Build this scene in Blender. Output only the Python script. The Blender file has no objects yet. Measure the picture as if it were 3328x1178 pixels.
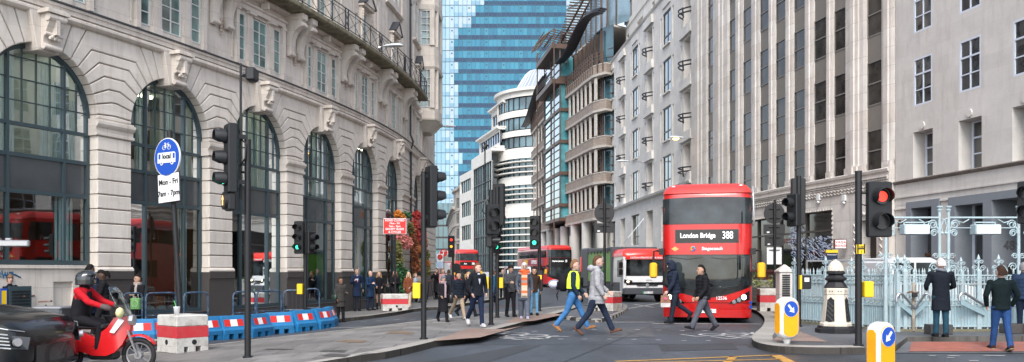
import bpy, bmesh, math, random
import numpy as np
from mathutils import Vector, Matrix, noise as mnoise
R = math.radians
PI = math.pi
random.seed(7)
scene = bpy.context.scene
COL = scene.collection
# ------------------------------------------------------------------ camera
FPX = 2800.0            # focal length in pixels of the 3328-wide picture
CX, HY, CAMZ = 1664.0, 885.0, 1.5
cd = bpy.data.cameras.new('camera')
cam = bpy.data.objects.new('camera', cd)
COL.objects.link(cam)
cam.location = (0, 0, CAMZ)
cam.rotation_euler = (R(90), 0, 0)
cd.sensor_width = 36.0
cd.lens = FPX / 3328.0 * 36.0
cd.shift_y = (HY - 589.0) / 3328.0
cd.clip_end = 3000
scene.camera = cam
# ------------------------------------------------------------------ light
w = bpy.data.worlds.new('World')
scene.world = w
w.use_nodes = True
nt = w.node_tree
nt.nodes.clear()
sky = nt.nodes.new('ShaderNodeTexSky')
sky.sky_type = 'NISHITA'
sky.sun_disc = False
sky.sun_elevation = R(48)
sky.sun_rotation = R(189)
sky.air_density = 1.0
sky.dust_density = 2.0
sky.ozone_density = 1.0
hs = nt.nodes.new('ShaderNodeHueSaturation')
hs.inputs['Saturation'].default_value = 0.60
bg = nt.nodes.new('ShaderNodeBackground')
bg.inputs['Strength'].default_value = 0.15
wo = nt.nodes.new('ShaderNodeOutputWorld')
nt.links.new(sky.outputs[0], hs.inputs['Color'])
nt.links.new(hs.outputs[0], bg.inputs[0])
nt.links.new(bg.outputs[0], wo.inputs[0])
sl = bpy.data.lights.new('sun', 'SUN')
sl.energy = 1.4
sl.angle = R(28)
sl.color = (1.0, 0.96, 0.90)
sun = bpy.data.objects.new('sun', sl)
COL.objects.link(sun)
sun.rotation_euler = (R(90 - 48), 0, R(-9))
scene.view_settings.view_transform = 'Standard'
scene.view_settings.look = 'None'
scene.view_settings.exposure = 1.22
scene.view_settings.gamma = 1.0
scene.cycles.max_bounces = 6
scene.cycles.diffuse_bounces = 3
scene.cycles.glossy_bounces = 3
scene.cycles.transparent_max_bounces = 10
scene.cycles.use_denoising = True
# ------------------------------------------------------------------ picture -> place
def gz(x):
    return -0.3 * min(1.0, max(0.0, (-2.5 - x) / 4.5))
def at(px, py, Y):
    return Vector(((px - CX) / FPX * Y, Y, CAMZ + (HY - py) / FPX * Y))
def G(px, py, h=0.0):
    z = h
    for _ in range(30):
        Y = FPX * (CAMZ - z) / (py - HY)
        x = (px - CX) / FPX * Y
        z = gz(x) + h
    return Vector((x, Y, z))
def xat(px, Y):
    return (px - CX) / FPX * Y
# ------------------------------------------------------------------ materials
MATS = {}
def _new(name):
    m = bpy.data.materials.new(name)
    m.use_nodes = True
    n = m.node_tree
    return m, n, n.nodes['Principled BSDF']
def mat(name, col, rough=0.6, metal=0.0, var=0.0, vscale=8.0, bump=0.0, bscale=40.0, emit=None, es=0.0, spec=0.5, coat=0.0, uv=False, dirt=None, dscale=1.5, damt=0.5):
    if name in MATS: return MATS[name]
    m, n, b = _new(name)
    c = (col[0], col[1], col[2], 1)
    b.inputs['Base Color'].default_value = c
    b.inputs['Roughness'].default_value = rough
    b.inputs['Metallic'].default_value = metal
    b.inputs['Specular IOR Level'].default_value = spec
    b.inputs['Coat Weight'].default_value = coat
    if emit:
        b.inputs['Emission Color'].default_value = (*emit, 1)
        b.inputs['Emission Strength'].default_value = es
    tc = n.nodes.new('ShaderNodeTexCoord')
    src = None
    if var > 0 or dirt:
        nz = n.nodes.new('ShaderNodeTexNoise')
        nz.inputs['Scale'].default_value = vscale
        nz.inputs['Detail'].default_value = 6
        nz.inputs['Roughness'].default_value = 0.65
        n.links.new(tc.outputs['UV' if uv else 'Object'], nz.inputs['Vector'])
        mr = n.nodes.new('ShaderNodeMapRange')
        mr.inputs['From Min'].default_value = 0.3; mr.inputs['From Max'].default_value = 0.7
        mr.inputs['To Min'].default_value = 1 - var; mr.inputs['To Max'].default_value = 1 + var
        n.links.new(nz.outputs['Fac'], mr.inputs['Value'])
        vm = n.nodes.new('ShaderNodeVectorMath'); vm.operation = 'SCALE'
        vm.inputs[0].default_value = col[:3]
        n.links.new(mr.outputs[0], vm.inputs['Scale'])
        src = vm.outputs[0]
        if dirt:
            n2 = n.nodes.new('ShaderNodeTexNoise'); n2.inputs['Scale'].default_value = dscale; n2.inputs['Detail'].default_value = 8; n2.inputs['Roughness'].default_value = 0.7
            n.links.new(tc.outputs['UV' if uv else 'Object'], n2.inputs['Vector'])
            r2 = n.nodes.new('ShaderNodeMapRange'); r2.inputs['From Min'].default_value = 0.48; r2.inputs['From Max'].default_value = 0.72; r2.inputs['To Max'].default_value = damt
            n.links.new(n2.outputs['Fac'], r2.inputs['Value'])
            mx = n.nodes.new('ShaderNodeMix'); mx.data_type = 'RGBA'
            mx.inputs['B'].default_value = (*dirt, 1)
            n.links.new(r2.outputs[0], mx.inputs['Factor']); n.links.new(src, mx.inputs['A'])
            src = mx.outputs['Result']
        n.links.new(src, b.inputs['Base Color'])
    if bump > 0:
        nb = n.nodes.new('ShaderNodeTexNoise'); nb.inputs['Scale'].default_value = bscale; nb.inputs['Detail'].default_value = 4
        n.links.new(tc.outputs['Object'], nb.inputs['Vector'])
        bp = n.nodes.new('ShaderNodeBump'); bp.inputs['Strength'].default_value = bump; bp.inputs['Distance'].default_value = 0.02
        n.links.new(nb.outputs['Fac'], bp.inputs['Height']); n.links.new(bp.outputs[0], b.inputs['Normal'])
    MATS[name] = m
    return m
def stone(name, col, bw=0.9, bh=0.4, mortar=0.7, ms=0.012, var=0.12, col2=None, stain=(0.2, 0.18, 0.16), samt=0.35, rough=0.85, blocks=True):
    if name in MATS: return MATS[name]
    m, n, b = _new(name)
    b.inputs['Roughness'].default_value = rough
    b.inputs['Specular IOR Level'].default_value = 0.25
    tc = n.nodes.new('ShaderNodeTexCoord')
    col2 = col2 or tuple(c * (1 - var) for c in col)
    L = n.links.new
    if blocks:
        br = n.nodes.new('ShaderNodeTexBrick')
        br.inputs['Scale'].default_value = 1.0
        br.inputs['Brick Width'].default_value = bw
        br.inputs['Row Height'].default_value = bh
        br.inputs['Mortar Size'].default_value = ms
        br.inputs['Mortar Smooth'].default_value = 0.3
        br.inputs['Color1'].default_value = (*col, 1)
        br.inputs['Color2'].default_value = (*col2, 1)
        br.inputs['Mortar'].default_value = (*[c * mortar for c in col], 1)
        L(tc.outputs['UV'], br.inputs['Vector'])
        src = br.outputs['Color']
    else:
        rg = n.nodes.new('ShaderNodeRGB'); rg.outputs[0].default_value = (*col, 1); src = rg.outputs[0]
    nz = n.nodes.new('ShaderNodeTexNoise'); nz.inputs['Scale'].default_value = 0.9; nz.inputs['Detail'].default_value = 9; nz.inputs['Roughness'].default_value = 0.7
    L(tc.outputs['UV'], nz.inputs['Vector'])
    mr = n.nodes.new('ShaderNodeMapRange'); mr.inputs['From Min'].default_value = 0.3; mr.inputs['From Max'].default_value = 0.7
    mr.inputs['To Min'].default_value = 1 - var * 1.2; mr.inputs['To Max'].default_value = 1 + var * 0.8
    L(nz.outputs['Fac'], mr.inputs['Value'])
    vm = n.nodes.new('ShaderNodeVectorMath'); vm.operation = 'SCALE'
    L(src, vm.inputs[0]); L(mr.outputs[0], vm.inputs['Scale'])
    mp = n.nodes.new('ShaderNodeMapping'); mp.inputs['Scale'].default_value = (2.2, 0.28, 1)
    L(tc.outputs['UV'], mp.inputs['Vector'])
    n2 = n.nodes.new('ShaderNodeTexNoise'); n2.inputs['Scale'].default_value = 1.6; n2.inputs['Detail'].default_value = 8; n2.inputs['Roughness'].default_value = 0.72
    L(mp.outputs[0], n2.inputs['Vector'])
    r2 = n.nodes.new('ShaderNodeMapRange'); r2.inputs['From Min'].default_value = 0.5; r2.inputs['From Max'].default_value = 0.78; r2.inputs['To Max'].default_value = samt
    L(n2.outputs['Fac'], r2.inputs['Value'])
    mx = n.nodes.new('ShaderNodeMix'); mx.data_type = 'RGBA'; mx.inputs['B'].default_value = (*stain, 1)
    L(r2.outputs[0], mx.inputs['Factor']); L(vm.outputs[0], mx.inputs['A'])
    L(mx.outputs['Result'], b.inputs['Base Color'])
    nb = n.nodes.new('ShaderNodeTexNoise'); nb.inputs['Scale'].default_value = 14; nb.inputs['Detail'].default_value = 6
    L(tc.outputs['UV'], nb.inputs['Vector'])
    bp = n.nodes.new('ShaderNodeBump'); bp.inputs['Strength'].default_value = 0.25; bp.inputs['Distance'].default_value = 0.02
    L(nb.outputs['Fac'], bp.inputs['Height']); L(bp.outputs[0], b.inputs['Normal'])
    MATS[name] = m
    return m
def glass(name, tint=(0.6, 0.75, 0.75), refl=0.25, rough=0.02):
    if name in MATS: return MATS[name]
    m, n, b = _new(name)
    out = n.nodes['Material Output']
    n.nodes.remove(b)
    tr = n.nodes.new('ShaderNodeBsdfTransparent'); tr.inputs[0].default_value = (*tint, 1)
    gl = n.nodes.new('ShaderNodeBsdfGlossy'); gl.inputs['Roughness'].default_value = rough; gl.inputs['Color'].default_value = (0.9, 0.97, 1, 1)
    fr = n.nodes.new('ShaderNodeFresnel'); fr.inputs['IOR'].default_value = 1.5
    ad = n.nodes.new('ShaderNodeMath'); ad.operation = 'ADD'; ad.inputs[1].default_value = refl; ad.use_clamp = True
    mx = n.nodes.new('ShaderNodeMixShader')
    nz = n.nodes.new('ShaderNodeTexNoise'); nz.inputs['Scale'].default_value = 0.8; nz.inputs['Detail'].default_value = 1
    tc = n.nodes.new('ShaderNodeTexCoord')
    bp = n.nodes.new('ShaderNodeBump'); bp.inputs['Strength'].default_value = 0.12; bp.inputs['Distance'].default_value = 0.05
    L = n.links.new
    L(tc.outputs['Object'], nz.inputs['Vector']); L(nz.outputs['Fac'], bp.inputs['Height']); L(bp.outputs[0], gl.inputs['Normal'])
    L(fr.outputs[0], ad.inputs[0]); L(ad.outputs[0], mx.inputs[0]); L(tr.outputs[0], mx.inputs[1]); L(gl.outputs[0], mx.inputs[2]); L(mx.outputs[0], out.inputs[0])
    MATS[name] = m
    return m
def darkglass(name, col=(0.02, 0.03, 0.035), rough=0.04, spec=0.8, var=0.35, vs=0.7, wav=0.15, metal=0.0):
    if name in MATS: return MATS[name]
    m, n, b = _new(name)
    L = n.links.new
    b.inputs['Roughness'].default_value = rough
    b.inputs['Metallic'].default_value = metal
    b.inputs['Specular IOR Level'].default_value = spec
    b.inputs['Coat Weight'].default_value = 0.6; b.inputs['Coat Roughness'].default_value = 0.02
    tc = n.nodes.new('ShaderNodeTexCoord')
    oi = n.nodes.new('ShaderNodeObjectInfo')
    va = n.nodes.new('ShaderNodeVectorMath'); va.operation = 'ADD'
    sc = n.nodes.new('ShaderNodeVectorMath'); sc.operation = 'SCALE'; sc.inputs[0].default_value = (37, 53, 71)
    L(oi.outputs['Random'], sc.inputs['Scale']); L(tc.outputs['Object'], va.inputs[0]); L(sc.outputs[0], va.inputs[1])
    nz = n.nodes.new('ShaderNodeTexNoise'); nz.inputs['Scale'].default_value = vs; nz.inputs['Detail'].default_value = 3
    L(va.outputs[0], nz.inputs['Vector'])
    mr = n.nodes.new('ShaderNodeMapRange'); mr.inputs['From Min'].default_value = 0.35; mr.inputs['From Max'].default_value = 0.65
    mr.inputs['To Min'].default_value = 1 - var; mr.inputs['To Max'].default_value = 1 + var * 2.0
    L(nz.outputs['Fac'], mr.inputs['Value'])
    vm = n.nodes.new('ShaderNodeVectorMath'); vm.operation = 'SCALE'; vm.inputs[0].default_value = col
    L(mr.outputs[0], vm.inputs['Scale']); L(vm.outputs[0], b.inputs['Base Color'])
    n2 = n.nodes.new('ShaderNodeTexNoise'); n2.inputs['Scale'].default_value = 1.3; n2.inputs['Detail'].default_value = 1
    L(va.outputs[0], n2.inputs['Vector'])
    bp = n.nodes.new('ShaderNodeBump'); bp.inputs['Strength'].default_value = wav; bp.inputs['Distance'].default_value = 0.05
    L(n2.outputs['Fac'], bp.inputs['Height']); L(bp.outputs[0], b.inputs['Normal']); L(bp.outputs[0], b.inputs['Coat Normal'])
    MATS[name] = m
    return m
# ------------------------------------------------------------------ mesh builder
OFF = {}
class MB:
    def __init__(self, fn=None):
        self.v = []; self.f = []; self.mi = []; self.uv = []; self.fn = fn; self.M = None; self.cuts = []
    def cut(self):
        if len(self.f) and (not self.cuts or self.cuts[-1] != (len(self.v), len(self.f))): self.cuts.append((len(self.v), len(self.f)))
    def add(self, vs, fs, m=0):
        o = len(self.v)
        for p in vs:
            p = Vector(p)
            if self.M is not None: p = self.M @ p
            self.uv.append((p.x + p.y, p.z))
            self.v.append(self.fn(p) if self.fn else p)
        for q in fs:
            self.f.append([o + i for i in q]); self.mi.append(m)
        return self
    def box(self, x0, x1, y0, y1, z0, z1, m=0, nx=1):
        if nx > 1:
            for k in range(nx):
                self.box(x0 + (x1 - x0) * k / nx, x0 + (x1 - x0) * (k + 1) / nx, y0, y1, z0, z1, m)
            return self
        vs = [(x0, y0, z0), (x1, y0, z0), (x1, y1, z0), (x0, y1, z0), (x0, y0, z1), (x1, y0, z1), (x1, y1, z1), (x0, y1, z1)]
        return self.add(vs, [(0, 3, 2, 1), (4, 5, 6, 7), (0, 1, 5, 4), (1, 2, 6, 5), (2, 3, 7, 6), (3, 0, 4, 7)], m)
    def cbox(self, x0, x1, y0, y1, z0, z1, c=0.02, m=0):
        rings = []
        for (z, e) in ((z0, c), (z0 + c, 0), (z1 - c, 0), (z1, c)):
            X0, X1, Y0, Y1 = x0 + e, x1 - e, y0 + e, y1 - e
            k = c
            rings.append([(X0 + k, Y0, z), (X1 - k, Y0, z), (X1, Y0 + k, z), (X1, Y1 - k, z), (X1 - k, Y1, z), (X0 + k, Y1, z), (X0, Y1 - k, z), (X0, Y0 + k, z)])
        return self.loft(rings, m)
    def loft(self, rings, m=0, caps=True, closed=True):
        n = len(rings[0]); vs = [p for r in rings for p in r]; fs = []
        for i in range(len(rings) - 1):
            for j in range(n if closed else n - 1):
                k = (j + 1) % n
                fs.append((i * n + j, i * n + k, (i + 1) * n + k, (i + 1) * n + j))
        if caps and closed:
            fs.append(tuple(reversed(range(n)))); fs.append(tuple(range((len(rings) - 1) * n, len(rings) * n)))
        return self.add(vs, fs, m)
    def tube(self, path, r, n=8, m=0, caps=True, flat=1.0):
        path = [Vector(p) for p in path]
        rs = r if isinstance(r, (list, tuple)) else [r] * len(path)
        rings = []
        up = None
        for i, p in enumerate(path):
            d = (path[min(i + 1, len(path) - 1)] - path[max(i - 1, 0)])
            if d.length < 1e-9: d = Vector((0, 0, 1))
            d.normalize()
            if up is None:
                up = Vector((0, 0, 1)) if abs(d.z) < 0.9 else Vector((1, 0, 0))
            a = d.cross(up)
            if a.length < 1e-4: a = d.orthogonal()
            a.normalize(); b2 = a.cross(d).normalized(); up = b2
            rings.append([p + (a * math.cos(2 * PI * k / n) + b2 * math.sin(2 * PI * k / n) * flat) * rs[i] for k in range(n)])
        return self.loft(rings, m, caps)
    def cyl(self, x, y, z0, z1, r, n=16, m=0, r2=None):
        return self.lathe([(r, z0), (r if r2 is None else r2, z1)], (x, y), n, m)
    def lathe(self, prof, c=(0, 0), n=20, m=0, sy=1.0, a0=0):
        rings = [[(c[0] + r * math.cos(a0 + 2 * PI * k / n), c[1] + sy * r * math.sin(a0 + 2 * PI * k / n), z) for k in range(n)] for r, z in prof]
        return self.loft(rings, m)
    def disc(self, c, ax, r, t, n=24, m=0):
        c = Vector(c); ax = Vector(ax).normalized()
        return self.tube([c - ax * t / 2, c + ax * t / 2], r, n, m)
    def ball(self, c, r, n=10, m=0, s=(1, 1, 1)):
        rings = []
        h = max(4, n // 2)
        for i in range(h + 1):
            t = PI * (0.02 + 0.96 * i / h) - PI / 2
            rings.append([(c[0] + s[0] * r * math.cos(t) * math.cos(2 * PI * k / n), c[1] + s[1] * r * math.cos(t) * math.sin(2 * PI * k / n), c[2] + s[2] * r * math.sin(t)) for k in range(n)])
        return self.loft(rings, m)
    def prism(self, poly, d0, d1, plane='xz', m=0):
        n = len(poly)
        if plane == 'xz': A = [(p[0], d0, p[1]) for p in poly]; B = [(p[0], d1, p[1]) for p in poly]
        elif plane == 'xy': A = [(p[0], p[1], d0) for p in poly]; B = [(p[0], p[1], d1) for p in poly]
        else: A = [(d0, p[0], p[1]) for p in poly]; B = [(d1, p[0], p[1]) for p in poly]
        fs = [tuple(reversed(range(n))), tuple(range(n, 2 * n))] + [(i, (i + 1) % n, n + (i + 1) % n, n + i) for i in range(n)]
        return self.add(A + B, fs, m)
    def quad(self, a, b, c, d, m=0):
        return self.add([a, b, c, d], [(0, 1, 2, 3)], m)
    def mesh(self, name, mats, smooth=False, recalc=True):
        me = bpy.data.meshes.new(name)
        me.from_pydata([tuple(v) for v in self.v], [], self.f)
        if not isinstance(mats, (list, tuple)): mats = [mats]
        for mm in mats: me.materials.append(mm)
        me.polygons.foreach_set('material_index', self.mi)
        uvl = me.uv_layers.new(name='UVMap')
        li = np.empty(len(me.loops), dtype=np.int32); me.loops.foreach_get('vertex_index', li)
        uv = np.array(self.uv, dtype=np.float32).reshape(-1, 2)[li]
        uvl.data.foreach_set('uv', uv.ravel())
        if recalc:
            bm = bmesh.new(); bm.from_mesh(me); bmesh.ops.recalc_face_normals(bm, faces=bm.faces); bm.to_mesh(me); bm.free()
        if smooth:
            me.polygons.foreach_set('use_smooth', [True] * len(me.polygons))
            if smooth is not True:
                me.set_sharp_from_angle(angle=R(smooth))
        me.update()
        return me
    def build(self, name, mats, parent=None, smooth=False, world=False, recalc=True):
        if self.cuts:
            b = [(0, 0)] + self.cuts + ([(len(self.v), len(self.f))] if self.cuts[-1][1] < len(self.f) else [])
            first = None
            for (v0, f0), (v1, f1) in zip(b[:-1], b[1:]):
                q = MB(); q.v = self.v[v0:v1]; q.uv = self.uv[v0:v1]; q.f = [[i - v0 for i in f] for f in self.f[f0:f1]]; q.mi = self.mi[f0:f1]
                o = q.build(name, mats, parent, smooth, world, recalc); first = first or o
            return first
        off = Vector((0, 0, 0))
        if world and parent is not None:
            off = OFF.get(parent.name, Vector((0, 0, 0)))
            self.v = [v - off for v in self.v]
        o = bpy.data.objects.new(name, self.mesh(name, mats, smooth, recalc))
        COL.objects.link(o)
        if parent is not None: o.parent = parent
        OFF[o.name] = off
        return o
def tag(o, label=None, cat=None, group=None, kind=None):
    if label: o['label'] = label
    if cat: o['category'] = cat
    if group: o['group'] = group
    if kind: o['kind'] = kind
    return o
def thing(name, label, cat, loc=(0, 0, 0), rz=0.0, group=None):
    o = bpy.data.objects.new(name, None)
    o.empty_display_size = 0.3
    COL.objects.link(o)
    o.location = loc; o.rotation_euler = (0, 0, rz)
    OFF[o.name] = Vector(loc)
    return tag(o, label, cat, group)
def obj(name, me, parent, loc=(0, 0, 0), rot=(0, 0, 0), scale=None):
    o = bpy.data.objects.new(name, me); COL.objects.link(o); o.parent = parent; o.location = loc; o.rotation_euler = rot
    if scale: o.scale = scale
    OFF[o.name] = OFF.get(parent.name, Vector((0, 0, 0))) if parent is not None else Vector((0, 0, 0))
    return o
def copy_tree(o, parent=None):
    c = o.copy(); COL.objects.link(c)
    if parent is not None: c.parent = parent
    for ch in list(o.children): copy_tree(ch, c)
    return c
TXT = {}
def text(s, size, m, parent, loc, rot=(R(90), 0, 0), ext=0.004, align='CENTER', name='lettering', bold=0.0, sx=1.0, space=1.0):
    key = (s, size, ext, align, m.name, bold, sx, space)
    if key not in TXT:
        cu = bpy.data.curves.new('t', 'FONT'); cu.body = s; cu.size = size; cu.extrude = ext; cu.align_x = align; cu.align_y = 'CENTER'; cu.offset = bold; cu.resolution_u = 3; cu.space_character = space
        t = bpy.data.objects.new('t', cu); COL.objects.link(t)
        dg = bpy.context.evaluated_depsgraph_get()
        me = bpy.data.meshes.new_from_object(t.evaluated_get(dg)); me.name = name
        bpy.data.objects.remove(t); bpy.data.curves.remove(cu)
        me.materials.clear(); me.materials.append(m)
        if sx != 1.0:
            for v in me.vertices: v.co.x *= sx
        TXT[key] = me
    return obj(name, TXT[key], parent, loc, rot)
# ------------------------------------------------------------------ ground
def drape(name, poly, h, m, thick=0.0, cuts=(-2.5, -4.0, -5.5, -7.0), kind='structure', side=None):
    bm = bmesh.new()
    vs = [bm.verts.new((p[0], p[1], 0)) for p in poly]
    bm.faces.new(vs)
    for c in cuts:
        bmesh.ops.bisect_plane(bm, geom=bm.verts[:] + bm.edges[:] + bm.faces[:], plane_co=(c, 0, 0), plane_no=(1, 0, 0))
    if thick > 0:
        r = bmesh.ops.extrude_face_region(bm, geom=bm.faces[:])
        top = [g for g in r['geom'] if isinstance(g, bmesh.types.BMVert)]
        for v in bm.verts: v.co.z = h - thick
        for v in top: v.co.z = h
    else:
        for v in bm.verts: v.co.z = h
    for v in bm.verts: v.co.z += gz(v.co.x)
    bmesh.ops.recalc_face_normals(bm, faces=bm.faces)
    uvl = bm.loops.layers.uv.new('UVMap')
    for f in bm.faces:
        for l in f.loops: l[uvl].uv = (l.vert.co.x, l.vert.co.y)
    if thick == 0:
        for f in bm.faces:
            if f.normal.z < 0: f.normal_flip()
    me = bpy.data.meshes.new(name); bm.to_mesh(me); bm.free()
    if isinstance(m, (list, tuple)):
        for x in m: me.materials.append(x)
        for p in me.polygons:
            if abs(p.normal.z) < 0.5: p.material_index = 1
    else: me.materials.append(m)
    o = bpy.data.objects.new(name, me); COL.objects.link(o)
    if kind: o['kind'] = kind
    return o
def asphalt(name, c, patch=0.35, rough=0.55):
    m, n, b = _new(name)
    L = n.links.new
    tc = n.nodes.new('ShaderNodeTexCoord')
    a = n.nodes.new('ShaderNodeTexNoise'); a.inputs['Scale'].default_value = 60; a.inputs['Detail'].default_value = 3
    p = n.nodes.new('ShaderNodeTexNoise'); p.inputs['Scale'].default_value = 0.45; p.inputs['Detail'].default_value = 9; p.inputs['Roughness'].default_value = 0.62
    mp = n.nodes.new('ShaderNodeMapping'); mp.inputs['Scale'].default_value = (1.0, 0.5, 1)
    L(tc.outputs['Object'], a.inputs['Vector']); L(tc.outputs['Object'], mp.inputs['Vector']); L(mp.outputs[0], p.inputs['Vector'])
    r1 = n.nodes.new('ShaderNodeMapRange'); r1.inputs['From Min'].default_value = .25; r1.inputs['From Max'].default_value = .75; r1.inputs['To Min'].default_value = 0.6; r1.inputs['To Max'].default_value = 1.45
    r2 = n.nodes.new('ShaderNodeMapRange'); r2.inputs['From Min'].default_value = .35; r2.inputs['From Max'].default_value = .65; r2.inputs['To Min'].default_value = 1 - patch; r2.inputs['To Max'].default_value = 1 + patch
    L(a.outputs['Fac'], r1.inputs['Value']); L(p.outputs['Fac'], r2.inputs['Value'])
    mm = n.nodes.new('ShaderNodeMath'); mm.operation = 'MULTIPLY'; L(r1.outputs[0], mm.inputs[0]); L(r2.outputs[0], mm.inputs[1])
    vo = n.nodes.new('ShaderNodeTexVoronoi'); vo.feature = 'DISTANCE_TO_EDGE'; vo.inputs['Scale'].default_value = 0.33
    wn = n.nodes.new('ShaderNodeTexNoise'); wn.inputs['Scale'].default_value = 1.4; wn.inputs['Detail'].default_value = 5
    av = n.nodes.new('ShaderNodeVectorMath'); av.operation = 'ADD'
    L(tc.outputs['Object'], wn.inputs['Vector']); L(tc.outputs['Object'], av.inputs[0]); L(wn.outputs['Color'], av.inputs[1]); L(av.outputs[0], vo.inputs['Vector'])
    ck = n.nodes.new('ShaderNodeMapRange'); ck.inputs['From Max'].default_value = 0.012; ck.inputs['To Min'].default_value = 0.55
    L(vo.outputs['Distance'], ck.inputs['Value'])
    m2 = n.nodes.new('ShaderNodeMath'); m2.operation = 'MULTIPLY'; L(mm.outputs[0], m2.inputs[0]); L(ck.outputs[0], m2.inputs[1])
    vm = n.nodes.new('ShaderNodeVectorMath'); vm.operation = 'SCALE'; vm.inputs[0].default_value = c
    L(m2.outputs[0], vm.inputs['Scale']); L(vm.outputs[0], b.inputs['Base Color'])
    rr = n.nodes.new('ShaderNodeMapRange'); rr.inputs['From Min'].default_value = .3; rr.inputs['From Max'].default_value = .7; rr.inputs['To Min'].default_value = rough - .14; rr.inputs['To Max'].default_value = rough + .18
    L(p.outputs['Fac'], rr.inputs['Value']); L(rr.outputs[0], b.inputs['Roughness'])
    bp = n.nodes.new('ShaderNodeBump'); bp.inputs['Strength'].default_value = 0.35; bp.inputs['Distance'].default_value = 0.012
    L(a.outputs['Fac'], bp.inputs['Height']); L(bp.outputs[0], b.inputs['Normal'])
    MATS[name] = m
    return m
def paving(name, c, w_, h_, var=0.16, rough=0.6, mortar=0.55, stain=(0.05, 0.05, 0.05), samt=.35):
    m = stone(name, c, w_, h_, mortar, 0.012, var, stain=stain, samt=samt, rough=rough)
    n = m.node_tree
    for nd in n.nodes:
        if nd.type == 'MAPPING': nd.inputs['Scale'].default_value = (0.7, 0.5, 1)
    return m
m_road = asphalt('road_asphalt', (0.045, 0.053, 0.064), 0.45, 0.55)
m_pave = paving('york_paving', (0.20, 0.195, 0.19), 0.9, 0.6, .25, mortar=.35)
m_isl = paving('island_paving', (0.22, 0.213, 0.207), 1.1, 0.75, .28, mortar=.3, stain=(0.05, 0.045, 0.04), samt=.6)
m_isl2 = asphalt('island_tarmac', (0.085, 0.09, 0.098), 0.3, 0.6)
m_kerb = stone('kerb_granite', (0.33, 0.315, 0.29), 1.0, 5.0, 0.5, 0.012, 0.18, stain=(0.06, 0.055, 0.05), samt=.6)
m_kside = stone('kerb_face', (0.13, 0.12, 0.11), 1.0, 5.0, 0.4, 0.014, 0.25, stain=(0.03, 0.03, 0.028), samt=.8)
m_tact = mat('tactile_buff', (0.24, 0.17, 0.14), 0.8, var=.12, vscale=4, bump=.5, bscale=30, dirt=(0.12, 0.09, 0.08), dscale=.8)
m_tred = mat('tactile_red', (0.26, 0.085, 0.06), 0.75, var=.22, vscale=3, bump=.5, bscale=30, dirt=(0.15, 0.11, 0.10), dscale=1.0, damt=.8)
m_white = mat('road_white', (0.42, 0.42, 0.42), 0.7, var=.25, vscale=9, dirt=(0.13, 0.13, 0.135), dscale=6, damt=.9)
m_yell = mat('road_yellow', (0.46, 0.24, 0.045), 0.7, var=.2, vscale=9, dirt=(0.12, 0.09, 0.06), dscale=5, damt=.8)
m_redl = mat('road_red', (0.28, 0.06, 0.05), 0.7, var=.2, vscale=5, dirt=(0.1, 0.08, 0.08), dscale=3, damt=.8)
drape('ground', [(-120, -40), (120, -40), (120, 420), (-120, 420)], -0.004, m_road)
def gp(pts, h): return [(G(a, b, h).x, G(a, b, h).y) for a, b in pts]
def smooth_poly(pts, it=2):
    for _ in range(it):
        q = []
        for i in range(len(pts) - 1):
            a = Vector(pts[i]); b = Vector(pts[i + 1])
            q += [tuple(a * .75 + b * .25), tuple(a * .25 + b * .75)]
        pts = [pts[0]] + q + [pts[-1]]
    return pts
def offset_line(pts, d):
    out = []
    for i, p in enumerate(pts):
        a = Vector(pts[max(i - 1, 0)]); b = Vector(pts[min(i + 1, len(pts) - 1)])
        t = (b - a).normalized(); nrm = Vector((-t.y, t.x))
        out.append((p[0] + nrm.x * d, p[1] + nrm.y * d))
    return out
def kerb(name, line, inner, h=0.12, wd=0.3):
    other = offset_line(line, wd * inner)
    mb = MB()
    L_ = 0.0
    for i in range(len(line) - 1):
        seg = (Vector(line[i + 1]) - Vector(line[i])).length
        a, b, c, d = line[i], line[i + 1], other[i + 1], other[i]
        P = [(q[0], q[1], gz(q[0]) + h + 0.004) for q in (a, b, c, d)]
        Q = [(q[0], q[1], gz(q[0]) - 0.02) for q in (a, b, c, d)]
        o = len(mb.v)
        for q, uu in zip(P + Q, [(L_, 1), (L_ + seg, 1), (L_ + seg, 1.3), (L_, 1.3)] * 2):
            mb.v.append(Vector(q)); mb.uv.append(uu)
        mb.f += [[o, o + 1, o + 2, o + 3], [o, o + 4, o + 5, o + 1]]; mb.mi += [0, 1]
        L_ += seg
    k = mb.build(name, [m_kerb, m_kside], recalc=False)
    k.data.update()
    bm = bmesh.new(); bm.from_mesh(k.data)
    for f in bm.faces:
        if f.material_index == 0 and f.normal.z < 0: f.normal_flip()
    bm.to_mesh(k.data); bm.free()
    k['kind'] = 'structure'
    return k
edge_l = gp([(-900, 1420), (-300, 1272), (200, 1172), (520, 1122), (760, 1090), (960, 1066), (1082, 1051), (1253, 1031), (1371, 1010), (1450, 1007), (1540, 990), (1600, 982), (1652, 971), (1668, 963), (1640, 952), (1560, 938), (1480, 925), (1430, 912)], 0.0)
edge_l = [edge_l[0]] + smooth_poly(edge_l[1:-1], 1) + [edge_l[-1]]
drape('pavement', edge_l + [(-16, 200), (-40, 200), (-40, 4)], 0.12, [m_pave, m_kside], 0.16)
kerb('kerb', edge_l, 1)
isl_front = gp([(700, 1260), (1226, 1173), (1340, 1148), (1430, 1124), (1500, 1113), (1610, 1087), (1691, 1064), (1740, 1048), (1802, 1033), (1850, 1018), (1890, 1003)], 0.0)
isl_front = smooth_poly(isl_front, 1)
isl_back = gp([(1885, 999), (1800, 1008), (1612, 1029), (1500, 1041), (1371, 1057), (1100, 1090), (820, 1121), (670, 1139), (524, 1157), (300, 1190), (100, 1230)], 0.0)
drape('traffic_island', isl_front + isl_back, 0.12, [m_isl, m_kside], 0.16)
kerb('kerb', isl_front, 1)
kerb('kerb', [isl_front[-1]] + isl_back, 1, wd=0.22)
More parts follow.
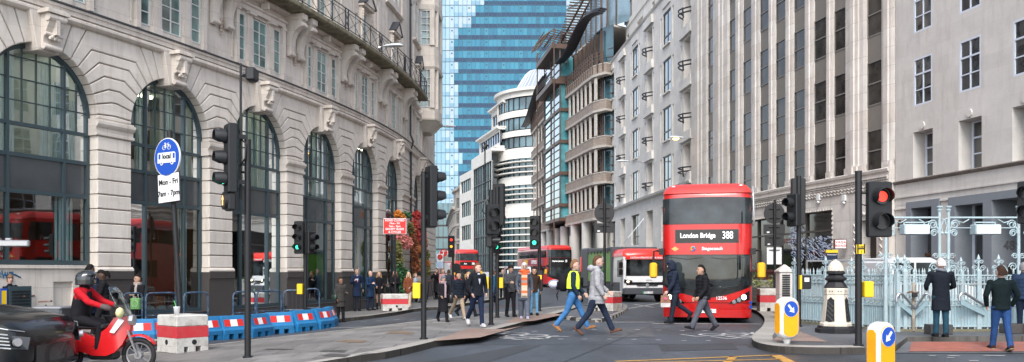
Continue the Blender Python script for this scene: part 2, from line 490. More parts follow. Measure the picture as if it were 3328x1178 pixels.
tip = gp([(1806, 1032), (1870, 1044), (1925, 1049), (1962, 1047), (2000, 1034), (2030, 1018), (2041, 1006), (2036, 997), (2010, 992), (1950, 990), (1893, 1001)], 0.0)
tip = smooth_poly(tip, 1)
drape('traffic_island', tip, 0.07, [m_isl2, m_kside], 0.09)
blk = MB(); e_ = [Vector(p) for p in tip]
acc = 0
dense = []
for i in range(len(e_) - 1):
    seg = (e_[i + 1] - e_[i]); k_ = max(1, int(seg.length / 0.06))
    dense += [e_[i] + seg * j / k_ for j in range(k_)]
run = [p for p in dense if True]
st = [i for i, p in enumerate(run) if p.y < 33]
for i in range(len(run) - 1):
    if i % 7 == 0 and i + 5 < len(run):
        a, b = run[i], run[i + 5]; t = (b - a)
        if t.length < .1: continue
        t.normalize(); nn = Vector((-t.y, t.x)) * 0.16
        q = [a, b, b + nn, a + nn]
        blk.loft([[(p.x - nn.x * .12, p.y - nn.y * .12, gz(p.x) - .01) for p in q], [(p.x, p.y, gz(p.x) + .10) for p in q]], (i // 7) % 2)
tag(blk.build('kerb', [mat('edging_dark', (0.03, 0.03, 0.03), .8), mat('edging_pale', (0.32, 0.31, 0.29), .8, var=.2)]), kind='structure')
r_front = gp([(2438, 1013), (2460, 1022), (2480, 1038), (2487, 1056), (2478, 1078), (2455, 1098), (2441, 1113), (2450, 1132), (2518, 1147), (2600, 1150), (2698, 1152), (2812, 1151), (2905, 1148), (2950, 1113), (3328, 1111), (3900, 1111)], 0.0)
r_front = [r_front[0]] + smooth_poly(r_front[1:-4], 2) + r_front[-4:]
r_front = r_front[:-1] + [(12.3, r_front[-2][1] + .1)]
r_back = [(12.4, 25.6), (10.6, 27.5), (9.3, 31.6)]
drape('traffic_island', r_front + r_back, 0.12, [m_isl2, m_kside], 0.16)
kerb('kerb', r_front[:-4], 1, wd=0.42)
_r = [G(2905, 1149, 0), G(3950, 1149, 0), G(3950, 1111, .12), G(2948, 1112, .12)]
_m = MB().quad(*[v + Vector((0, 0, .006)) for v in _r]).build('pavement', m_isl2); _m['kind'] = 'structure'
_t = [_r[0].lerp(_r[3], .12) + Vector((.25, 0, .012)), _r[1].lerp(_r[2], .12) + Vector((0, 0, .012)), _r[2].lerp(_r[1], .04) + Vector((0, 0, .012)), _r[3].lerp(_r[0], .04) + Vector((.1, 0, .012))]
_m = MB().quad(*_t).build('tactile_paving', m_tred); _m['kind'] = 'structure'
edge_r = [(22, -6), (17.6, 8), (15.9, 16), (15.0, 21), (14.2, 26.5), (13.2, 31.5), (11.9, 35.5), (10.7, 38.8), (10.1, 43), (9.6, 48), (8.6, 60), (7.0, 76), (4.2, 105), (1.5, 125), (-2.5, 146), (-8.5, 190)]
drape('pavement', edge_r + [(30, 190), (60, 60), (60, -6)], 0.12, [m_pave, m_kside], 0.16)
kerb('kerb', edge_r, -1)
def mark(name, pts, h, m, lift=0.004): return drape(name, gp(pts, h), h + lift, m)
def strip(p, q, wpx, h, m, name='road_marking', lift=.004):
    a, b = G(*p, h), G(*q, h)
    t = Vector((b.x - a.x, b.y - a.y)); t.normalize(); nn = Vector((-t.y, t.x)) * wpx / 2
    return drape(name, [(a.x + nn.x, a.y + nn.y), (b.x + nn.x, b.y + nn.y), (b.x - nn.x, b.y - nn.y), (a.x - nn.x, a.y - nn.y)], h + lift, m)
mark('tactile_paving', [(1405, 1110), (1520, 1069), (1640, 1071), (1700, 1060), (1560, 1098)], .12, m_tact, .006)
mark('tactile_paving', [(1640, 1052), (1680, 1030), (1800, 1020), (1830, 1024), (1740, 1043)], .12, m_tact, .006)
mark('tactile_paving', [(2508, 1109), (2550, 1078), (2590, 1076), (2692, 1112)], .12, m_tact, .006)
strip((2120, 1053), (2475, 1054), .16, 0, m_white)
strip((1965, 1048), (2130, 1048), .14, 0, m_white)
for i, (x, y) in enumerate([(1738, 1078), (1817, 1076), (1870, 1076), (1932, 1073), (2000, 1075), (2072, 1072), (2142, 1074), (2216, 1075), (2290, 1076), (2365, 1077)]): strip((x - 8, y), (x + 8, y), .1, 0, m_white)
for i, (x, y) in enumerate([(1593, 1103), (1670, 1103), (1746, 1103), (1823, 1103), (1900, 1103), (1982, 1103), (2060, 1104), (2140, 1106), (2223, 1108), (2302, 1108)]): strip((x - 8, y), (x + 8, y), .1, 0, m_white)
for p, q, w_ in [((1225, 1172), (1225, 1172), 0)][:0]: pass
strip((2000, 1176), (2520, 1155), .12, 0, m_yell)
strip((2385, 1160), (2350, 1190), .14, 0, m_yell)
strip((2520, 1155), (2590, 1190), .2, 0, m_yell)
strip((1900, 1184), (2540, 1168), .1, 0, m_yell)
strip((2925, 1148), (3400, 1148), .05, 0, m_white)
for (x, y, l) in [(3030, 1156, 22), (3100, 1157, 40), (3090, 1163, 25), (3165, 1173, 30), (3230, 1156, 70)]: strip((x - l / 2, y), (x + l / 2, y + 1), .09, 0, m_white)
strip((1075, 1067), (1345, 1059), .12, 0, m_white)
for (x, y) in [(1180, 1047), (1230, 1044), (1290, 1040), (1340, 1041), (1400, 1036), (1395, 1048), (1460, 1035)]: strip((x - 9, y), (x + 9, y - .6), .1, 0, m_white)
strip((1500, 1016), (1760, 980), .12, 0, m_redl); strip((2040, 1004), (2150, 985), .1, 0, m_white)
strip((2062, 990), (2125, 1000), .12, 0, m_white)
m_pt = asphalt('road_patch', (0.030, 0.033, 0.038), .3, .6); m_pt2 = asphalt('road_patch_pale', (0.07, 0.073, 0.078), .3, .6)
mark('road_patch', [(1380, 1178), (1700, 1122), (1760, 1124), (1560, 1185)], 0, m_pt, .001)
mark('road_patch', [(1960, 1066), (2110, 1064), (2130, 1096), (1975, 1098)], 0, m_pt2, .001)
mark('road_patch', [(2140, 1120), (2380, 1116), (2400, 1136), (2150, 1142)], 0, m_pt, .001)
mark('road_patch', [(1700, 1010), (1775, 985), (1800, 986), (1720, 1014)], 0, m_pt, .001)
strip((1830, 1178), (2120, 1060), .04, 0, m_pt, 'road_seam', .002); strip((1500, 1120), (2440, 1120), .035, 0, m_pt, 'road_seam', .0015)
mark('drain_cover', [(2430, 1122), (2452, 1121), (2458, 1128), (2434, 1129)], 0, mat('drain_iron', (.03, .03, .03), .5), .003)
def road_words(s, px, py, size, rz):
    g = G(px, py)
    cu = bpy.data.curves.new('w', 'FONT'); cu.body = s; cu.size = size; cu.align_x = 'CENTER'; cu.align_y = 'CENTER'; cu.space_line = .8
    t = bpy.data.objects.new('w', cu); COL.objects.link(t)
    me = bpy.data.meshes.new_from_object(t.evaluated_get(bpy.context.evaluated_depsgraph_get()))
    bpy.data.objects.remove(t)
    me.materials.clear(); me.materials.append(m_white)
    o = bpy.data.objects.new('road_marking', me); COL.objects.link(o)
    o.location = (g.x, g.y, gz(g.x) + .003); o.rotation_euler = (0, 0, rz); o.scale = (1, 1.3, 1); o['kind'] = 'structure'
road_words('LOOK\nRIGHT', 1660, 1092, .85, R(-50))
road_words('LOOK\nLEFT', 2395, 1092, .8, R(20))
m_cover = mat('cover_iron', (0.06, 0.058, 0.055), .5, var=.3, vscale=20, bump=.5, bscale=60)
m_rust = mat('cover_brown', (0.16, 0.11, 0.07), .8, var=.3, vscale=14)
mark('inspection_cover', [(1038, 1144), (1052, 1138), (1130, 1140), (1118, 1147)], .12, m_cover, .006)
mark('inspection_cover', [(1045, 1158), (1075, 1150), (1140, 1155), (1118, 1163)], .12, m_cover, .006)
mark('inspection_cover', [(1090, 1112), (1120, 1106), (1195, 1108), (1175, 1115)], .12, m_rust, .006)
mark('inspection_cover', [(1250, 1085), (1270, 1079), (1345, 1081), (1330, 1088)], .12, m_rust, .006)
mark('inspection_cover', [(855, 1137), (870, 1135), (960, 1136), (930, 1139)], .12, m_cover, .006)
# ------------------------------------------------------------------ facade helpers
class Plan:
    def __init__(self, pts, side):
        self.p = np.array(pts, float); d = np.diff(self.p, axis=0); self.s = np.concatenate([[0], np.cumsum(np.hypot(d[:, 0], d[:, 1]))]); self.side = side
    def pos(self, s):
        return np.interp(s, self.s, self.p[:, 0]), np.interp(s, self.s, self.p[:, 1])
    def nrm(self, s):
        a = self.pos(s - .3); b = self.pos(s + .3)
        if s - .3 < 0: a = self.pos(0); b = self.pos(.6)
        if s + .3 > self.s[-1]: b = self.pos(self.s[-1]); a = self.pos(self.s[-1] - .6)
        t = Vector((b[0] - a[0], b[1] - a[1])).normalized()
        return Vector((t.y, -t.x)) * self.side
    def F(self, p):
        s = p.x
        x, y = self.pos(s)
        t = self.nrm(min(max(s, 0), self.s[-1]))
        tt = Vector((-t.y, t.x)) * self.side
        if s < 0: x += tt.x * s; y += tt.y * s
        if s > self.s[-1]: x += tt.x * (s - self.s[-1]); y += tt.y * (s - self.s[-1])
        return Vector((x + t.x * p.y, y + t.y * p.y, p.z))
    def s_px(self, px):
        q = CX + FPX * self.p[:, 0] / self.p[:, 1]
        i = np.argsort(q)
        return float(np.interp(px, q[i], self.s[i]))
    def scale(self, s): return FPX / self.pos(s)[1]
    def z(self, px, py):
        return CAMZ + (HY - py) / self.scale(self.s_px(px))
    def rot(self, s):
        n_ = self.nrm(s); return math.atan2(n_.y, n_.x) + PI / 2     # local -Y points outwards
def holed(mb, s0, s1, z0, z1, rects, n0=0.0, dep=0.25, m=0, step=1.6, mr=None, back=False):
    ss = {s0, s1}; zs = {z0, z1}
    for r in rects:
        ss |= {r[0], r[1]}; zs |= {r[2], r[3]}
    ss = sorted(x for x in ss if s0 <= x <= s1); zs = sorted(x for x in zs if z0 <= x <= z1)
    s2 = []
    for a, b in zip(ss[:-1], ss[1:]):
        k = max(1, int((b - a) / step)); s2 += [a + (b - a) * i / k for i in range(k)]
    ss = s2 + [s1]
    def inside(a, b):
        return any(r[0] <= a <= r[1] and r[2] <= b <= r[3] for r in rects)
    for a, b in zip(ss[:-1], ss[1:]):
        for c, d in zip(zs[:-1], zs[1:]):
            if not inside((a + b) / 2, (c + d) / 2):
                mb.quad((a, n0, c), (b, n0, c), (b, n0, d), (a, n0, d), m)
    mr = m if mr is None else mr
    for r in rects:
        a, b, c, d = r[:4]; e = n0 - (r[4] if len(r) > 4 else dep)
        mb.quad((a, n0, c), (a, e, c), (a, e, d), (a, n0, d), mr); mb.quad((b, n0, c), (b, n0, d), (b, e, d), (b, e, c), mr)
        mb.quad((a, n0, d), (a, e, d), (b, e, d), (b, n0, d), mr); mb.quad((a, n0, c), (b, n0, c), (b, e, c), (a, e, c), mr)
        if back or (len(r) > 5 and r[5]): mb.quad((a, e, c), (b, e, c), (b, e, d), (a, e, d), mr)
    return mb
WIN = {}
def window(parent, plan, s, n, z, w_, h_, cols, rows, mfr, mpane, bar=0.05, fr=0.07, key='', rail=None, name='window', opened=None):
    k = (round(w_, 2), round(h_, 2), cols, tuple(rows) if isinstance(rows, (list, tuple)) else rows, mfr.name, mpane.name, bar, fr, rail)
    if k not in WIN:
        mb = MB()
        mb.box(-w_ / 2, -w_ / 2 + fr, -.06, 0, 0, h_); mb.box(w_ / 2 - fr, w_ / 2, -.06, 0, 0, h_)
        mb.box(-w_ / 2 + fr, w_ / 2 - fr, -.06, 0, 0, fr); mb.box(-w_ / 2 + fr, w_ / 2 - fr, -.06, 0, h_ - fr, h_)
        for i in range(1, cols):
            x = -w_ / 2 + w_ * i / cols; mb.box(x - bar / 2, x + bar / 2, -.052, 0, fr, h_ - fr)
        rr = rows if isinstance(rows, (list, tuple)) else [i / rows for i in range(1, rows)]
        for t in rr: mb.box(-w_ / 2 + fr, w_ / 2 - fr, -.046, 0, h_ * t - bar / 2, h_ * t + bar / 2)
        if rail: mb.box(-w_ / 2 + fr, w_ / 2 - fr, -.056, 0, h_ * rail - fr / 2, h_ * rail + fr / 2)
        pb = MB(); pb.box(-w_ / 2 + .01, w_ / 2 - .01, -.02, -.012, .01, h_ - .01)
        WIN[k] = (mb.mesh(name, mfr), pb.mesh('pane', mpane))
    P = plan.F(Vector((s, n, z))); off = OFF.get(parent.name, Vector((0, 0, 0)))
    o = obj(name, WIN[k][0], parent, P - off, (0, 0, plan.rot(s)))
    obj('pane', WIN[k][1], o)
    return o
# ------------------------------------------------------------------ arcade building on the left
_c = (-4.61008551e-05, -2.64002903e-03, 6.09579829e-01, -2.36073935e+01)
_pts = [(float(np.polyval(_c, z)), z) for z in np.arange(17, 47.01, .5)]
_pts += [(-5.57 + .035 * (z - 47), z) for z in (49, 52, 55, 58.5)]
PL = Plan(_pts, +1)
SE = PL.s[-1]
m_st = stone('arcade_stone', (0.73, 0.67, 0.60), 1.1, .4, .8, .006, .10, stain=(0.30, 0.23, 0.17), samt=.5)
m_stp = stone('arcade_stone_plain', (0.68, 0.62, 0.555), 1.5, .55, .72, .008, .12, stain=(0.26, 0.19, 0.14), samt=.55)
m_stb = stone('arcade_stone_soffit', (0.44, 0.36, 0.29), blocks=False, var=.2, stain=(0.22, 0.16, 0.11), samt=.5)
m_jt = mat('arcade_joint', (0.22, 0.18, 0.15), .9)
m_gran = mat('plinth_granite', (0.062, 0.056, 0.054), .45, var=.45, vscale=60, bump=.1)
m_lead = mat('lead_flashing', (0.05, 0.052, 0.058), .6, var=.2)
m_fr = mat('window_bronze_teal', (0.035, 0.06, 0.07), .4)
m_wwood = mat('sash_paint', (0.62, 0.64, 0.62), .5)
m_glL = glass('arcade_glass', (0.74, 0.86, 0.86), .13)
m_sp = mat('spandrel_grey', (0.045, 0.055, 0.062), .12, var=.2, vscale=.8, spec=.8)
m_gls2 = darkglass('sash_glass', (0.10, 0.16, 0.15), .05, .9, .5, .8)
m_moss = mat('slab_moss', (0.20, 0.18, 0.12), .9, var=.45, vscale=5, dirt=(0.05, 0.05, 0.03), dscale=2, damt=.9, bump=.4)
m_iron = mat('iron_black', (0.018, 0.02, 0.026), .45)
AR = thing('arcade_building', 'cream stone building with tall arched windows and a balcony running over them', 'building', (float(PL.pos(12)[0]), float(PL.pos(12)[1]), gz(-10) + .12))
ZG = gz(-10) - .1
P0, PITCH, RW = 7.75, 4.45, 1.62
SPZ, TOPZ = 5.7, 8.05
thetas = [4, 13.5, 23, 32.5, 42, 51.5, 61, 70.5, 78.5]
hw = [.08, .1, .2, .35, .52, .77]
def inset(poly, d):
    n = len(poly); out = []
    A = sum(poly[i][0] * poly[(i + 1) % n][1] - poly[(i + 1) % n][0] * poly[i][1] for i in range(n))
    sg = 1 if A > 0 else -1
    for i in range(n):
        p0, p1, p2 = Vector(poly[i - 1]), Vector(poly[i]), Vector(poly[(i + 1) % n])
        a = (p1 - p0); b = (p2 - p1)
        if a.length < 1e-6 or b.length < 1e-6: out.append(tuple(p1)); continue
        a.normalize(); b.normalize()
        na = Vector((-a.y, a.x)) * sg; nb = Vector((-b.y, b.x)) * sg
        m = na + nb
        if m.length < .2: m = na
        m.normalize(); k = d / max(.45, m.dot(na))
        out.append((p1.x + m.x * k, p1.y + m.y * k))
    return out
def block(mb, poly, g=.016, n0=0.0, n1=-.36, ch=.02, m=0):
    a = inset(poly, g + ch); b = inset(poly, g)
    mb.loft([[(p[0], n0, p[1]) for p in a], [(p[0], n0 - ch, p[1]) for p in b], [(p[0], n1, p[1]) for p in b]], m)
def arcp(u0, th, sg): return (u0 + sg * RW * math.cos(R(th)), SPZ + RW * math.sin(R(th)))
def cell(mb, pc, left=True, right=True, wl=2.2, wr=2.2):
    H = PITCH / 2
    def lp(th): return (pc - H + RW * math.cos(R(th)), SPZ + RW * math.sin(R(th)))
    def rp(th): return (pc + H - RW * math.cos(R(th)), SPZ + RW * math.sin(R(th)))
    def fh(k):
        return lp(thetas[k])[1] + (pc - hw[k] - lp(thetas[k])[0]) * math.tan(R(thetas[k]))
    def Lside(t0, t1, k0, k1):
        if left: return [lp(t0 + (t1 - t0) * i / 3) for i in range(4)]
        return [(pc - wl, fh(k0) if k0 is not None else SPZ), (pc - wl, fh(k1) if k1 is not None else TOPZ)]
    def Rside(t0, t1, k0, k1):
        if right: return [rp(t1 + (t0 - t1) * i / 3) for i in range(4)]
        return [(pc + wr, fh(k1) if k1 is not None else TOPZ), (pc + wr, fh(k0) if k0 is not None else SPZ)]
    for k in range(-1, 6):
        t0 = thetas[k] if k >= 0 else 0; t1 = thetas[k + 1]
        k0 = k if k >= 0 else None; k1 = k + 1 if k < 5 else None
        poly = Lside(t0, t1, k0, k1)
        if k < 5:
            poly += [(pc - hw[k + 1], fh(k + 1)), (pc + hw[k + 1], fh(k + 1))]
        else:
            t = math.tan(R(61))
            if left: a = lp(61); poly += [(a[0] + (TOPZ - a[1]) / t, TOPZ)]
            if right: b = rp(61); poly += [(b[0] - (TOPZ - b[1]) / t, TOPZ)]
        poly += Rside(t0, t1, k0, k1)
        if k >= 0: poly += [(pc + hw[k], fh(k)), (pc - hw[k], fh(k))]
        q = [poly[0]]
        for p in poly[1:]:
            if abs(p[0] - q[-1][0]) + abs(p[1] - q[-1][1]) > 1e-4: q.append(p)
        block(mb, q)
    for (t0, t1) in ((61, 70.5), (70.5, 78.5)):
        for on, fn, sg in ((left, lp, 1), (right, rp, -1)):
            if not on: continue
            a, b, c = fn(t0), fn((t0 + t1) / 2), fn(t1)
            poly = [a, b, c, (c[0] + sg * (TOPZ - c[1]) / math.tan(R(t1)), TOPZ), (a[0] + sg * (TOPZ - a[1]) / math.tan(R(t0)), TOPZ)]
            block(mb, poly)
def course(mb, a, b, z0, z1, n, n0=0, g=.014, n1=-.36):
    for i in range(n):
        za, zb = z0 + (z1 - z0) * i / n, z0 + (z1 - z0) * (i + 1) / n
        block(mb, [(a, za), (b, za), (b, zb), (a, zb)], g, n0, n1, .022)
centers = [P0 + PITCH * k for k in range(-2, 6)]          # piers
arches = [c + PITCH / 2 for c in centers[:-1]]
PA = 34.6                                                 # arch of the end pavilion
wall = MB(PL.F)
for i, c in enumerate(centers):
    cell(wall, c, i > 0, i < len(centers) - 1, 2.2, 1.35)
    hwid = .605
    a, b = c - hwid, c + (hwid if i < len(centers) - 1 else 1.35)
    if i == 0: a = c - 2.2
    course(wall, a, b, 1.64, 5.24, 9)
cell(wall, PA - PITCH / 2, False, True, 1.0, 2.2); course(wall, PA - PITCH / 2 - 1.0, PA - PITCH / 2 + .605, 1.64, 5.24, 9)
cell(wall, PA + PITCH / 2, True, False, 2.2, SE - PA - PITCH / 2); course(wall, PA + PITCH / 2 - .605, SE, 1.64, 5.24, 9)
wall.build('wall', m_st, AR, world=True)
bk = MB(PL.F)
def backing(mb, c0, c1, arch):
    if arch is None:
        mb.box(c0, c1, -.36, -.05, ZG, TOPZ, nx=max(1, int((c1 - c0) / 1.5))); return
    r = RW + .035
    N = 14
    pts = [(arch - r * math.cos(PI * i / N), SPZ + r * math.sin(PI * i / N)) for i in range(N + 1)]
    for n_ in (-.05,):
        for i in range(N):
            mb.quad((pts[i][0], n_, pts[i][1]), (pts[i + 1][0], n_, pts[i + 1][1]), (pts[i + 1][0], n_, TOPZ), (pts[i][0], n_, TOPZ))
    for i in range(N):
        mb.quad((pts[i][0], -.05, pts[i][1]), (pts[i + 1][0], -.05, pts[i + 1][1]), (pts[i + 1][0], -.36, pts[i + 1][1]), (pts[i][0], -.36, pts[i][1]))
    mb.box(c0, arch - r, -.36, -.05, ZG, TOPZ); mb.box(arch + r, c1, -.36, -.05, ZG, TOPZ)
for a in arches + [PA]: backing(bk, a - PITCH / 2, a + PITCH / 2, a)
backing(bk, centers[-1], PA - PITCH / 2, None); backing(bk, PA + PITCH / 2, SE, None); backing(bk, -3, centers[0], None)
bk.build('wall_core', m_jt, AR, world=True)
tr = MB(PL.F)
def profile(mb, a, b, prof, m=0, step=1.1, ends=True, back=-.36):
    k = max(1, int((b - a) / step))
    pr = [(back, prof[0][1])] + list(prof) + [(back, prof[-1][1])]
    rings = [[(a + (b - a) * i / k, p[0], p[1]) for p in pr] for i in range(k + 1)]
    mb.loft(rings, m)
imp = [(.0, 5.24), (.05, 5.26), (.05, 5.33), (.0, 5.35), (.0, 5.46), (.04, 5.48), (.10, 5.56), (.10, 5.64), (.03, 5.66), (.03, 5.70)]
pls = [(.0, 1.50), (.06, 1.53), (.06, 1.58), (.02, 1.62), (0, 1.64)]
spans = [(c - .63 - (1.57 if i == 0 else 0), c + .63) for i, c in enumerate(centers)]
spans[-1] = (centers[-1] - .63, PA - PITCH / 2 + .63); spans.append((PA + PITCH / 2 - .63, SE))
for a, b in spans:
    profile(tr, a - .03, b + .03, imp); tr.cut()
for a, b in spans: profile(tr, a, b, pls); tr.cut()
tr.build('impost', m_stp, AR, world=True)
gr = MB(PL.F)
for a, b in spans:
    profile(gr, a + .0, b - .0, [(.03, ZG), (.03, 1.28), (.07, 1.30), (.07, 1.50)]); gr.cut()
for a in arches[2:]: profile(gr, a - 1.6, a + 1.6, [(.0, ZG), (.0, .22), (.04, .25)]); gr.cut()
gr.build('plinth', m_gran, AR, world=True, smooth=False)
lw = MB(PL.F)
for a in arches[:2]: holed(lw, a - 1.62, a + 1.62, ZG, 1.58, [(a + .35, a + .95, .4, 1.25, .1, True)], -.12, .1); profile(lw, a - 1.62, a + 1.62, [(-.08, 1.58), (-.06, 1.6), (-.06, 1.68)]); lw.cut()
lw.build('low_wall', m_stp, AR, world=True)
cor = MB(PL.F)
profile(cor, -3, SE + .15, [(0, 8.03), (.10, 8.05), (.16, 8.10), (.16, 8.16), (.10, 8.20), (.03, 8.21), (.03, 8.24), (.09, 8.25), (.09, 8.36), (.13, 8.38), (.13, 8.45)])
cor.build('cornice', m_stp, AR, world=True)
fl = MB(PL.F); profile(fl, -3, SE + .2, [(.14, 8.452), (.17, 8.46), (.17, 8.50), (.12, 8.52)], back=-.2); fl.build('flashing', m_lead, AR, world=True)
def scroll_prof(z0, z1, d0, d1):
    pts = []
    N = 10
    for i in range(N + 1):
        t = i / N
        pts.append((d0 + (d1 - d0) * (t ** 1.6) + .05 * math.sin(t * 2 * PI) * -1, z0 + (z1 - z0) * t))
    return pts
for a in arches + [PA]:
    kb = MB(PL.F)
    p = [(a - .33, 7.28), (a + .33, 7.28), (a + .52, 8.06), (a - .52, 8.06)]
    block(kb, [(a - .31, 7.10), (a + .31, 7.10), (a + .55, 8.16), (a - .55, 8.16)], .0, .15, -.36, .02)
    pr = scroll_prof(7.18, 8.02, .26, .46)
    kb.prism([(.13, 7.18)] + pr + [(.13, 8.02)], a - .22, a + .22, 'yz')
    kb.box(a - .05, a + .05, .2, .50, 7.5, 7.98)
    for zz, rr, dd in ((7.20, .075, .27), (7.93, .10, .42), (7.52, .045, .33)):
        kb.tube([(a - .25, dd, zz), (a + .25, dd, zz)], rr, 10)
    for j in range(5): kb.ball((a - .12 + .06 * j, .36, 7.42 + .05 * (j % 2)), .05, 6)
    kb.box(a - .32, a + .32, .13, .54, 8.03, 8.10); kb.box(a - .28, a + .28, .13, .49, 8.10, 8.15)
    kb.build('keystone', m_stb if False else m_stp, AR, world=True, smooth=40)
for ai, a in enumerate(arches + [PA]):
    sill = 1.70 if ai < 2 else .26
    fb = MB(PL.F); n0, n1 = -.37, -.27; r = RW - .02
    N = 22
    for (ro, ri, na, nb) in ((r + .02, r - .09, n0, n1),):
        rings = []
        for i in range(N + 1):
            t = PI * i / N
            rings.append([(a - q * math.cos(t), n_, SPZ + q * math.sin(t)) for q, n_ in ((ro, na), (ro, nb), (ri, nb), (ri, na))])
        fb.loft(rings)
    for sg in (-1, 1):
        fb.box(a + sg * r if sg < 0 else a + r - .09, a - r + .09 if sg < 0 else a + r, n0, n1, sill, SPZ)
    def top(u):
        u = abs(u - a); return SPZ + math.sqrt(max(0, (r - .05) ** 2 - u * u)) if u < r - .05 else SPZ
    for u in (-.81, .81): fb.box(a + u - .035, a + u + .035, n0, n1 + .01, sill, top(a + u))
    for z, t in ((5.24, .045), (4.46, .05), (3.54, .05), (sill + .05, .06)): fb.box(a - r + .08, a + r - .08, n0, n1 + .004, z - t, z + t)
    for u in (-1.215, -.405, 0, .405, 1.215): fb.box(a + u - .011, a + u + .011, n0 + .03, n1 - .02, 5.28, top(a + u))
    for z in (5.82, 6.38, 6.92):
        L_ = math.sqrt(max(0.01, (r - .05) ** 2 - (z - SPZ) ** 2)); fb.box(a - L_, a + L_, n0 + .03, n1 - .022, z - .014, z + .014, nx=2)
    wf = fb.build('arched_window', m_fr, AR, world=True)
    pn = MB(PL.F)
    N = 16
    for i in range(N):
        u0, u1 = -r + 2 * r * i / N, -r + 2 * r * (i + 1) / N
        pn.quad((a + u0, -.33, 4.46), (a + u1, -.33, 4.46), (a + u1, -.33, SPZ + math.sqrt(max(0, r * r - u1 * u1))), (a + u0, -.33, SPZ + math.sqrt(max(0, r * r - u0 * u0))))
    for u0, u1 in ((-r, -.81), (-.81, 0), (0, .81), (.81, r)): pn.quad((a + u0, -.33, sill), (a + u1, -.33, sill), (a + u1, -.33, 3.54), (a + u0, -.33, 3.54))
    OFF[wf.name] = OFF[AR.name]
    pn.build('pane', m_glL, wf, world=True)
    sb = MB(PL.F); sb.box(a - r + .05, a + r - .05, -.345, -.32, 3.56, 4.44, nx=2); sb.build('spandrel_panel', m_sp, wf, world=True)
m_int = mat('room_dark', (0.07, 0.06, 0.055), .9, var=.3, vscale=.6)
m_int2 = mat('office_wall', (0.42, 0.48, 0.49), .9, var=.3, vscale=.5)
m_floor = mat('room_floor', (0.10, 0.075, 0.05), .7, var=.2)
ib = MB(PL.F)
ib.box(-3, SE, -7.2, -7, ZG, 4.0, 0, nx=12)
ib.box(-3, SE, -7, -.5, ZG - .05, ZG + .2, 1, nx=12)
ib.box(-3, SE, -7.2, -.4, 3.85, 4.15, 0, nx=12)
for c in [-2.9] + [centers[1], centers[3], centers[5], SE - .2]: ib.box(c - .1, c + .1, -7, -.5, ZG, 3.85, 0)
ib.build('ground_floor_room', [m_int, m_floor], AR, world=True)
ib = MB(PL.F)
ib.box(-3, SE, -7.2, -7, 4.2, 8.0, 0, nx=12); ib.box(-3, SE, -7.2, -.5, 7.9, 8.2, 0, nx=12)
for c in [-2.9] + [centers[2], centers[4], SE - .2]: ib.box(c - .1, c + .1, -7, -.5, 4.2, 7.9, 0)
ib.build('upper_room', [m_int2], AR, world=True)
bl = MB(PL.F)
rs = random.Random(4)
for a in arches + [PA]:
    for (u0, u1, z0, z1) in ((-1.55, -1.0, 4.2, 7.2), (-.72, -.30, 4.2, 7.3), (.45, .80, 4.2, 7.1), (.86, 1.25, 4.2, 6.6), (1.3, 1.56, 4.2, 6.2), (.9, 1.5, .3, 3.6), (-1.05, -.9, .3, 3.6)):
        k = int((u1 - u0) / .06)
        for j in range(k): bl.box(a + u0 + j * .06, a + u0 + j * .06 + .05, -.75 - .05 * (j % 2), -.72 - .05 * (j % 2), z0, z1)
        bl.cut()
bl.build('blind', mat('blind_pale', (0.62, 0.76, 0.76), .8, var=.15, vscale=3), AR, world=True)
m_lamp = mat('lamp_warm', (0.9, 0.6, 0.3), .5, emit=(1, .62, .28), es=2.2)
m_tubes = mat('office_light', (0.9, 0.85, 0.7), .5, emit=(1, .86, .62), es=9)
for a in arches:
    for (u, n_) in ((-.9, -1.6), (.9, -2.0), (.3, -3.2), (-.8, -4.5)):
        lb = MB(PL.F); lb.box(a + u - .5, a + u + .5, n_ - .08, n_ + .08, 7.82, 7.88); lb.build('ceiling_light', m_tubes, AR, world=True)
c_ = PL.F(Vector((arches[2] - 1.1, -1.8, 2.6)))
pm = MB(); pm.lathe([(.015, .22), (.03, .2), (.08, .08), (.09, .02), (.06, -.03)], n=10); pm.tube([(0, 0, .2), (0, 0, 1.3)], .006, 4)
lamp0 = pm.mesh('pendant_lamp', m_lamp, True)
for k, (u, n_, z) in enumerate([(-1.42, -1.2, 2.1), (-1.3, -1.5, 1.85), (-1.15, -1.9, 2.2), (-1.0, -1.6, 2.0), (-.85, -2.1, 2.25), (-.75, -1.7, 1.85), (-.5, -1.9, 2.05), (-.35, -2.3, 1.95), (0.1, -1.6, 2.3), (.3, -1.9, 2.2), (.45, -1.6, 2.35)]):
    o = bpy.data.objects.new('pendant_lamp', lamp0); COL.objects.link(o); o.location = PL.F(Vector((arches[2] + u, n_, z)))
    tag(o, 'small glowing teardrop lamp in the cluster hanging behind the second arched window', 'lamp', 'pendant lamps in the restaurant')
sh = MB(PL.F)
for (aa, u, n_) in ((arches[2], -1.2, -3.2), (arches[2], .75, -3.4)):
    q = aa + u
    sh.lathe([(.42, 1.15), (.46, 1.2), (.46, 1.62), (.42, 1.66)], (q, n_), 16); sh.cut()
sh.build('lamp_shade', mat('shade_orange', (0.8, 0.3, 0.08), .6, emit=(1, .35, .08), es=.8), AR, world=True)
fu = MB(PL.F)
for a in arches[2:5]:
    for u in (-1.0, -.1, .8):
        q = a + u
        fu.box(q - .3, q + .3, -2.1, -1.5, .52, .56); fu.box(q - .03, q + .03, -1.83, -1.77, -.1, .52)
        for e in (-.45, .45):
            fu.box(q + e - .2, q + e + .2, -2.0, -1.6, .22, .27); fu.box(q + e + (.17 if e > 0 else -.2), q + e + (.2 if e > 0 else -.17), -2.0, -1.6, .27, .72)
            for dx in (-.18, .16):
                for dn in (-1.98, -1.64): fu.box(q + e + dx, q + e + dx + .03, dn, dn + .03, -.1, .22)
        fu.cut()
fu.build('restaurant_furniture', mat('chair_wood', (0.30, 0.17, 0.08), .6), AR, world=True)
cu = MB(PL.F)
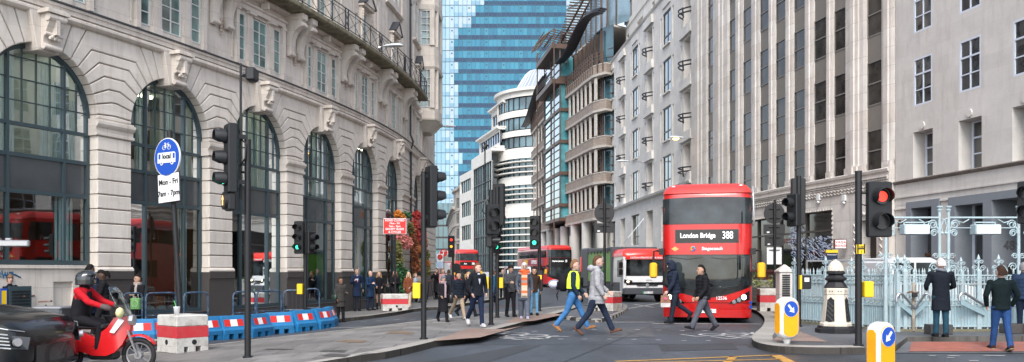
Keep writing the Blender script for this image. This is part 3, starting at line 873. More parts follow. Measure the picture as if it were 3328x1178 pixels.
for a in arches[2:5]:
    for j in range(6): cu.ball((a - 1.3 + .5 * j, -.62, .36), .22, 8, 0, (1, .5, .6)); cu.cut()
cu.build('cushion', mat('cushion_pale', (0.35, 0.42, 0.46), .9, var=.4, vscale=6), AR, world=True, smooth=True)
# ---- first floor
w2 = MB(PL.F)
rects = []
for a in arches + [PA]:
    rects += [(a - .42, a + .42, 8.72, 10.38, .10), (a - 1.30, a - .85, 8.72, 10.30, .10), (a + .85, a + 1.30, 8.72, 10.30, .10)]
holed(w2, -3, SE, 8.5, 11.3, rects, -.08, .3)
w2.build('wall', m_stp, AR, world=True)
pil = MB(PL.F)
for a in arches + [PA]:
    for u in (-.635, .635):
        pil.box(a + u - .15, a + u + .15, -.08, -.01, 8.78, 10.38)
        pil.box(a + u - .18, a + u + .18, -.08, .03, 8.52, 8.76)
        pil.box(a + u - .20, a + u + .20, -.08, .12, 10.38, 10.48); pil.cut()
    for u in (-1.40, 1.40):
        pil.box(a + u - .08, a + u + .08, -.08, .05, 8.56, 10.38); pil.box(a + u - .12, a + u + .12, -.08, .09, 10.38, 10.47); pil.cut()
    profile(pil, a - 1.5, a + 1.5, [(.05, 10.48), (.05, 10.62), (.12, 10.66), (.12, 10.72)], back=-.06)
    pil.box(a - .05, a + .05, .0, .3, 10.74, 10.95); pil.cut()
for c in centers + [PA + PITCH / 2]:
    for u in (-.62, .62): pil.box(c + u - .02, c + u + .02, -.08, -.03, 8.7, 10.9); pil.cut()
pil.build('pilaster', m_stp, AR, world=True)
co = MB(PL.F); profile(co, -3, SE, [(-.06, 10.95), (.03, 10.97), (.12, 11.05), (.12, 11.1)], back=-.1); co.build('cornice', m_stp, AR, world=True)
for a in arches + [PA]:
    for u, w_, c_ in ((0, .82, 2), (-1.075, .43, 1), (1.075, .43, 1)):
        window(AR, PL, a + u, -.13, 8.73, w_, 1.6, c_, 4, m_wwood, m_gls2, .03, .035)
def bracket_prof():
    out = [(0, 9.55), (.10, 9.52), (.16, 9.58), (.17, 9.70), (.14, 9.85), (.18, 10.10), (.30, 10.38), (.48, 10.56), (.62, 10.60), (.68, 10.66), (.67, 10.76), (.60, 10.80), (.66, 10.84), (.66, 11.08), (0, 11.08)]
    return out
for c in centers[:-1] + [centers[-1] - .2]:
    for u in (-.36, .36):
        b = MB(PL.F); b.prism([(p[0] - .06, p[1]) for p in bracket_prof()], c + u - .15, c + u + .15, 'yz')
        b.box(c + u - .18, c + u + .18, -.06, .64, 10.86, 11.06)
        b.tube([(c + u - .18, .57, 10.66), (c + u + .18, .57, 10.66)], .075, 10); b.tube([(c + u - .17, .06, 9.62), (c + u + .17, .06, 9.62)], .08, 10)
        b.build('bracket', m_stp, AR, world=True, smooth=45)
    d = MB(PL.F)
    for j in range(5): d.ball((c, .0, 9.75 - j * .11), .10 - .013 * j, 7, 0, (1, .8, .9))
    d.build('carved_drop', m_stb, AR, world=True, smooth=True)
SB = PL.s_px(1345)
sl_ = MB(PL.F); profile(sl_, -3, SB, [(.70, 11.10), (.76, 11.12), (.80, 11.16), (.80, 11.30), (.76, 11.33)], back=-.1); sl_.build('balcony_slab', m_moss, AR, world=True)
rl = MB(PL.F); s_ = -3.0; k = 0
def rail(mb, a, b, z, r=.018, n_=.72):
    kk = max(1, int((b - a) / .8)); mb.tube([(a + (b - a) * i / kk, n_, z) for i in range(kk + 1)], r, 5)
rail(rl, -3, SB - .05, 12.22, .022); rail(rl, -3, SB - .05, 11.42, .018); rail(rl, -3, SB - .05, 12.08, .013)
while s_ < SB - .2:
    big = k % 3 == 0
    if big:
        for e in (0, .28): rl.tube([(s_ + e, .72, 11.3), (s_ + e, .72, 12.24)], .024, 5)
        rl.tube([(s_, .72, 11.42), (s_ + .28, .72, 12.08)], .012, 4); rl.tube([(s_ + .28, .72, 11.42), (s_, .72, 12.08)], .012, 4)
        rl.tube([(s_ + .14, .72, 11.42), (s_ + .14, .72, 12.08)], .012, 4)
        s_ += .28
    else:
        rl.tube([(s_, .72, 11.3), (s_, .72, 12.22)], .018, 5)
    e_ = min(s_ + 1.15, SB - .06)
    rl.tube([(s_, .72, 11.42), (e_, .72, 12.08)], .012, 4); rl.tube([(e_, .72, 11.42), (s_, .72, 12.08)], .012, 4)
    s_ += 1.15; k += 1
rl.tube([(SB - .05, .72, 11.3), (SB - .05, .72, 12.24)], .026, 5); rl.tube([(SB - .05, .72, 12.22), (SB - .05, 0, 12.22)], .02, 5); rl.tube([(SB - .05, .72, 11.6), (SB - .05, 0, 11.6)], .014, 5)
rl.build('balcony_railing', m_iron, AR, world=True)
# ---- upper floors
w3 = MB(PL.F); rects = []; ws = []
for a in arches + [PA]:
    for z0, z1 in ((11.65, 13.2), (15.2, 17.2), (19, 21)):
        rects.append((a - .40, a + .40, z0, z1, .12)); ws.append((a, z0, .8, z1 - z0, 2))
        for u in (-1.0, 1.0): rects.append((a + u - .22, a + u + .22, z0, z1 - .25, .12)); ws.append((a + u, z0, .44, z1 - z0 - .25, 1))
holed(w3, -3, SE, 11.3, 24, rects, -.1, .25); w3.build('wall', m_stp, AR, world=True)
for s, z, w_, h_, c_ in ws:
    if s > 13: window(AR, PL, s, -.19, z, w_, h_, c_, 4, m_wwood, m_gls2, .03, .035)
p3 = MB(PL.F)
for a in arches[2:] + [PA]:
    p3.prism([(a - .66, 13.5), (a + .66, 13.5), (a, 14.0)], -.1, .22, 'xz'); p3.box(a - .7, a + .7, -.1, .16, 13.38, 13.5)
    for u in (-.55, .55):
        p3.box(a + u - .07, a + u + .07, -.1, .04, 11.6, 13.38)
        for j in range(6): p3.ball((a + u, .05, 13.2 - .12 * j), .08 - .006 * j, 6)
        for q in (1,): p3.box(a + u * 2.5 - .1, a + u * 2.5 + .1, -.1, -.02, 11.5, 14.4)
    profile(p3, a - 1.6, a + 1.6, [(-.02, 14.6), (.1, 14.66), (.1, 14.75)], back=-.1)
    profile(p3, a - 1.6, a + 1.6, [(-.02, 17.6), (.1, 17.66), (.1, 17.75)], back=-.1); p3.cut()
for c in centers[1:]: p3.box(c - .55, c + .55, -.1, -.0, 11.5, 24); p3.cut()
p3.build('dressing', m_stp, AR, world=True)
hd = MB(PL.F)
for a in arches[4:] + [PA]: hd.prism([(a - .74, 13.5), (a - .66, 13.45), (a, 13.98), (a + .66, 13.45), (a + .74, 13.5), (a, 14.1)], -.1, .26, 'xz'); hd.cut()
hd.build('lead_cap', m_lead, AR, world=True)
dp = MB(PL.F); q = PL.s_px(1331)
dp.tube([(q, .08, ZG), (q, .08, 8.2), (q, .2, 8.6), (q, .05, 9), (q, .05, 10.9)], .055, 8); dp.tube([(q, .05, 11.3), (q, .05, 24)], .06, 8)
for z in (2, 4, 6, 7.9, 13, 16): dp.tube([(q, .08, z), (q, .08, z + .12)], .075, 8)
dp.build('downpipe', m_iron, AR, world=True)
so = PL.s_px(1364)
A_ = PL.F(Vector((so, -.1, 0))); ang = PL.rot(so)
ow = MB(); D_, Wd = 1.0, 3.4
oct_ = [(0, 0), (0.18, -.95), (.75, -1.12), (Wd - .7, -1.12), (Wd, -.7), (Wd, 0)]
def oring(z, g=0.0):
    c = Vector((Wd / 2, -.5)); return [((p[0] - c.x) * (1 + g) + c.x, (p[1]) * (1 + g), z) for p in oct_]
for z0, z1, g0, g1 in ((9.9, 10.5, -.5, -.02), (10.5, 10.62, .03, .05), (10.62, 10.95, .0, .0), (10.95, 11.2, 0, 0), (13.5, 13.65, .0, .05), (13.65, 14.0, .02, .0), (14.0, 14.9, 0, 0), (17.0, 17.3, 0, .04), (17.3, 24, 0, 0)):
    ow.loft([oring(z0, g0), oring(z1, g1)])
for z0, z1 in ((11.2, 13.5), (14.9, 17.0)):
    for i, (p, q_) in enumerate(zip(oct_[:-1], oct_[1:])):
        for t in (0.04, .96):
            x = p[0] + (q_[0] - p[0]) * t; y = p[1] + (q_[1] - p[1]) * t
            ow.box(x - .13, x + .13, y - .13 + .13, y + .13 + .1, z0, z1)
ow_ = thing('x', '', '', (0, 0, 0)); bpy.data.objects.remove(ow_)
oo = ow.build('oriel', m_stp, AR); oo.location = A_ - OFF[AR.name]; oo.rotation_euler = (0, 0, ang)
og = MB();
for z0, z1 in ((11.2, 13.5), (14.9, 17.0)):
    og.loft([[(p[0] * .94 + .1, p[1] * .88, z) for p in oct_] for z in (z0, z1)])
gg = og.build('pane', m_gls2, oo)
ob = MB()
for z0, z1 in ((11.2, 13.5), (14.9, 17.0)):
    x, y0, y1 = .10, -.86, -.16
    for t in (0, .5, 1):
        yy = y0 + (y1 - y0) * t; ob.box(x + .02 - .03, x + .02 + .03, yy - .02, yy + .02, z0 + .05, z1)
    for t in range(6):
        zz = z0 + .05 + (z1 - z0 - .1) * t / 5; ob.box(x - .012, x + .05, y0, y1, zz - .018, zz + .018)
ob.build('glazing_bars', m_wwood, oo)
bd = MB(PL.F); bd.box(-3, SE, -14, -7.3, ZG, 24, nx=10); bd.box(-3, SE, -13.9, -.5, 23.6, 24, nx=10)
bd.box(SE - .3, SE, -13.9, -.37, ZG, 23.6); bd.box(-3, -2.7, -13.9, -.37, ZG, 23.6)
bd.build('rear_wall', m_stp, AR, world=True)
# ------------------------------------------------------------------ frontage on the right
from mathutils import interpolate
_q = [(18.45, 10.0), (17.5, 15.4), (16.55, 20.9), (15.6, 26.3), (14.5, 32.6)]
def _curve():
    P = [(14.5, 32.6), (13.4, 37.5), (12.5, 42.7), (11.85, 47.8), (11.26, 53.8), (10.72, 60), (10.1, 67), (9.3, 77.5), (9.1, 80)]
    return P
PR = Plan(_q + _curve()[1:], -1)
s12 = PR.s_px(2908); s23 = PR.s_px(2250); s3e = PR.s_px(1950)
m_r1 = stone('portland_smooth', (0.57, 0.55, 0.52), 1.4, .5, .90, .006, .09, stain=(0.30, 0.26, 0.235), samt=.55)
m_r2 = stone('portland_pier', (0.60, 0.575, 0.54), 3.0, .72, .62, .010, .16, col2=(0.53, 0.49, 0.45), stain=(0.27, 0.235, 0.20), samt=.6)
m_r3 = stone('limestone_panel', (0.64, 0.615, 0.58), 1.1, .8, .78, .008, .10, stain=(0.32, 0.29, 0.26), samt=.4)
m_taupe = mat('taupe_panel', (0.17, 0.155, 0.135), .6, var=.08, vscale=2)
m_metal = mat('window_metal', (0.17, 0.16, 0.15), .5)
m_wm = mat('window_white', (0.55, 0.60, 0.68), .4)
m_grey = mat('granite_grey', (0.17, 0.19, 0.215), .5, var=.14, vscale=30, dirt=(0.22, 0.23, 0.25), dscale=2, damt=.4)
m_gd = darkglass('office_glass', (0.022, 0.024, 0.026), .03, .9, .6, .8)
m_gt = darkglass('teal_glass', (0.022, 0.06, 0.075), .04, .9, .4, .6)
m_gd2 = darkglass('bay_glass', (0.020, 0.018, 0.016), .06, .35, .7, 1.2)
for _n in m_gd2.node_tree.nodes:
    if _n.type == 'BSDF_PRINCIPLED': _n.inputs['Coat Weight'].default_value = 0
m_gb = darkglass('shop_glass', (0.012, 0.012, 0.012), .05, .6, .6, .5, .05)
m_black = mat('black_paint', (0.012, 0.013, 0.015), .4)
m_darkstone = mat('moulding_dark', (0.16, 0.14, 0.125), .9, var=.3, vscale=5)
m_wood = mat('door_wood', (0.10, 0.045, 0.025), .5, var=.3, vscale=6)
ZR = -.1
def base(px):
    s = PR.s_px(px); q = PR.pos(s); return (float(q[0]), float(q[1]), .12)
# ---- plain stone building with white windows
B1 = thing('plain_stone_building', 'pale smooth stone building with white framed windows and grey granite entrances at far right', 'building', base(3100))
w1 = MB(PR.F)
def sp(a): return PR.s_px(a)
rects = []; wins = []
cs = []
for a, b in ((2985, 3045), (3137, 3210)):
    cs.append(((sp(a) + sp(b)) / 2))
pit = cs[0] - cs[1]
W1 = 1.02
sc_ = [cs[0] - pit * k for k in range(0, 4)]
for s in sc_:
    for z0, z1 in ((7.54, 9.26), (10.2, 11.95), (12.9, 14.6), (15.6, 17.3)):
        rects.append((s - W1 / 2, s + W1 / 2, z0, z1, .08)); wins.append((s, z0, W1, z1 - z0, .06))
    rects.append((s - .55, s + .55, 4.92, 6.6, .55)); wins.append((s - .02, 4.94, .98, 1.64, .5))
rects1 = [r for r in rects if r[0] > 0]
holed(w1, -2, s12 - .04, 4.0, 20, rects1, 0)
w1.build('wall', m_r1, B1, world=True)
for s, z, w_, h_, n_ in wins:
    window(B1, PR, s, -n_, z, w_, h_, 2, [.33], m_wm, m_gd, .04, .06, rail=.66)
g1 = MB(PR.F)
o1 = (sp(3052), sp(2977)); o1s = (sp(3078), sp(2958))
o2 = (sp(3218), sp(3131)); o2s = (sp(3480), sp(3109)); o3 = (sp(3420), sp(3244))
holed(g1, o1s[0], o1s[1], ZR, 4.07, [(o1[0], o1[1], .0, 3.83, .7)], .07)
holed(g1, o2s[0], o2s[1], ZR, 4.05, [(o2[0], o2[1], .25, 3.75, .75), (o3[0], o3[1], .0, 3.8, 1.3)], .07)
for a, b, z in ((o1s[0], o1s[1], 4.07), (o2s[0], o2s[1], 4.05)):
    g1.quad((a, .07, z), (b, .07, z), (b, 0, z), (a, 0, z))
    g1.quad((a, .07, ZR), (a, .07, z), (a, -.02, z), (a, -.02, ZR)); g1.quad((b, .07, ZR), (b, .07, z), (b, -.02, z), (b, -.02, ZR))
g1.build('entrance_surround', m_grey, B1, world=True)
w1b = MB(PR.F)
holed(w1b, -2, s12 - .04, ZR, 4.0, [(o2s[0] + .03, o2s[1] - .03, ZR, 4.0, .01), (o1s[0] + .03, o1s[1] - .03, ZR, 4.0, .01)], -.01)
profile(w1b, -2, s12 - .04, [(0, 4.24), (.05, 4.27), (.05, 4.33), (0, 4.34)], back=-.05)
profile(w1b, o1s[1] + .02, s12 - .04, [(0, 3.82), (.05, 3.84), (.05, 3.9), (0, 3.91)], back=-.05)
profile(w1b, o2s[1] + .02, o1s[0] - .02, [(0, 3.95), (.05, 3.97), (.05, 4.03), (0, 4.04)], back=-.05)
w1b.build('wall', m_r1, B1, world=True)
ld = MB(PR.F); profile(ld, -2, s12 - .02, [(0, 4.78), (.08, 4.82), (.12, 4.88), (0, 4.93)], back=-.05); ld.build('ledge', m_darkstone, B1, world=True)
for s in sc_:
    rd = MB(PR.F); rd.tube([(s + .0, -.01, 6.78), (s, .05, 6.78)], .13, 16); rd.build('roundel', m_r1, B1, world=True)
dr = MB(PR.F); dr.box(o1[0] + .02, o1[1] - .02, -.66, -.6, 0, 2.1); dr.box(o1[0], o1[0] + .1, -.6, -.5, 0, 3.8); dr.box(o1[0], o1[1], -.6, -.5, 2.1, 2.2); dr.build('door', m_wood, B1, world=True)
dr = MB(PR.F); dr.box(o1[0] + .02, o1[1] - .02, -.66, -.62, 2.2, 3.83); dr.build('transom_glass', m_gd, B1, world=True)
dr = MB(PR.F); dr.box(o2[0], o2[1], -.7, -.66, .2, 3.75); dr.build('pane', m_gd, B1, world=True)
dr = MB(PR.F)
for q in (o2[0] + .05, o2[0] + .62, o2[1] - .03): dr.box(q - .03, q + .03, -.66, -.6, .25, 3.75)
for z in (.3, 1.5, 2.25, 2.95, 3.7): dr.box(o2[0] + .08, o2[0] + .59, -.655, -.6, z - .02, z + .02)
dr.build('window_frame', m_wm, B1, world=True)
dr = MB(PR.F); dr.box(o3[0], o3[1], -1.25, -1.2, 0, 3.8); dr.build('door_recess', mat('recess_dark', (0.03, 0.02, 0.018), .6), B1, world=True)
dr = MB(PR.F); dr.box(o3[0] + .2, o3[1] - .3, -1.2, -1.12, 0, 2.4); dr.build('door', m_wood, B1, world=True)
pq = MB(PR.F); pq.box(o3[1] - .04, o3[1] - .0, -.95, -.5, .9, 1.75); pq.build('plaque', mat('plaque_dark', (0.02, 0.018, 0.017), .5), B1, world=True)
P = PR.F(Vector((o3[1] - .02, -.55, 2.35))) - OFF[B1.name]
text('48', .42, mat('numeral_grey', (0.10, 0.10, 0.105), .5), B1, P, (R(90), 0, PR.rot(o3[1]) + R(90)), .01)
for s in (sp(2870 + 60), sp(2925 + 22)):
    cr = MB(PR.F); cr.prism([(s - .1, 3.25), (s - .07, 3.12), (s, 3.06), (s + .07, 3.12), (s + .1, 3.25), (s + .09, 3.42), (s, 3.46), (s - .09, 3.42)], .0, .05, 'xz'); cr.build('crest', mat('crest_brown', (0.06, 0.04, 0.03), .6), B1, world=True)
bd = MB(PR.F); bd.box(-2, s12 - .1, -9, -8.8, ZR, 20); bd.box(-2, s12 - .1, -9, -.1, 19.8, 20.0); bd.build('rear_wall', m_r1, B1, world=True)
# ---- tall building with fluted stone piers
B2 = thing('piered_stone_building', 'tall stone building with fluted piers, taupe panels between dark windows, restaurant below', 'building', base(2600))
strips = [(2306, 2322), (2374, 2393), (2421, 2445), (2474, 2500), (2528, 2558), (2589, 2620), (2651, 2688), (2720, 2756), (2829, 2870)]
st = []
for a, b in strips: st.append((sp(b) , sp(a)))
st = [(a - .05, b + .05) for a, b in st]
zw = [(5.45, 7.1), (8.05, 9.8), (10.78, 12.53), (13.5, 15.25), (16.2, 17.95), (18.9, 20.7)]
pn = MB(PR.F); gl = None
for a, b in st:
    zz = 5.45
    for (z0, z1), nx_ in zip(zw, zw[1:] + [(22, 22)]):
        pn.quad((a - .05, -.02, z1), (b + .05, -.02, z1), (b + .05, -.02, nx_[0]), (a - .05, -.02, nx_[0])); pn.cut()
pn.build('spandrel_panel', m_taupe, B2, world=True)
for a, b in st:
    for z0, z1 in zw:
        w_ = b - a + .06
        window(B2, PR, (a + b) / 2, -.06, z0, w_, z1 - z0, 1, [], m_metal, m_gd2, .05, .05, rail=.5)
pr_ = MB(PR.F)
edges = sorted(st)
pb = [(s12, edges[0][0])] + [(edges[i][1], edges[i + 1][0]) for i in range(len(edges) - 1)] + [(edges[-1][1], s23)]
for a, b in pb:
    wd = b - a; e = min(.14, wd * .16)
    if wd > 1.3:
        k = .2
        poly = [(a, -.36), (a, .05), (a + k * .6, .10), (a + wd * .25, .12), (a + wd * .27, .17), (a + wd * .40, .19), (a + wd * .42, .24), (a + wd * .58, .24), (a + wd * .6, .19), (a + wd * .73, .17), (a + wd * .75, .12), (b - k * .6, .10), (b, .05), (b, -.36)]
    else:
        poly = [(a, -.36), (a, .04), (a + e, .08), (a + wd * .3, .09), (a + wd * .33, .14), (a + wd * .67, .14), (a + wd * .7, .09), (b - e, .08), (b, .04), (b, -.36)]
    pr_.prism(poly, 5.6, 22.5, 'xy')
    poly2 = [(p[0], p[1] + (.07 if p[1] > -.3 else 0)) for p in poly]
    pr_.prism([(a, -.36), (a, .05), (a + e, .13), (b - e, .13), (b, .05), (b, -.36)] if wd <= 1.3 else poly2, 5.45, 5.6 + .15, 'xy'); pr_.cut()
pr_.build('pier', m_r2, B2, world=True)
lo = MB(PR.F)
shop = (sp(2727), s23 - .6)
door = (sp(2871), sp(2818))
holed(lo, s12, s23, ZR, 5.46, [(shop[0], shop[1], .85, 4.12, .35), (door[0], door[1], ZR, 3.55, .5)], .24, .35)
lo.quad((s12, .24, 5.46), (s23, .24, 5.46), (s23, -.35, 5.46), (s12, -.35, 5.46))
lo.quad((s12, .24, ZR), (s12, .24, 5.46), (s12, -.1, 5.46), (s12, -.1, ZR))
profile(lo, s12, s23, [(.24, 5.30), (.30, 5.34), (.32, 5.44), (.24, 5.48)], back=.2)
lo.build('wall', m_r2, B2, world=True)
zz_ = MB(PR.F)
L0, L1 = s12 + .05, s23
n_ = int((L1 - L0) / .14)
for k in range(n_):
    a = L0 + k * .14
    zz_.box(a, a + .09, .24, .30, 5.03, 5.10); zz_.box(a + .05, a + .12, .24, .28, 4.96, 5.0)
for z in (4.84, 4.72):
    zz_.tube([(L0 + k * .12, .27, z + (.05 if k % 2 else -.02)) for k in range(int((L1 - L0) / .12))], .03, 5)
profile(zz_, L0, L1, [(.24, 5.10), (.33, 5.12), (.33, 5.16), (.24, 5.18)], back=.2)
zz_.build('carved_band', m_stb if False else m_r2, B2, world=True)
gs = MB(PR.F); gs.box(shop[0], shop[1], -.12, -.08, .85, 4.12, nx=8); gs.build('shop_window', m_gb, B2, world=True)
gf = MB(PR.F)
for i in range(8):
    q = shop[0] + .03 + (shop[1] - shop[0] - .06) * i / 7; gf.box(q - .04, q + .04, -.08, .0, .85, 4.12)
gf.box(shop[0], shop[1], -.07, -.01, 3.25, 3.33, nx=8); gf.box(shop[0], shop[1], -.07, -.01, .85, .95, nx=8); gf.build('shop_frame', mat('bronze_frame', (0.06, 0.05, 0.04), .5), B2, world=True)
rp = MB(PR.F)
for k in range(int((shop[1] - shop[0]) / .2)):
    rp.box(shop[0] + k * .2, shop[0] + k * .2 + .1, .24, .28, 4.12, 4.19)
for k in range(16): rp.box(shop[0] - .08, shop[0] - .01, .24, .28, .9 + k * .2, 1.0 + k * .2)
rp.build('rope_trim', m_r2, B2, world=True)
zp = MB(PR.F)
for q in (door[0] - .28, door[1] + .28):
    zp.tube([(q + (.07 if k % 2 else -.07), .26, .2 + k * .14) for k in range(24)], .035, 5)
zp.tube([(door[0] - .3 + k * .12, .27, 3.75 + (.07 if k % 2 else 0)) for k in range(int((door[1] - door[0] + .6) / .12))], .05, 5)
zp.build('zigzag_carving', m_r2, B2, world=True)
dd = MB(PR.F); dd.box(door[0], door[1], -.3, -.26, ZR, 3.55); dd.build('door_recess', MATS['recess_dark'], B2, world=True)
dd = MB(PR.F); dd.box(door[0] + .03, door[0] + .12, -.2, .1, 0, 2.3); dd.build('door', mat('door_orange', (0.35, 0.12, 0.04), .5), B2, world=True)
s_ = sp(2750); text('51', .36, mat('numeral_dark', (0.03, 0.035, 0.035), .5), B2, PR.F(Vector((s_, .26, 1.92))) - OFF[B2.name], (R(90), 0, PR.rot(s_)), .01)
for px, py in ((2682, 652), (2772, 654)):
    s_ = sp(px); z = PR.z(px, py); al = MB(PR.F); al.box(s_ - .1, s_ + .1, .24, .34, z, z + .25); al.ball((s_, .3, z - .08), .07, 8); al.build('alarm_box', mat('alarm_white', (0.6, 0.62, 0.62), .5), B2, world=True)
bd = MB(PR.F); bd.box(s12, s23 + .1, -9, -8.8, ZR, 22.5, nx=6); bd.box(s12, s23, -9, -.37, 22.2, 22.4, nx=6); bd.box(s12, s12 + .3, -8.8, -.37, 5.5, 22.2); bd.build('rear_wall', m_r2, B2, world=True)
s_ = sp(2543); text('VAGABOND', .34, mat('letters_red', (0.30, 0.05, 0.04), .5), B2, PR.F(Vector((s_, -.06, 2.95))) - OFF[B2.name], (R(90), 0, PR.rot(s_)), .005, space=1.5)
s_ = sp(2445); text('WINES\nBEERS\nCIDERS\nSPIRITS', .2, mat('letters_grey', (0.22, 0.21, 0.20), .6), B2, PR.F(Vector((s_, -.06, 1.6))) - OFF[B2.name], (R(90), 0, PR.rot(s_)), .005)
fox = MB()
rf = random.Random(11)
body = [(-1.55, 2.75), (-1.45, 3.45), (-1.35, 2.95), (-1.1, 3.42), (-1.02, 2.9), (-.78, 2.72), (-1.05, 2.5), (-1.1, 2.3), (-.6, 2.35), (.3, 2.35), (.75, 2.2), (1.0, 1.9), (1.25, 2.1), (1.7, 1.7), (1.9, .95), (1.6, .8), (1.35, 1.35), (1.0, 1.45), (.85, 1.2), (.65, .7), (.75, .1), (.55, .08), (.45, .6), (.25, 1.25), (-.5, 1.15), (-.9, 1.2), (-1.0, .65), (-.95, .0), (-1.2, .0), (-1.3, .7), (-1.45, 1.4), (-1.6, 2.1)]
def inpoly(x, y, P):
    c = False; j = len(P) - 1
    for i in range(len(P)):
        if (P[i][1] > y) != (P[j][1] > y) and x < (P[j][0] - P[i][0]) * (y - P[i][1]) / (P[j][1] - P[i][1]) + P[i][0]: c = not c
        j = i
    return c
cnt = 0
while cnt < 760:
    x, y = rf.uniform(-1.7, 2.0), rf.uniform(0, 3.45)
    if not inpoly(x, y, body): continue
    cnt += 1
    a = -.5 + .5 * math.sin(x * 2.1) + rf.uniform(-.4, .4) - (1.0 if y < 1.2 else 0)
    L_, W_ = rf.uniform(.10, .2), rf.uniform(.014, .026)
    c_, s_2 = math.cos(a), math.sin(a)
    pts = [(-L_ / 2, 0), (0, W_), (L_ / 2, 0), (0, -W_)]
    y0 = -.003 * (cnt % 4)
    fox.add([(x + p[0] * c_ - p[1] * s_2, y0, y + p[0] * s_2 + p[1] * c_) for p in pts], [(0, 1, 2, 3)], cnt % 3 == 0)
s_ = sp(2668)
fx = fox.build('window_painting', [mat('paint_white_blue', (0.55, 0.62, 0.75), .7), mat('paint_blue', (0.24, 0.32, 0.48), .7)], B2)
fx.location = PR.F(Vector((s_, -.05, .95))) - OFF[B2.name]; fx.rotation_euler = (0, 0, PR.rot(s_)); fx.scale = (1.75, 1, .90)
# ---- limestone building with curved balcony rails
B3 = thing('balconied_stone_building', 'pale limestone block with recessed balconies behind curved black rails, mid street', 'building', base(2100))
w3_ = MB(PR.F); rects = []; wins = []
bigc = [(sp(2150) + sp(2178)) / 2, (sp(2043) + sp(2066)) / 2, (sp(1973) + sp(1988)) / 2]
bp_ = (bigc[2] - bigc[0]) / 2
bigc = [bigc[0] + bp_ * k for k in range(3)]
tops = [19.75, 16.4, 13.05, 9.65]
for ci, s in enumerate(bigc):
    for zt in tops:
        rects.append((s - 1.05, s + 1.05, zt - 2.35, zt, .14)); wins.append((s, zt - 2.35, 2.1, 2.35))
        rects.append((s - 1.75, s - 1.4, zt - 2.3, zt - .1, .2, True)); rects.append((s + 1.4, s + 1.75, zt - 2.3, zt - .1, .2, True))
    q = s - bp_ / 2
    for zt in tops:
        rects.append((q - .75, q + .75, zt - 2.6, zt + .1, .6, True))
        for u in (-1.2, 1.2): rects.append((q + u - .12, q + u + .12, zt - 2.3, zt - .1, .3, True))
    for zt in (6.15,):
        rects.append((s - 1.5, s + 1.5, 3.7, zt, .35)); wins.append((s, 3.7, 3.0, zt - 3.7))
        rects.append((q - 1.0, q + 1.0, 0, zt, .6, True))
        rects.append((s - 1.5, s + 1.5, .3, 3.2, .35)); wins.append((s, .3, 3.0, 2.9))
rects = [r for r in rects if r[0] > s23 + .05]
holed(w3_, s23, s3e + .5, ZR, 20.9, rects, -.1, .3, back=False)
holed(w3_, s23, s3e + .5, 21.0, 27.2, [(s - 1.6, s + 1.6, 24.8, 26.4, .4, True) for s in bigc] + [(s - .5, s + .5, 21.6, 23.5, .6, True) for s in bigc] + [(s - bp_ / 2 - 1.2, s - bp_ / 2 + 1.2, 21.6, 23.5, 1.2, True) for s in bigc[1:]], -1.6, .3)
profile(w3_, s23, s3e + .5, [(-.1, 20.85), (.0, 20.9), (.06, 21.0), (-.05, 21.1)], back=-1.7)
profile(w3_, s23, s3e + .5, [(-1.6, 24.1), (-1.5, 24.15), (-1.5, 24.3)], back=-1.9)
for s in bigc:
    q = s - bp_ / 2
    if q < s23 + 1:
        pass
    for zt in tops + [7.0]:
        if q - 1.3 > s23:
            w3_.box(q - 1.3, q + 1.3, -.1, .1, zt + .25, zt + .85);
    w3_.box(s - 1.0, s + 1.0, -.1, -.02, 20.1, 20.6)
    for zt in tops: w3_.box(s - .95, s + .95, -.1, .02, zt - 2.45, zt - 2.35)
profile(w3_, s23, s3e + .5, [(-.1, 7.0), (.2, 7.1), (.25, 7.25), (-.1, 7.35)], back=-.15)
w3_.build('wall', m_r3, B3, world=True)
for s, z, w_, h_ in wins:
    if s - w_ / 2 > s23: window(B3, PR, s, -.22 if w_ < 2.5 else -.35, z, w_, h_, 4 if w_ > 2.5 else 2, [], m_black, m_gt, .07, .09, rail=.28)
for s in bigc:
    q = s - bp_ / 2
    if q < s23 - .3: continue
    for zt in tops:
        rb = MB(PR.F)
        for dz in (0, .26):
            rb.tube([(q - .95 + 1.9 * i / 8, -.1 + .55 * math.sin(PI * i / 8), zt - 1.75 + dz) for i in range(9)], .05, 6)
        rb.tube([(q - .5, .28, zt - 2.1), (q - .5, .34, zt - 1.45)], .055, 6)
        rb.build('balcony_rail', m_iron, B3, world=True)
bd = MB(PR.F); bd.box(s23, s3e + .5, -9, -8.8, ZR, 24, nx=6); bd.box(s23, s3e + .5, -9, -1.7, 27, 27.2, nx=6); bd.box(s3e + .3, s3e + .5, -8.8, -.1, ZR, 20.9); bd.box(s3e + .3, s3e + .5, -8.8, -1.7, 20.9, 27); bd.build('rear_wall', m_r3, B3, world=True)
# ---- glass and brick building with colonnade
P4 = Plan([(8.95, 79.5), (8.0, 80.6), (7.45, 83), (6.75, 87), (5.9, 91.2), (5.3, 94.5), (5.1, 97.5), (4.2, 103), (3.4, 110), (2.9, 115)], -1)
m_brick = stone('buff_brick', (0.34, 0.28, 0.235), .5, .16, .7, .03, .2, stain=(0.2, 0.16, 0.13), samt=.3)
m_band = mat('band_stone', (0.50, 0.46, 0.41), .8, var=.12, vscale=3)
m_brown = mat('bronze_steel', (0.09, 0.055, 0.04), .5)
m_can = mat('canopy_dark', (0.025, 0.025, 0.032), .45)
m_gt2 = darkglass('aqua_glass', (0.06, 0.20, 0.23), .04, .9, .45, .5)
q = P4.pos(10)
B4 = thing('brick_banded_building', 'curving glass building with buff brick bands, fins, dark winged canopies and colonnade below', 'building', (float(q[0]), float(q[1]), .12))
def s4(px): return P4.s_px(px)
S4 = P4.s[-1]; ta, tb = s4(1848), s4(1796)
bz = [7.4, 10.75, 14.1, 17.45, 20.8]
bb = MB(P4.F); bs = MB(P4.F)
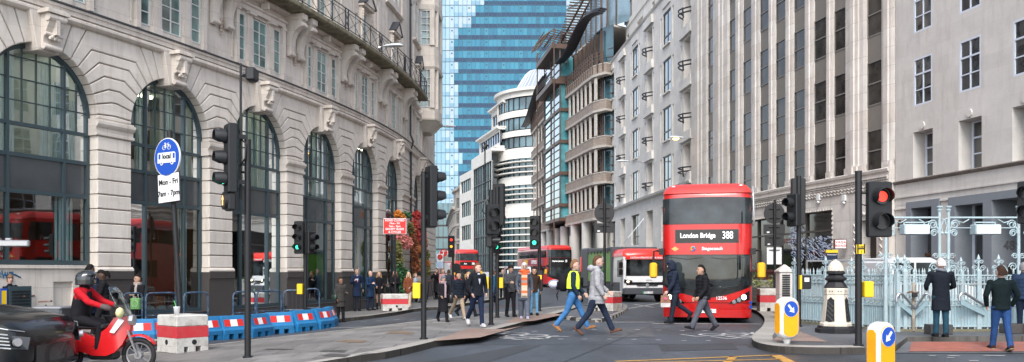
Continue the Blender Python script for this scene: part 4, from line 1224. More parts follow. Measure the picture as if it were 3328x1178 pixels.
for z in bz:
    for a, b in ((0, ta), (tb, S4)):
        bb.cut(); bs.cut()
        profile(bb, a, b, [(.35, z - .85), (.35, z - .06)], step=.8, back=-.4)
        profile(bs, a, b, [(.38, z - 1.05), (.42, z - .85), (.38, z - .84)], step=.8, back=-.4); profile(bs, a, b, [(.38, z - .06), (.40, z), (.36, z + .03)], step=.8, back=-.4)
bb.build('brick_band', m_brick, B4, world=True); bs.build('band_edging', m_band, B4, world=True)
gg = MB(P4.F); gg.box(0, S4, -.65, -.6, 7.4, 24.5, nx=20); gg.build('glazing', m_gt, B4, world=True)
fn = MB(P4.F); fd = MB(P4.F)
def fins(a, b, n):
    for i in range(n):
        q = a + (b - a) * (i + .5) / n
        for z in bz[:-1]:
            fn.box(q - .22, q + .22, .1, .22, z + .15, z + 2.2); fn.cut()
            fd.box(q + .3, q + .35, -.6, -.45, z, z + 2.3); fd.box(q - .35, q - .30, -.6, -.45, z, z + 2.3)
        fd.box(q - .05, q + .05, -.6, -.3, 20.8, 24.2)
fins(.8, ta - .3, 7); fins(tb + .5, S4 - .3, 6)
for z in bz:
    for h_ in (.7, 1.5): fd.box(0, S4, -.6, -.52, z + h_, z + h_ + .05, nx=16)
fn.build('stone_fin', m_band, B4, world=True); fd.build('mullion', m_brown, B4, world=True)
tw = MB(P4.F); tm = MB(P4.F)
tw.box(ta + .1, tb - .1, -.5, .9, 7.0, 24.2, nx=2)
for z in [6.9] + [8.4 + 3.35 * i for i in range(5)]:
    tm.box(ta - .1, tb + .1, -.5, 1.05, z, z + .35, nx=2)
for z in [6.9 + .84 * i for i in range(22)]: tm.box(ta, tb, .9, .98, z, z + .04, nx=2)
for q in (ta, (ta + tb) / 2, tb): tm.box(q - .04, q + .04, .88, 1.0, 7, 26)
for q in (ta - .5, tb + .5): tm.tube([(q, 1.7, 0), (q, 1.7, 27)], .07, 6)
tw.build('stair_tower', m_gt2, B4, world=True); tm.build('tower_frame', m_brown, B4, world=True)
cl = MB(P4.F)
for i in range(9):
    q = .9 + (S4 - 1.5) * i / 8
    cl.lathe([(.5, ZR), (.5, 6.4)], (q, -.1), 18); cl.cut()
cl.build('column', mat('column_stone', (0.47, 0.45, 0.42), .7, var=.08, vscale=1), B4, world=True, smooth=40)
gb = MB(P4.F); gb.box(0, S4, -3.2, -3.1, ZR, 6.5, nx=10); gb.box(0, S4, -8, -.4, 6.35, 6.5, nx=10); gb.build('shopfront', m_gb, B4, world=True)
tr_ = MB(P4.F)
for a, b in ((.4, ta - .3), (tb + .3, S4)):
    k = int((b - a) / .7)
    for z in (21.2, 21.55, 21.9): tr_.tube([(a + (b - a) * i / k, .38, z) for i in range(k + 1)], .035, 5)
    for i in range(k + 1): q = a + (b - a) * i / k; tr_.box(q - .05, q + .05, .34, .44, 20.1, 21.95)
tr_.build('terrace_rail', m_brown, B4, world=True)
def canopy(s0, s1, z0, z1, dep, ov, nm):
    cb = MB(P4.F); N = 14
    for layer in range(3):
        rings = []
        for i in range(N + 1):
            t = i / N; s = s0 + (s1 - s0) * t
            z = z0 + (z1 - z0) * t + .55 * math.sin(t * PI * 2) * .6 + layer * .2
            n0 = dep - layer * .22
            rings.append([(s, n0 - .8, z), (s, n0 - .1, z), (s, n0, z + .06), (s, n0 - .05, z + .15), (s, n0 - .8, z + .15)])
        cb.loft(rings)
    return cb.build('canopy', m_can, B4, world=True)
canopy(.2, ta + 1.0, 25.3, 23.6, 1.3, 0, 'a')
canopy(tb - .4, S4 + 3.6, 24.0, 21.4, 1.3, 0, 'b')
gl_ = MB(P4.F)
N = 10
for i in range(N):
    a, b = s4(1930) - 8 + 20 * i / N, s4(1930) - 8 + 20 * (i + 1) / N
    z0 = 36 - 10.5 * i / N; z1 = 36 - 10.5 * (i + 1) / N
    gl_.add([(a, -1.2, 24.6), (b, -1.2, 24.6), (b, -1.2, z1), (a, -1.2, z0)], [(0, 1, 2, 3)])
gl_.build('upper_glazing', mat('pale_roof_glass', (0.16, 0.24, 0.29), .12, var=.25, vscale=.6, spec=.9), B4, world=True)
lv = MB(P4.F)
for i in range(60):
    t = i / 59; s = s4(1930) - 8 + 20.5 * t; z = 36.4 - 10.8 * t
    lv.box(s - .05, s + .05, -1.6, .7 + .0, z, z + .12)
for n_ in (-1.5, -.2, .6): lv.tube([(s4(1930) - 8, n_, 36.3), (s4(1930) + 12.5, n_, 25.5)], .12, 5)
for i in range(12):
    t = i / 11; s = s4(1930) - 8 + 20.5 * t; lv.box(s - .06, s + .06, -1.25, -1.1, 24.5, 36 - 10.6 * t)
for i in range(9):
    q = ta - .5 + i * .75; lv.tube([(q, -1, 26.3), (q, 1.8, 26.9), (q + .2, 3.0, 26.0)], .06, 5)
for k in range(5): lv.tube([(ta - .6, .4 + k * .6, 26.7 - .05 * k), (ta + 5.6, .4 + k * .6, 26.7 - .05 * k)], .05, 5)
lv.build('roof_louvres', m_brown, B4, world=True)
bc = MB(P4.F)
for z in (21.3, 25):
    bc.box(ta - .2, tb + .2, .2, 1.9, z, z + .5)
    for e in (.8, 1.05, 1.3): bc.tube([(ta - .2, 1.9, z + e), (tb + .2, 1.9, z + e)], .04, 5)
bc.build('lookout_balcony', m_brown, B4, world=True)
bd = MB(P4.F); bd.box(0, S4, -8.2, -8, ZR, 24.5, nx=10); bd.box(0, S4, -8, -.6, 24.3, 24.5, nx=10); bd.box(S4, S4 + .2, -8, -.6, 6.5, 24.5); bd.build('rear_wall', m_band, B4, world=True)
# ------------------------------------------------------------------ far buildings
m_w5 = stone('white_stone', (0.66, 0.64, 0.60), 2.2, .7, .84, .03, .07, stain=(0.42, 0.38, 0.34), samt=.3)
m_zinc = mat('zinc_roof', (0.34, 0.38, 0.43), .35, metal=.3, var=.1, vscale=.4)
m_g5 = darkglass('curve_glass', (0.07, 0.13, 0.15), .05, .9, .5, .25)
B5 = thing('domed_stone_building', 'white curving stone office building with ribbon windows and shallow grey dome', 'building', (0, 147, .12))
C5 = (6.9, 154.0); R5 = 9.6
arc = [(C5[0] + R5 * math.cos(t), C5[1] + R5 * math.sin(t)) for t in np.linspace(R(-60), R(-192), 34)]
Lx, Ly = arc[-1]
P5 = Plan([(C5[0] + R5 + 4, C5[1] - 2)] + arc + [(-7.3, 170), (-10.0, 184)], -1) if False else None
pts5 = arc
P5 = Plan(pts5, -1)
chk = P5.nrm(P5.s[-1] / 2)
if chk.y > 0: P5.side = 1
S5 = P5.s[-1]
dw = MB(P5.F)
bands = [(ZR, 2.8), (4.6, 5.0)]
rects = []
RB = ((22.6, 24.6), (25.6, 27.9), (29.0, 31.3)); LB = ((17.8, 20.8), (13.2, 16.3), (1.5, 10.8))
def ribbon(z0, z1): rects.append((0.01, S5 - .6, z0, z1, .35))
for z0, z1 in RB: rects.append((0.0, S5 - 3.0, z0, z1, .35))
for z0, z1 in LB: rects.append((0.0, S5 - 1.6, z0, z1, .5))
dw2 = [(ZR, 29.4)]
holed(dw, 0, S5, ZR, 32.4, rects, 0, .35, step=.9)
profile(dw, 0, S5, [(0, 32.0), (.5, 32.2), (.55, 32.7), (-.3, 32.9)], step=.9, back=-3)
dw.build('wall', m_w5, B5, world=True)
g5 = MB(P5.F); g5.box(0, S5 - 1, -.45, -.35, .3, 31.6, nx=34); g5.build('ribbon_glazing', m_g5, B5, world=True)
fn5 = MB(P5.F)
for z in (18.3, 19.2, 20.1, 13.7, 14.6, 15.5, 2.2, 3.3, 4.4, 5.5, 6.6, 7.7, 8.8, 9.9): profile(fn5, 0, S5 - 1.2, [(.2, z), (.55, z + .05), (.55, z + .22), (.2, z + .26)], step=.9, back=-.3); fn5.cut()
fn5.build('sun_shelf', m_w5, B5, world=True)
mu = MB(P5.F)
for i in range(16):
    q = .5 + i * 1.35
    if q < S5 - 3:
        for z0, z1 in RB + LB: mu.box(q - .06, q + .06, -.35, -.2, z0, z1)
for z0, z1 in RB: profile(mu, 0, S5 - 3, [(-.3, z0), (-.1, z0 + .15)], step=.9, back=-.35); profile(mu, 0, S5 - 3, [(-.3, z1 - .15), (-.1, z1)], step=.9, back=-.35)
mu.build('mullion', m_can, B5, world=True)
dm = MB()
prof = [(6.9, 32.5), (6.9, 33.3), (6.6, 33.4), (5.9, 34.4), (5.2, 35.6), (4.5, 36.6), (3.9, 37.1), (.1, 37.5)]
dm.lathe(prof, C5, 60); d_ = dm.build('dome', m_zinc, B5, world=True)
rb = MB()
for k in range(44):
    t = 2 * PI * k / 44
    rb.tube([(C5[0] + r * math.cos(t), C5[1] + r * math.sin(t), z + .04) for r, z in prof[2:7]], .07, 4)
rb.build('roof_seam', mat('zinc_light', (0.5, 0.53, 0.57), .4), d_, world=True)
A5 = Vector((-4.0, 151.5)); D5 = Vector((-7.2, 27)).normalized()
def pw(d): return (A5.x + D5.x * d, A5.y + D5.y * d)
P5b = Plan([pw(-3), pw(0), pw(10), pw(20), pw(45)], -1)
wg = MB(P5b.F); gw = MB(P5b.F); mg = MB(P5b.F)
def wpx(px): return P5b.s_px(px)
def zpx(px, py): return P5b.z(px, py)
s_a, s_b, s_c, s_d = wpx(1612), wpx(1560), wpx(1538), wpx(1497)
lay = []
def slab(s0, s1, z0, z1, n0, rects=()):
    holed(wg, s0, s1, z0, z1, list(rects), n0, .3, step=3); wg.box(s0, s1, n0 - 5, n0 - .001, z1, z1 + .4); wg.box(s1 - .3, s1, n0 - 5, n0 - .3, z0, z1)
g0, g1 = wpx(1604), wpx(1543)
slab(0, s_c + .2, ZR, 22.5, .3, [(g0, g1, 1.5, 20.8, .3)])
slab(s_c + .2, wpx(1500), ZR, 20.6, .3, [(s_c + .8, wpx(1505), z, z + 2.9, .3) for z in (3.0, 7.8, 12.4)] + [(s_c + .8, wpx(1502), 17.2, 19.6, .3)])
slab(0, wpx(1538), 22.9, 26.4, -1.2, [(.5, wpx(1540), 24.0, 25.9, .3)])
slab(0, wpx(1560), 26.8, 31.0, -2.2, [(.5, wpx(1562), 28.0, 30.0, .3)])
for z, a, n_ in ((26.2, wpx(1536), -1.2), (30.8, wpx(1558), -2.2), (22.9, wpx(1536), -1.0)): profile(wg, 0, a, [(n_, z), (n_ + .6, z + .2), (n_ + .6, z + .5)], step=3, back=n_ - 1)
wg.build('wing_wall', m_w5, B5, world=True)
gw.box(g0, g1, -.02, .02, 1.5, 20.8); gw.cut(); gw.box(s_c + .8, wpx(1502), -.02, .02, 1, 19.8, nx=2); gw.build('wing_glazing', darkglass('green_grey_glass', (0.055, 0.12, 0.125), .05, .8, .5, .3), B5, world=True)
g_ = MB(P5b.F); g_.box(.5, wpx(1540), -1.55, -1.5, 24, 25.9); g_.cut(); g_.box(.5, wpx(1562), -2.55, -2.5, 28, 30); g_.build('blue_ribbon', darkglass('blue_ribbon_glass', (0.20, 0.30, 0.42), .08, .9, .25, .3), B5, world=True)
for i in range(9): q = g0 + (g1 - g0) * i / 8; mg.box(q - .08, q + .08, .02, .2, 1.5, 20.8)
for i in range(7): z = 1.5 + 19.3 * i / 6; mg.box(g0, g1, .02, .18, z - .1, z + .1)
for i in range(14): q = .5 + i * 1.8; mg.box(q - .06, q + .06, -1.5, -1.35, 24, 25.9) if q < wpx(1540) else 0; mg.box(q - .06, q + .06, -2.5, -2.35, 28, 30) if q < wpx(1562) else 0
for i in range(6): q = s_c + .8 + (wpx(1505) - s_c - .8) * i / 5; mg.box(q - .08, q + .08, .02, .15, 1, 19.6)
mg.build('mullion', m_can, B5, world=True)
# ---- old stone building at the end of the street
P6 = Plan([(-9.6, 176), (-11.8, 192), (-12.5, 193), (-13.6, 200), (-18.0, 245), (-20, 270)], -1)
B6 = thing('old_stone_building', 'weathered grey stone building with rows of small windows at the street end', 'building', (-12.2, 192.5, -.2))
m_r6 = stone('old_stone', (0.40, 0.36, 0.32), 1.2, .5, .8, .03, .16, stain=(0.17, 0.15, 0.13), samt=.6)
w6 = MB(P6.F); rects = []
S6 = P6.s[-1]
q1 = P6.s_px(1497); q2 = P6.s_px(1476); q3 = P6.s_px(1470)
for z in (2.0, 5.6, 9.0, 12.4, 15.8):
    rects.append((18.3 - 2.6, 18.3 - .6, z, z + 2.2, .3, False))
for k in range(16):
    for z in (1.5, 5.6, 9.0, 12.4): rects.append((21.5 + k * 3.2, 22.9 + k * 3.2, z, z + 2.2, .3, False))
holed(w6, 0, 24, ZR - .3, 20.5, [r for r in rects if r[1] < 24], 0, .3, step=2)
holed(w6, 24, S6, ZR - .3, 16.5, [r for r in rects if r[0] > 24], 0, .3, step=4)
profile(w6, 0, 24, [(0, 19.4), (.5, 19.7), (.5, 20.1), (0, 20.3)], step=2, back=-.3); profile(w6, 20, S6, [(0, 15.6), (.7, 15.9), (.7, 16.4), (0, 16.5)], step=3, back=-.3)
for z in (4.8, 8.4, 11.7, 15.0): profile(w6, 0, S6, [(0, z), (.2, z + .05), (.2, z + .3), (0, z + .35)], step=3, back=-.3)
w6.box(0, 24, -12, -.3, 20.2, 20.5, nx=4)
w6.build('wall', m_r6, B6, world=True)
for r in rects:
    window(B6, P6, (r[0] + r[1]) / 2, -.3, r[2], r[1] - r[0], 2.2, 2, [], m_black, m_gd, .08, .1, rail=.5)
mn = MB(P6.F); profile(mn, 24, S6, [(-.5, 16.5), (-2.5, 20.5)], step=4, back=-6); mn.build('mansard_roof', mat('slate', (0.10, 0.11, 0.12), .6, var=.2, vscale=1), B6, world=True)
B8 = thing('teal_office_block', 'low dark teal glazed office block behind the old stone building', 'building', (-22, 262, -.2))
t8 = MB(); t8.box(-36, -14.5, 262, 280, -1, 22.5); t8.build('curtain_wall', darkglass('deep_teal', (0.012, 0.10, 0.14), .05, .9, .5, .15), B8, world=True)
t8 = MB()
for k in range(6): t8.box(-36.05, -14.45, 261.9, 262, 1 + 3.6 * k, 1.5 + 3.6 * k)
for k in range(15): t8.box(-36 + 1.5 * k, -35.9 + 1.5 * k, 261.88, 261.98, -1, 22.5)
t8.build('mullion', m_can, B8, world=True)
# ---- glass tower
B7 = thing('glass_tower', 'tall blue glass office tower filling the gap above the street', 'building', (-5, 290, -.3))
Y7 = 290.0
x0_, x1_ = -34.0, xat(1844, Y7)
def gm(nm, c, ro=.08, metal=.2): return mat(nm, c, .15, spec=.45, var=.12, vscale=.05)
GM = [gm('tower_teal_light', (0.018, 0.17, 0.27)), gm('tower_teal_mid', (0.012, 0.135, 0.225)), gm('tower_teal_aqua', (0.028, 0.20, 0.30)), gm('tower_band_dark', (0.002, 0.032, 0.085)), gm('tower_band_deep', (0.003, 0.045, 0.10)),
      gm('tower_reflect_blue', (0.26, 0.40, 0.50)), gm('tower_reflect_white', (0.33, 0.43, 0.50)), gm('tower_reflect_sky', (0.20, 0.36, 0.46)), gm('tower_reflect_band', (0.17, 0.31, 0.41)), mat('tower_vent', (0.02, 0.06, 0.09), .4)]  # pale panels: a bright reflection painted into the glass colour
rt = random.Random(3)
fl_h, cw = 3.82, 1.45
nc = int((x1_ - x0_) / cw)
tw7 = MB()
for j in range(32):
    z0 = -.3 + j * fl_h
    for i in range(nc):
        xa = x0_ + i * cw; xb = xa + cw
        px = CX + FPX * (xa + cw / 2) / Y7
        reflect_lim = 1484 + 5 * math.sin(j * .9) + (10 if 8 < j < 12 else 0) + max(0, j - 20.5) * 26  # edge of the painted reflection, floor by floor
        pale = px < reflect_lim + rt.uniform(-4, 4)
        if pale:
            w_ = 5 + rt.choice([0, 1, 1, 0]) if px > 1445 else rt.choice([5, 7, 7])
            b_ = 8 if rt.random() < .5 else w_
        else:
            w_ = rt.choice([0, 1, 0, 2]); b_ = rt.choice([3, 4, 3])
        tilt = rt.uniform(-.012, .012); t2 = rt.uniform(-.012, .012)
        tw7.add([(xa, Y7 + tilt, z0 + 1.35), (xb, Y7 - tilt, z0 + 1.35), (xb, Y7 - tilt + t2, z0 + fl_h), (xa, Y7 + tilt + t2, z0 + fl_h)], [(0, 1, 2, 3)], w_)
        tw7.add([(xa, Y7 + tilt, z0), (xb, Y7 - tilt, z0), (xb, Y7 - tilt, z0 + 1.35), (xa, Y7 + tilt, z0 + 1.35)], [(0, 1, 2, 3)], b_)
        if (i % 4 == 1): tw7.box(xa + .5, xa + .95, Y7 - .06, Y7 - .02, z0 + 2.6, z0 + 3.1, 9)
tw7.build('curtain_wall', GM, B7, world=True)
m7 = MB()
for i in range(nc + 1): m7.box(x0_ + i * cw - .035, x0_ + i * cw + .035, Y7 - .16, Y7 - .03, -.3, 122)
for j in range(33): m7.box(x0_, x0_ + nc * cw, Y7 - .12, Y7 - .05, -.3 + j * fl_h - .05, -.3 + j * fl_h + .05)
m7.build('mullion', mat('tower_mullion', (0.03, 0.10, 0.15), .4), B7, world=True)
b7 = MB(); b7.box(x0_, x0_ + nc * cw, Y7 + .3, Y7 + 30, -.3, 122); b7.build('core', gm('tower_side', (0.05, 0.2, 0.3)), B7, world=True)
B9 = thing('pale_glass_tower', 'pale grey glass tower just showing right of the blue tower', 'building', (26, 340, -.3))
t9 = MB(); xa = xat(1840, 340); t9.box(xa, xa + 16, 340, 360, -.3, 130); t9.build('curtain_wall', gm('pale_tower', (0.36, 0.48, 0.55), .1), B9, world=True)
t9 = MB()
for k in range(12): t9.box(xa + k * 1.5 - .05, xa + k * 1.5 + .05, 339.8, 339.95, 0, 130)
for k in range(34): t9.box(xa, xa + 16, 339.82, 339.93, k * 3.8, k * 3.8 + .5)
for k in range(8):
    t9.tube([(xa, 339.6, 60 + k * 9), (xa + 16, 339.6, 70 + k * 9)], .2, 4)
t9.build('mullion', mat('pale_mullion', (0.22, 0.28, 0.33), .4), B9, world=True)
# ------------------------------------------------------------------ signals, signs, street furniture
m_post = mat('post_black', (0.007, 0.008, 0.010), .45, var=.2, vscale=4)
m_case = mat('signal_case', (0.009, 0.010, 0.012), .5)
m_lens = mat('signal_lens_off', (0.02, 0.02, 0.022), .25)
m_grn = mat('signal_green', (0.0, 0.5, 0.3), .3, emit=(0.05, 1.0, 0.55), es=.9)
m_redL = mat('signal_red', (0.6, 0.02, 0.01), .3, emit=(1.0, .04, .02), es=.9)
m_ambL = mat('signal_amber', (0.6, 0.3, 0.01), .3, emit=(1.0, .40, .03), es=.8)
m_yel = mat('box_yellow', (0.75, 0.50, 0.01), .45)
m_wht = mat('sign_white', (0.72, 0.73, 0.74), .5)
m_blu = mat('sign_blue', (0.01, 0.07, 0.40), .4)
m_redS = mat('sign_red', (0.55, 0.02, 0.015), .45)
m_blk = mat('letter_black', (0.01, 0.01, 0.012), .5)
m_steel = mat('brushed_steel', (0.45, 0.46, 0.48), .3, metal=.8)
m_conc = mat('block_white', (0.50, 0.49, 0.46), .8, var=.12, vscale=6, dirt=(0.16, 0.13, 0.10), dscale=3.5, damt=.7)
m_conr = mat('block_red', (0.50, 0.03, 0.04), .7, var=.12, vscale=6, dirt=(0.2, 0.08, 0.07), dscale=6, damt=.6)
def head(parent, z, n=3, lit=(), yaw=0.0, dist=.2, off=(0, 0), arrow=False, r=.1, name='signal_head'):
    ca, sa = math.cos(yaw), math.sin(yaw)
    M = Matrix.Translation((off[0], off[1], z)) @ Matrix.Rotation(yaw, 4, 'Z') @ Matrix.Translation((0, -dist, 0))
    pitch = r * 3.0
    H = pitch * n + .1
    b = MB(); b.M = M
    b.cbox(-r * 1.45, r * 1.45, -.0, .16, -H / 2, H / 2, .02)
    b.box(-.03, .03, .16, dist, H * .3, H * .36); b.box(-.03, .03, .16, dist, -H * .36, -H * .3)
    h = b.build(name, m_case, parent)
    for k in range(n):
        zc = H / 2 - .05 - pitch * (k + .5)
        lb = MB(); lb.M = M; lb.disc((0, -.02, zc), (0, 1, 0), r * .92, .05, 18); lb.build('lens', m_lens, h); lb = MB(); lb.M = M; lb.disc((0, -.045, zc), (0, 1, 0), r * .62, .02, 18)
        col = {'r': m_redL, 'a': m_ambL, 'g': m_grn}.get(('rag'[k] if n == 3 else 'rg'[k]) if ('rag'[k] if n == 3 else 'rg'[k]) in lit else '', m_lens)
        if col is not m_lens: lb.build('lit_lamp', col, h)
        vb = MB(); vb.M = M
        rings = []
        N = 12
        for (y, f_) in ((-.02, 1.12), (-.10, 1.10), (-.21, 1.0)):
            rings.append([(r * f_ * math.cos(t), y + (.09 if (i in (0, N)) and y < -.15 else 0), zc + r * f_ * math.sin(t)) for i, t in enumerate(np.linspace(R(-35), R(215), N + 1))])
        for (y, f_) in ((-.21, .94), (-.10, 1.04), (-.02, 1.06)):
            rings.append([(r * f_ * math.cos(t), y + (.09 if (i in (0, N)) and y < -.15 else 0), zc + r * f_ * math.sin(t)) for i, t in enumerate(np.linspace(R(-35), R(215), N + 1))])
        vb.loft(rings, closed=False, caps=False); vb.build('visor', m_case, h, smooth=40)
    if arrow:
        ab = MB(); ab.M = M; zc = -H / 2 - r * 1.1
        ab.cbox(-r * 1.4, r * 1.4, .0, .14, zc - r * 1.4, zc + r * 1.1, .03); ab.disc((0, -.02, zc), (0, 1, 0), r * 1.25, .06, 24); ab.build('arrow_case', m_blk, h)
        wb = MB(); wb.M = M
        wb.prism([(-.025, zc - .08), (.025, zc - .08), (.025, zc + .02), (.06, zc + .02), (0, zc + .095), (-.06, zc + .02), (-.025, zc + .02)], -.065, -.055, 'xz'); wb.build('arrow', mat('arrow_amber', (0.8, 0.45, 0.2), .5, emit=(1, .5, .2), es=.5), h)
    return h
def post(t, h, r=.057, m=None, cap=True):
    b = MB(); b.cyl(0, 0, -.02, h, r, 16);
    if cap: b.cyl(0, 0, h, h + .02, r * 1.08, 16)
    b.cyl(0, 0, -.02, .03, r * 1.5, 16)
    return b.build('post', m or m_post, t, smooth=40)
def sig(px, py, label, h=.12):
    g = G(px, py, h); return thing('traffic_light', label, 'traffic light', (g.x, g.y, g.z)), FPX / g.y
def zat(t, py): return CAMZ + (HY - py) / FPX * t.location.y - t.location.z
def ybox(t, z, side=1, w_=.10, yaw=0):
    b = MB(); b.M = Matrix.Rotation(yaw, 4, 'Z'); b.cbox(.06 if side > 0 else -.06 - w_ * 1.7, .06 + w_ * 1.7 if side > 0 else -.06, -.13, .05, z - .16, z + .16, .012); o = b.build('push_button_box', m_yel, t)
    return o
t, s = sig(805, 1163, 'black signal post with large three light head above a straight-on arrow, thin mast')
post(t, zat(t, 458));
b = MB(); zt = zat(t, 205); b.tube([(-.14, .05, zat(t, 650)), (-.14, .05, zt)], .022, 8); b.tube([(-.14, .05, zat(t, 560)), (0, 0, zat(t, 560))], .02, 6)
b.tube([(-.14, .05, zat(t, 245)), (.02, .0, zat(t, 245))], .02, 6); b.build('mast', m_post, t)
b = MB(); zc = zat(t, 243); b.cbox(-.02, .16, -.1, .16, zc - .12, zc + .12, .03); b.tube([(-.08, 0, zc), (0, 0, zc)], .05, 8); b.build('detector', m_case, t)
zc = zat(t, 520); hd_ = head(t, zc, 3, 'g', R(-58), .36, (-.02, 0), True, .125)
b = MB(); b.tube([(-.1, -.03, zat(t, 455)), (.0, -.08, zat(t, 470)), (-.02, -.1, zat(t, 520)), (-.12, -.05, zat(t, 540))], .016, 6); b.build('cable', m_post, t)
t, s = sig(992, 1058, 'signal post behind the blue barriers, lit green head facing us and a dark side head')
post(t, zat(t, 725)); head(t, zat(t, 773), 3, 'g', R(-12), .22, (-.12, 0)); head(t, zat(t, 790), 2, '', R(60), .25, (.02, 0)); ybox(t, zat(t, 940), -1)
t, s = sig(1377, 1103, 'black signal post with a tall head seen edge-on from behind and yellow box')
post(t, zat(t, 562)); head(t, zat(t, 640), 3, '', R(115), .2, (.04, 0), r=.13); ybox(t, zat(t, 945), -1, .09)
t, s = sig(1596, 1056, 'left post of the middle pair, thin mast above, two-lamp crossing head')
post(t, zat(t, 620)); b = MB(); b.tube([(-.16, 0, zat(t, 650)), (-.16, 0, zat(t, 465))], .02, 6); b.tube([(-.2, 0, zat(t, 485)), (-.1, 0, zat(t, 470))], .05, 8); b.build('mast', m_post, t)
head(t, zat(t, 715), 2, '', R(20), .2, (.0, 0), r=.115); head(t, zat(t, 768), 2, '', R(80), .15, (-.1, 0), r=.08); ybox(t, zat(t, 920), -1, .05)
b = MB(); b.tube([(-.05, -.05, zat(t, 640)), (-.2, -.1, zat(t, 665)), (-.22, -.1, zat(t, 690)), (-.1, -.05, zat(t, 700))], .016, 6); b.build('cable', m_post, t)
t, s = sig(1616, 1033, 'right post of the middle pair, tall dark head turned away above small green one')
post(t, zat(t, 610)); head(t, zat(t, 665), 3, '', R(160), .2, (0, 0), r=.13); head(t, zat(t, 775), 3, 'g', R(35), .2, (-.16, 0), r=.09); ybox(t, zat(t, 920), 1, .07)
t, s = sig(1753, 1012, 'signal post with head showing a green cycle lamp, beside the walking woman in jeans')
post(t, zat(t, 705)); head(t, zat(t, 757), 3, 'g', R(-15), .22, (-.12, 0), r=.12)
b = MB(); b.cbox(-.12, .12, -.2, -.05, zat(t, 945), zat(t, 880), .02); b.build('control_box', m_case, t); b = MB(); b.box(-.07, .07, -.21, -.2, zat(t, 908), zat(t, 895)); b.build('lit_panel', m_ambL, t)
t, s = sig(2596, 1062, 'signal post by the station fence with crossing head facing left and button unit')
post(t, zat(t, 575)); head(t, zat(t, 655), 3, '', R(175), .16, (-.0, 0), r=.12); head(t, zat(t, 685), 2, '', R(-62), .26, (0, 0), r=.12)
b = MB(); b.cbox(.03, .27, -.16, .0, zat(t, 940), zat(t, 895), .02); o = b.build('control_box', m_case, t); b = MB(); b.box(-.02, .03, -.16, .0, zat(t, 940), zat(t, 895)); b.build('yellow_edge', m_yel, t)
b = MB(); b.box(.09, .21, -.166, -.16, zat(t, 916), zat(t, 903)); b.build('screen', m_wht, t)
t, s = sig(2790, 1125, 'thick black signal post in front of the fence carrying a two-lamp head lit red')
post(t, zat(t, 560), .062); head(t, zat(t, 682), 2, 'r', R(5), .12, (.36, 0), r=.155)
b = MB(); b.tube([(0, 0, zat(t, 628)), (.34, 0, zat(t, 628))], .02, 6); b.tube([(0, 0, zat(t, 660)), (.1, -.04, zat(t, 668)), (.3, 0, zat(t, 660))], .015, 6); b.build('bracket', m_post, t)
b = MB(); b.box(-.07, .10, -.09, -.06, zat(t, 826), zat(t, 796)); hs_ = b.build('hydrant_plate', m_yel, t)
text('H', .26, m_blk, t, (.015, -.092, zat(t, 811)), sx=1.0); text('100', .07, m_blk, t, (.015, -.096, zat(t, 805))); text('1', .07, m_blk, t, (.015, -.096, zat(t, 820)))
b = MB(); b.cbox(.08, .25, -.1, .12, zat(t, 967), zat(t, 915), .015); b.build('push_button_box', m_yel, t)
t, s = sig(3352, 1100, 'signal post at the right edge of the picture, two dark lamps turned left')
post(t, zat(t, 600)); head(t, zat(t, 660), 2, '', R(-50), .25, (-.0, 0), r=.13)
g = G(1472, 958); t = thing('traffic_light', 'far small signal showing red and amber left of the distant bus', 'traffic light', tuple(g))
post(t, 4.1, .08); head(t, 3.45, 3, 'ra', 0, .25, (-.1, 0), r=.16)
for x, z, mm in ((-.55, 1.9, m_wht), (.25, 1.9, m_blk)):
    b = MB(); b.disc((x, -.2, z), (0, 1, 0), .35, .05, 20); b.build('sign_disc', mm, t)
# ---- round local bus and cycle route sign leaning a little
g = G(590, 1118, .12); g = G(592, 1132, .12)
t = thing('traffic_sign', 'leaning black post with round blue bus and cycle sign over a Mon-Fri plate', 'road sign', tuple(g))
hh = zat(t, 425)
b = MB(); b.tube([(0, 0, 0), (-.28, 0, hh)], .058, 14); b.build('post', m_post, t)
def lean(z): return -.28 * z / hh
zc = zat(t, 514); R_ = .43
b = MB(); b.disc((lean(zc), -.09, zc), (0, 1, 0), R_, .03, 40); o = b.build('sign_rim', m_wht, t)
b = MB(); b.disc((lean(zc), -.108, zc), (0, 1, 0), R_ * .95, .012, 40); o = b.build('sign_face', m_blu, t)
cb = MB(); x0, y = lean(zc), -.118
for dx in (-.085, .085): cb.tube([(x0 + dx + .05 * math.cos(a), y, zc + .22 + .05 * math.sin(a)) for a in np.linspace(0, 2 * PI, 17)], .006, 4)
for p, q in (((-.085, .22), (-.02, .22)), ((-.02, .22), (.05, .29)), ((-.085, .22), (-.045, .29)), ((-.045, .29), (.05, .29)), ((-.02, .22), (-.05, .31)), ((.085, .22), (.045, .31)), ((-.075, .315), (-.03, .315)), ((.045, .31), (.075, .315))): cb.tube([(x0 + p[0], y, zc + p[1]), (x0 + q[0], y, zc + q[1])], .007, 4)
cb.build('cycle_symbol', m_wht, t)
bb_ = MB(); bb_.prism([(x0 - .30, zc - .12), (x0 + .30, zc - .12), (x0 + .30, zc + .08), (x0 + .26, zc + .11), (x0 - .28, zc + .11), (x0 - .30, zc + .08)], y - .004, y + .002, 'xz')
for dx in (-.16, .19): bb_.disc((x0 + dx, y - .003, zc - .125), (0, 1, 0), .045, .012, 14)
bb_.build('bus_symbol', m_wht, t)
bb_ = MB()
for a_, c_ in ((-.26, -.2), (.22, .28)): bb_.box(x0 + a_, x0 + c_, y - .009, y - .005, zc - .03, zc + .08)
for dx in (-.16, .19): bb_.disc((x0 + dx, y - .012, zc - .125), (0, 1, 0), .02, .006, 10)
bb_.build('bus_windows', m_blu, t)
text('local', .155, m_blk, t, (x0 + .01, y - .008, zc + .02), bold=.003)
z0, z1 = zat(t, 648), zat(t, 578); zc2 = (z0 + z1) / 2; x0 = lean(zc2) + .02
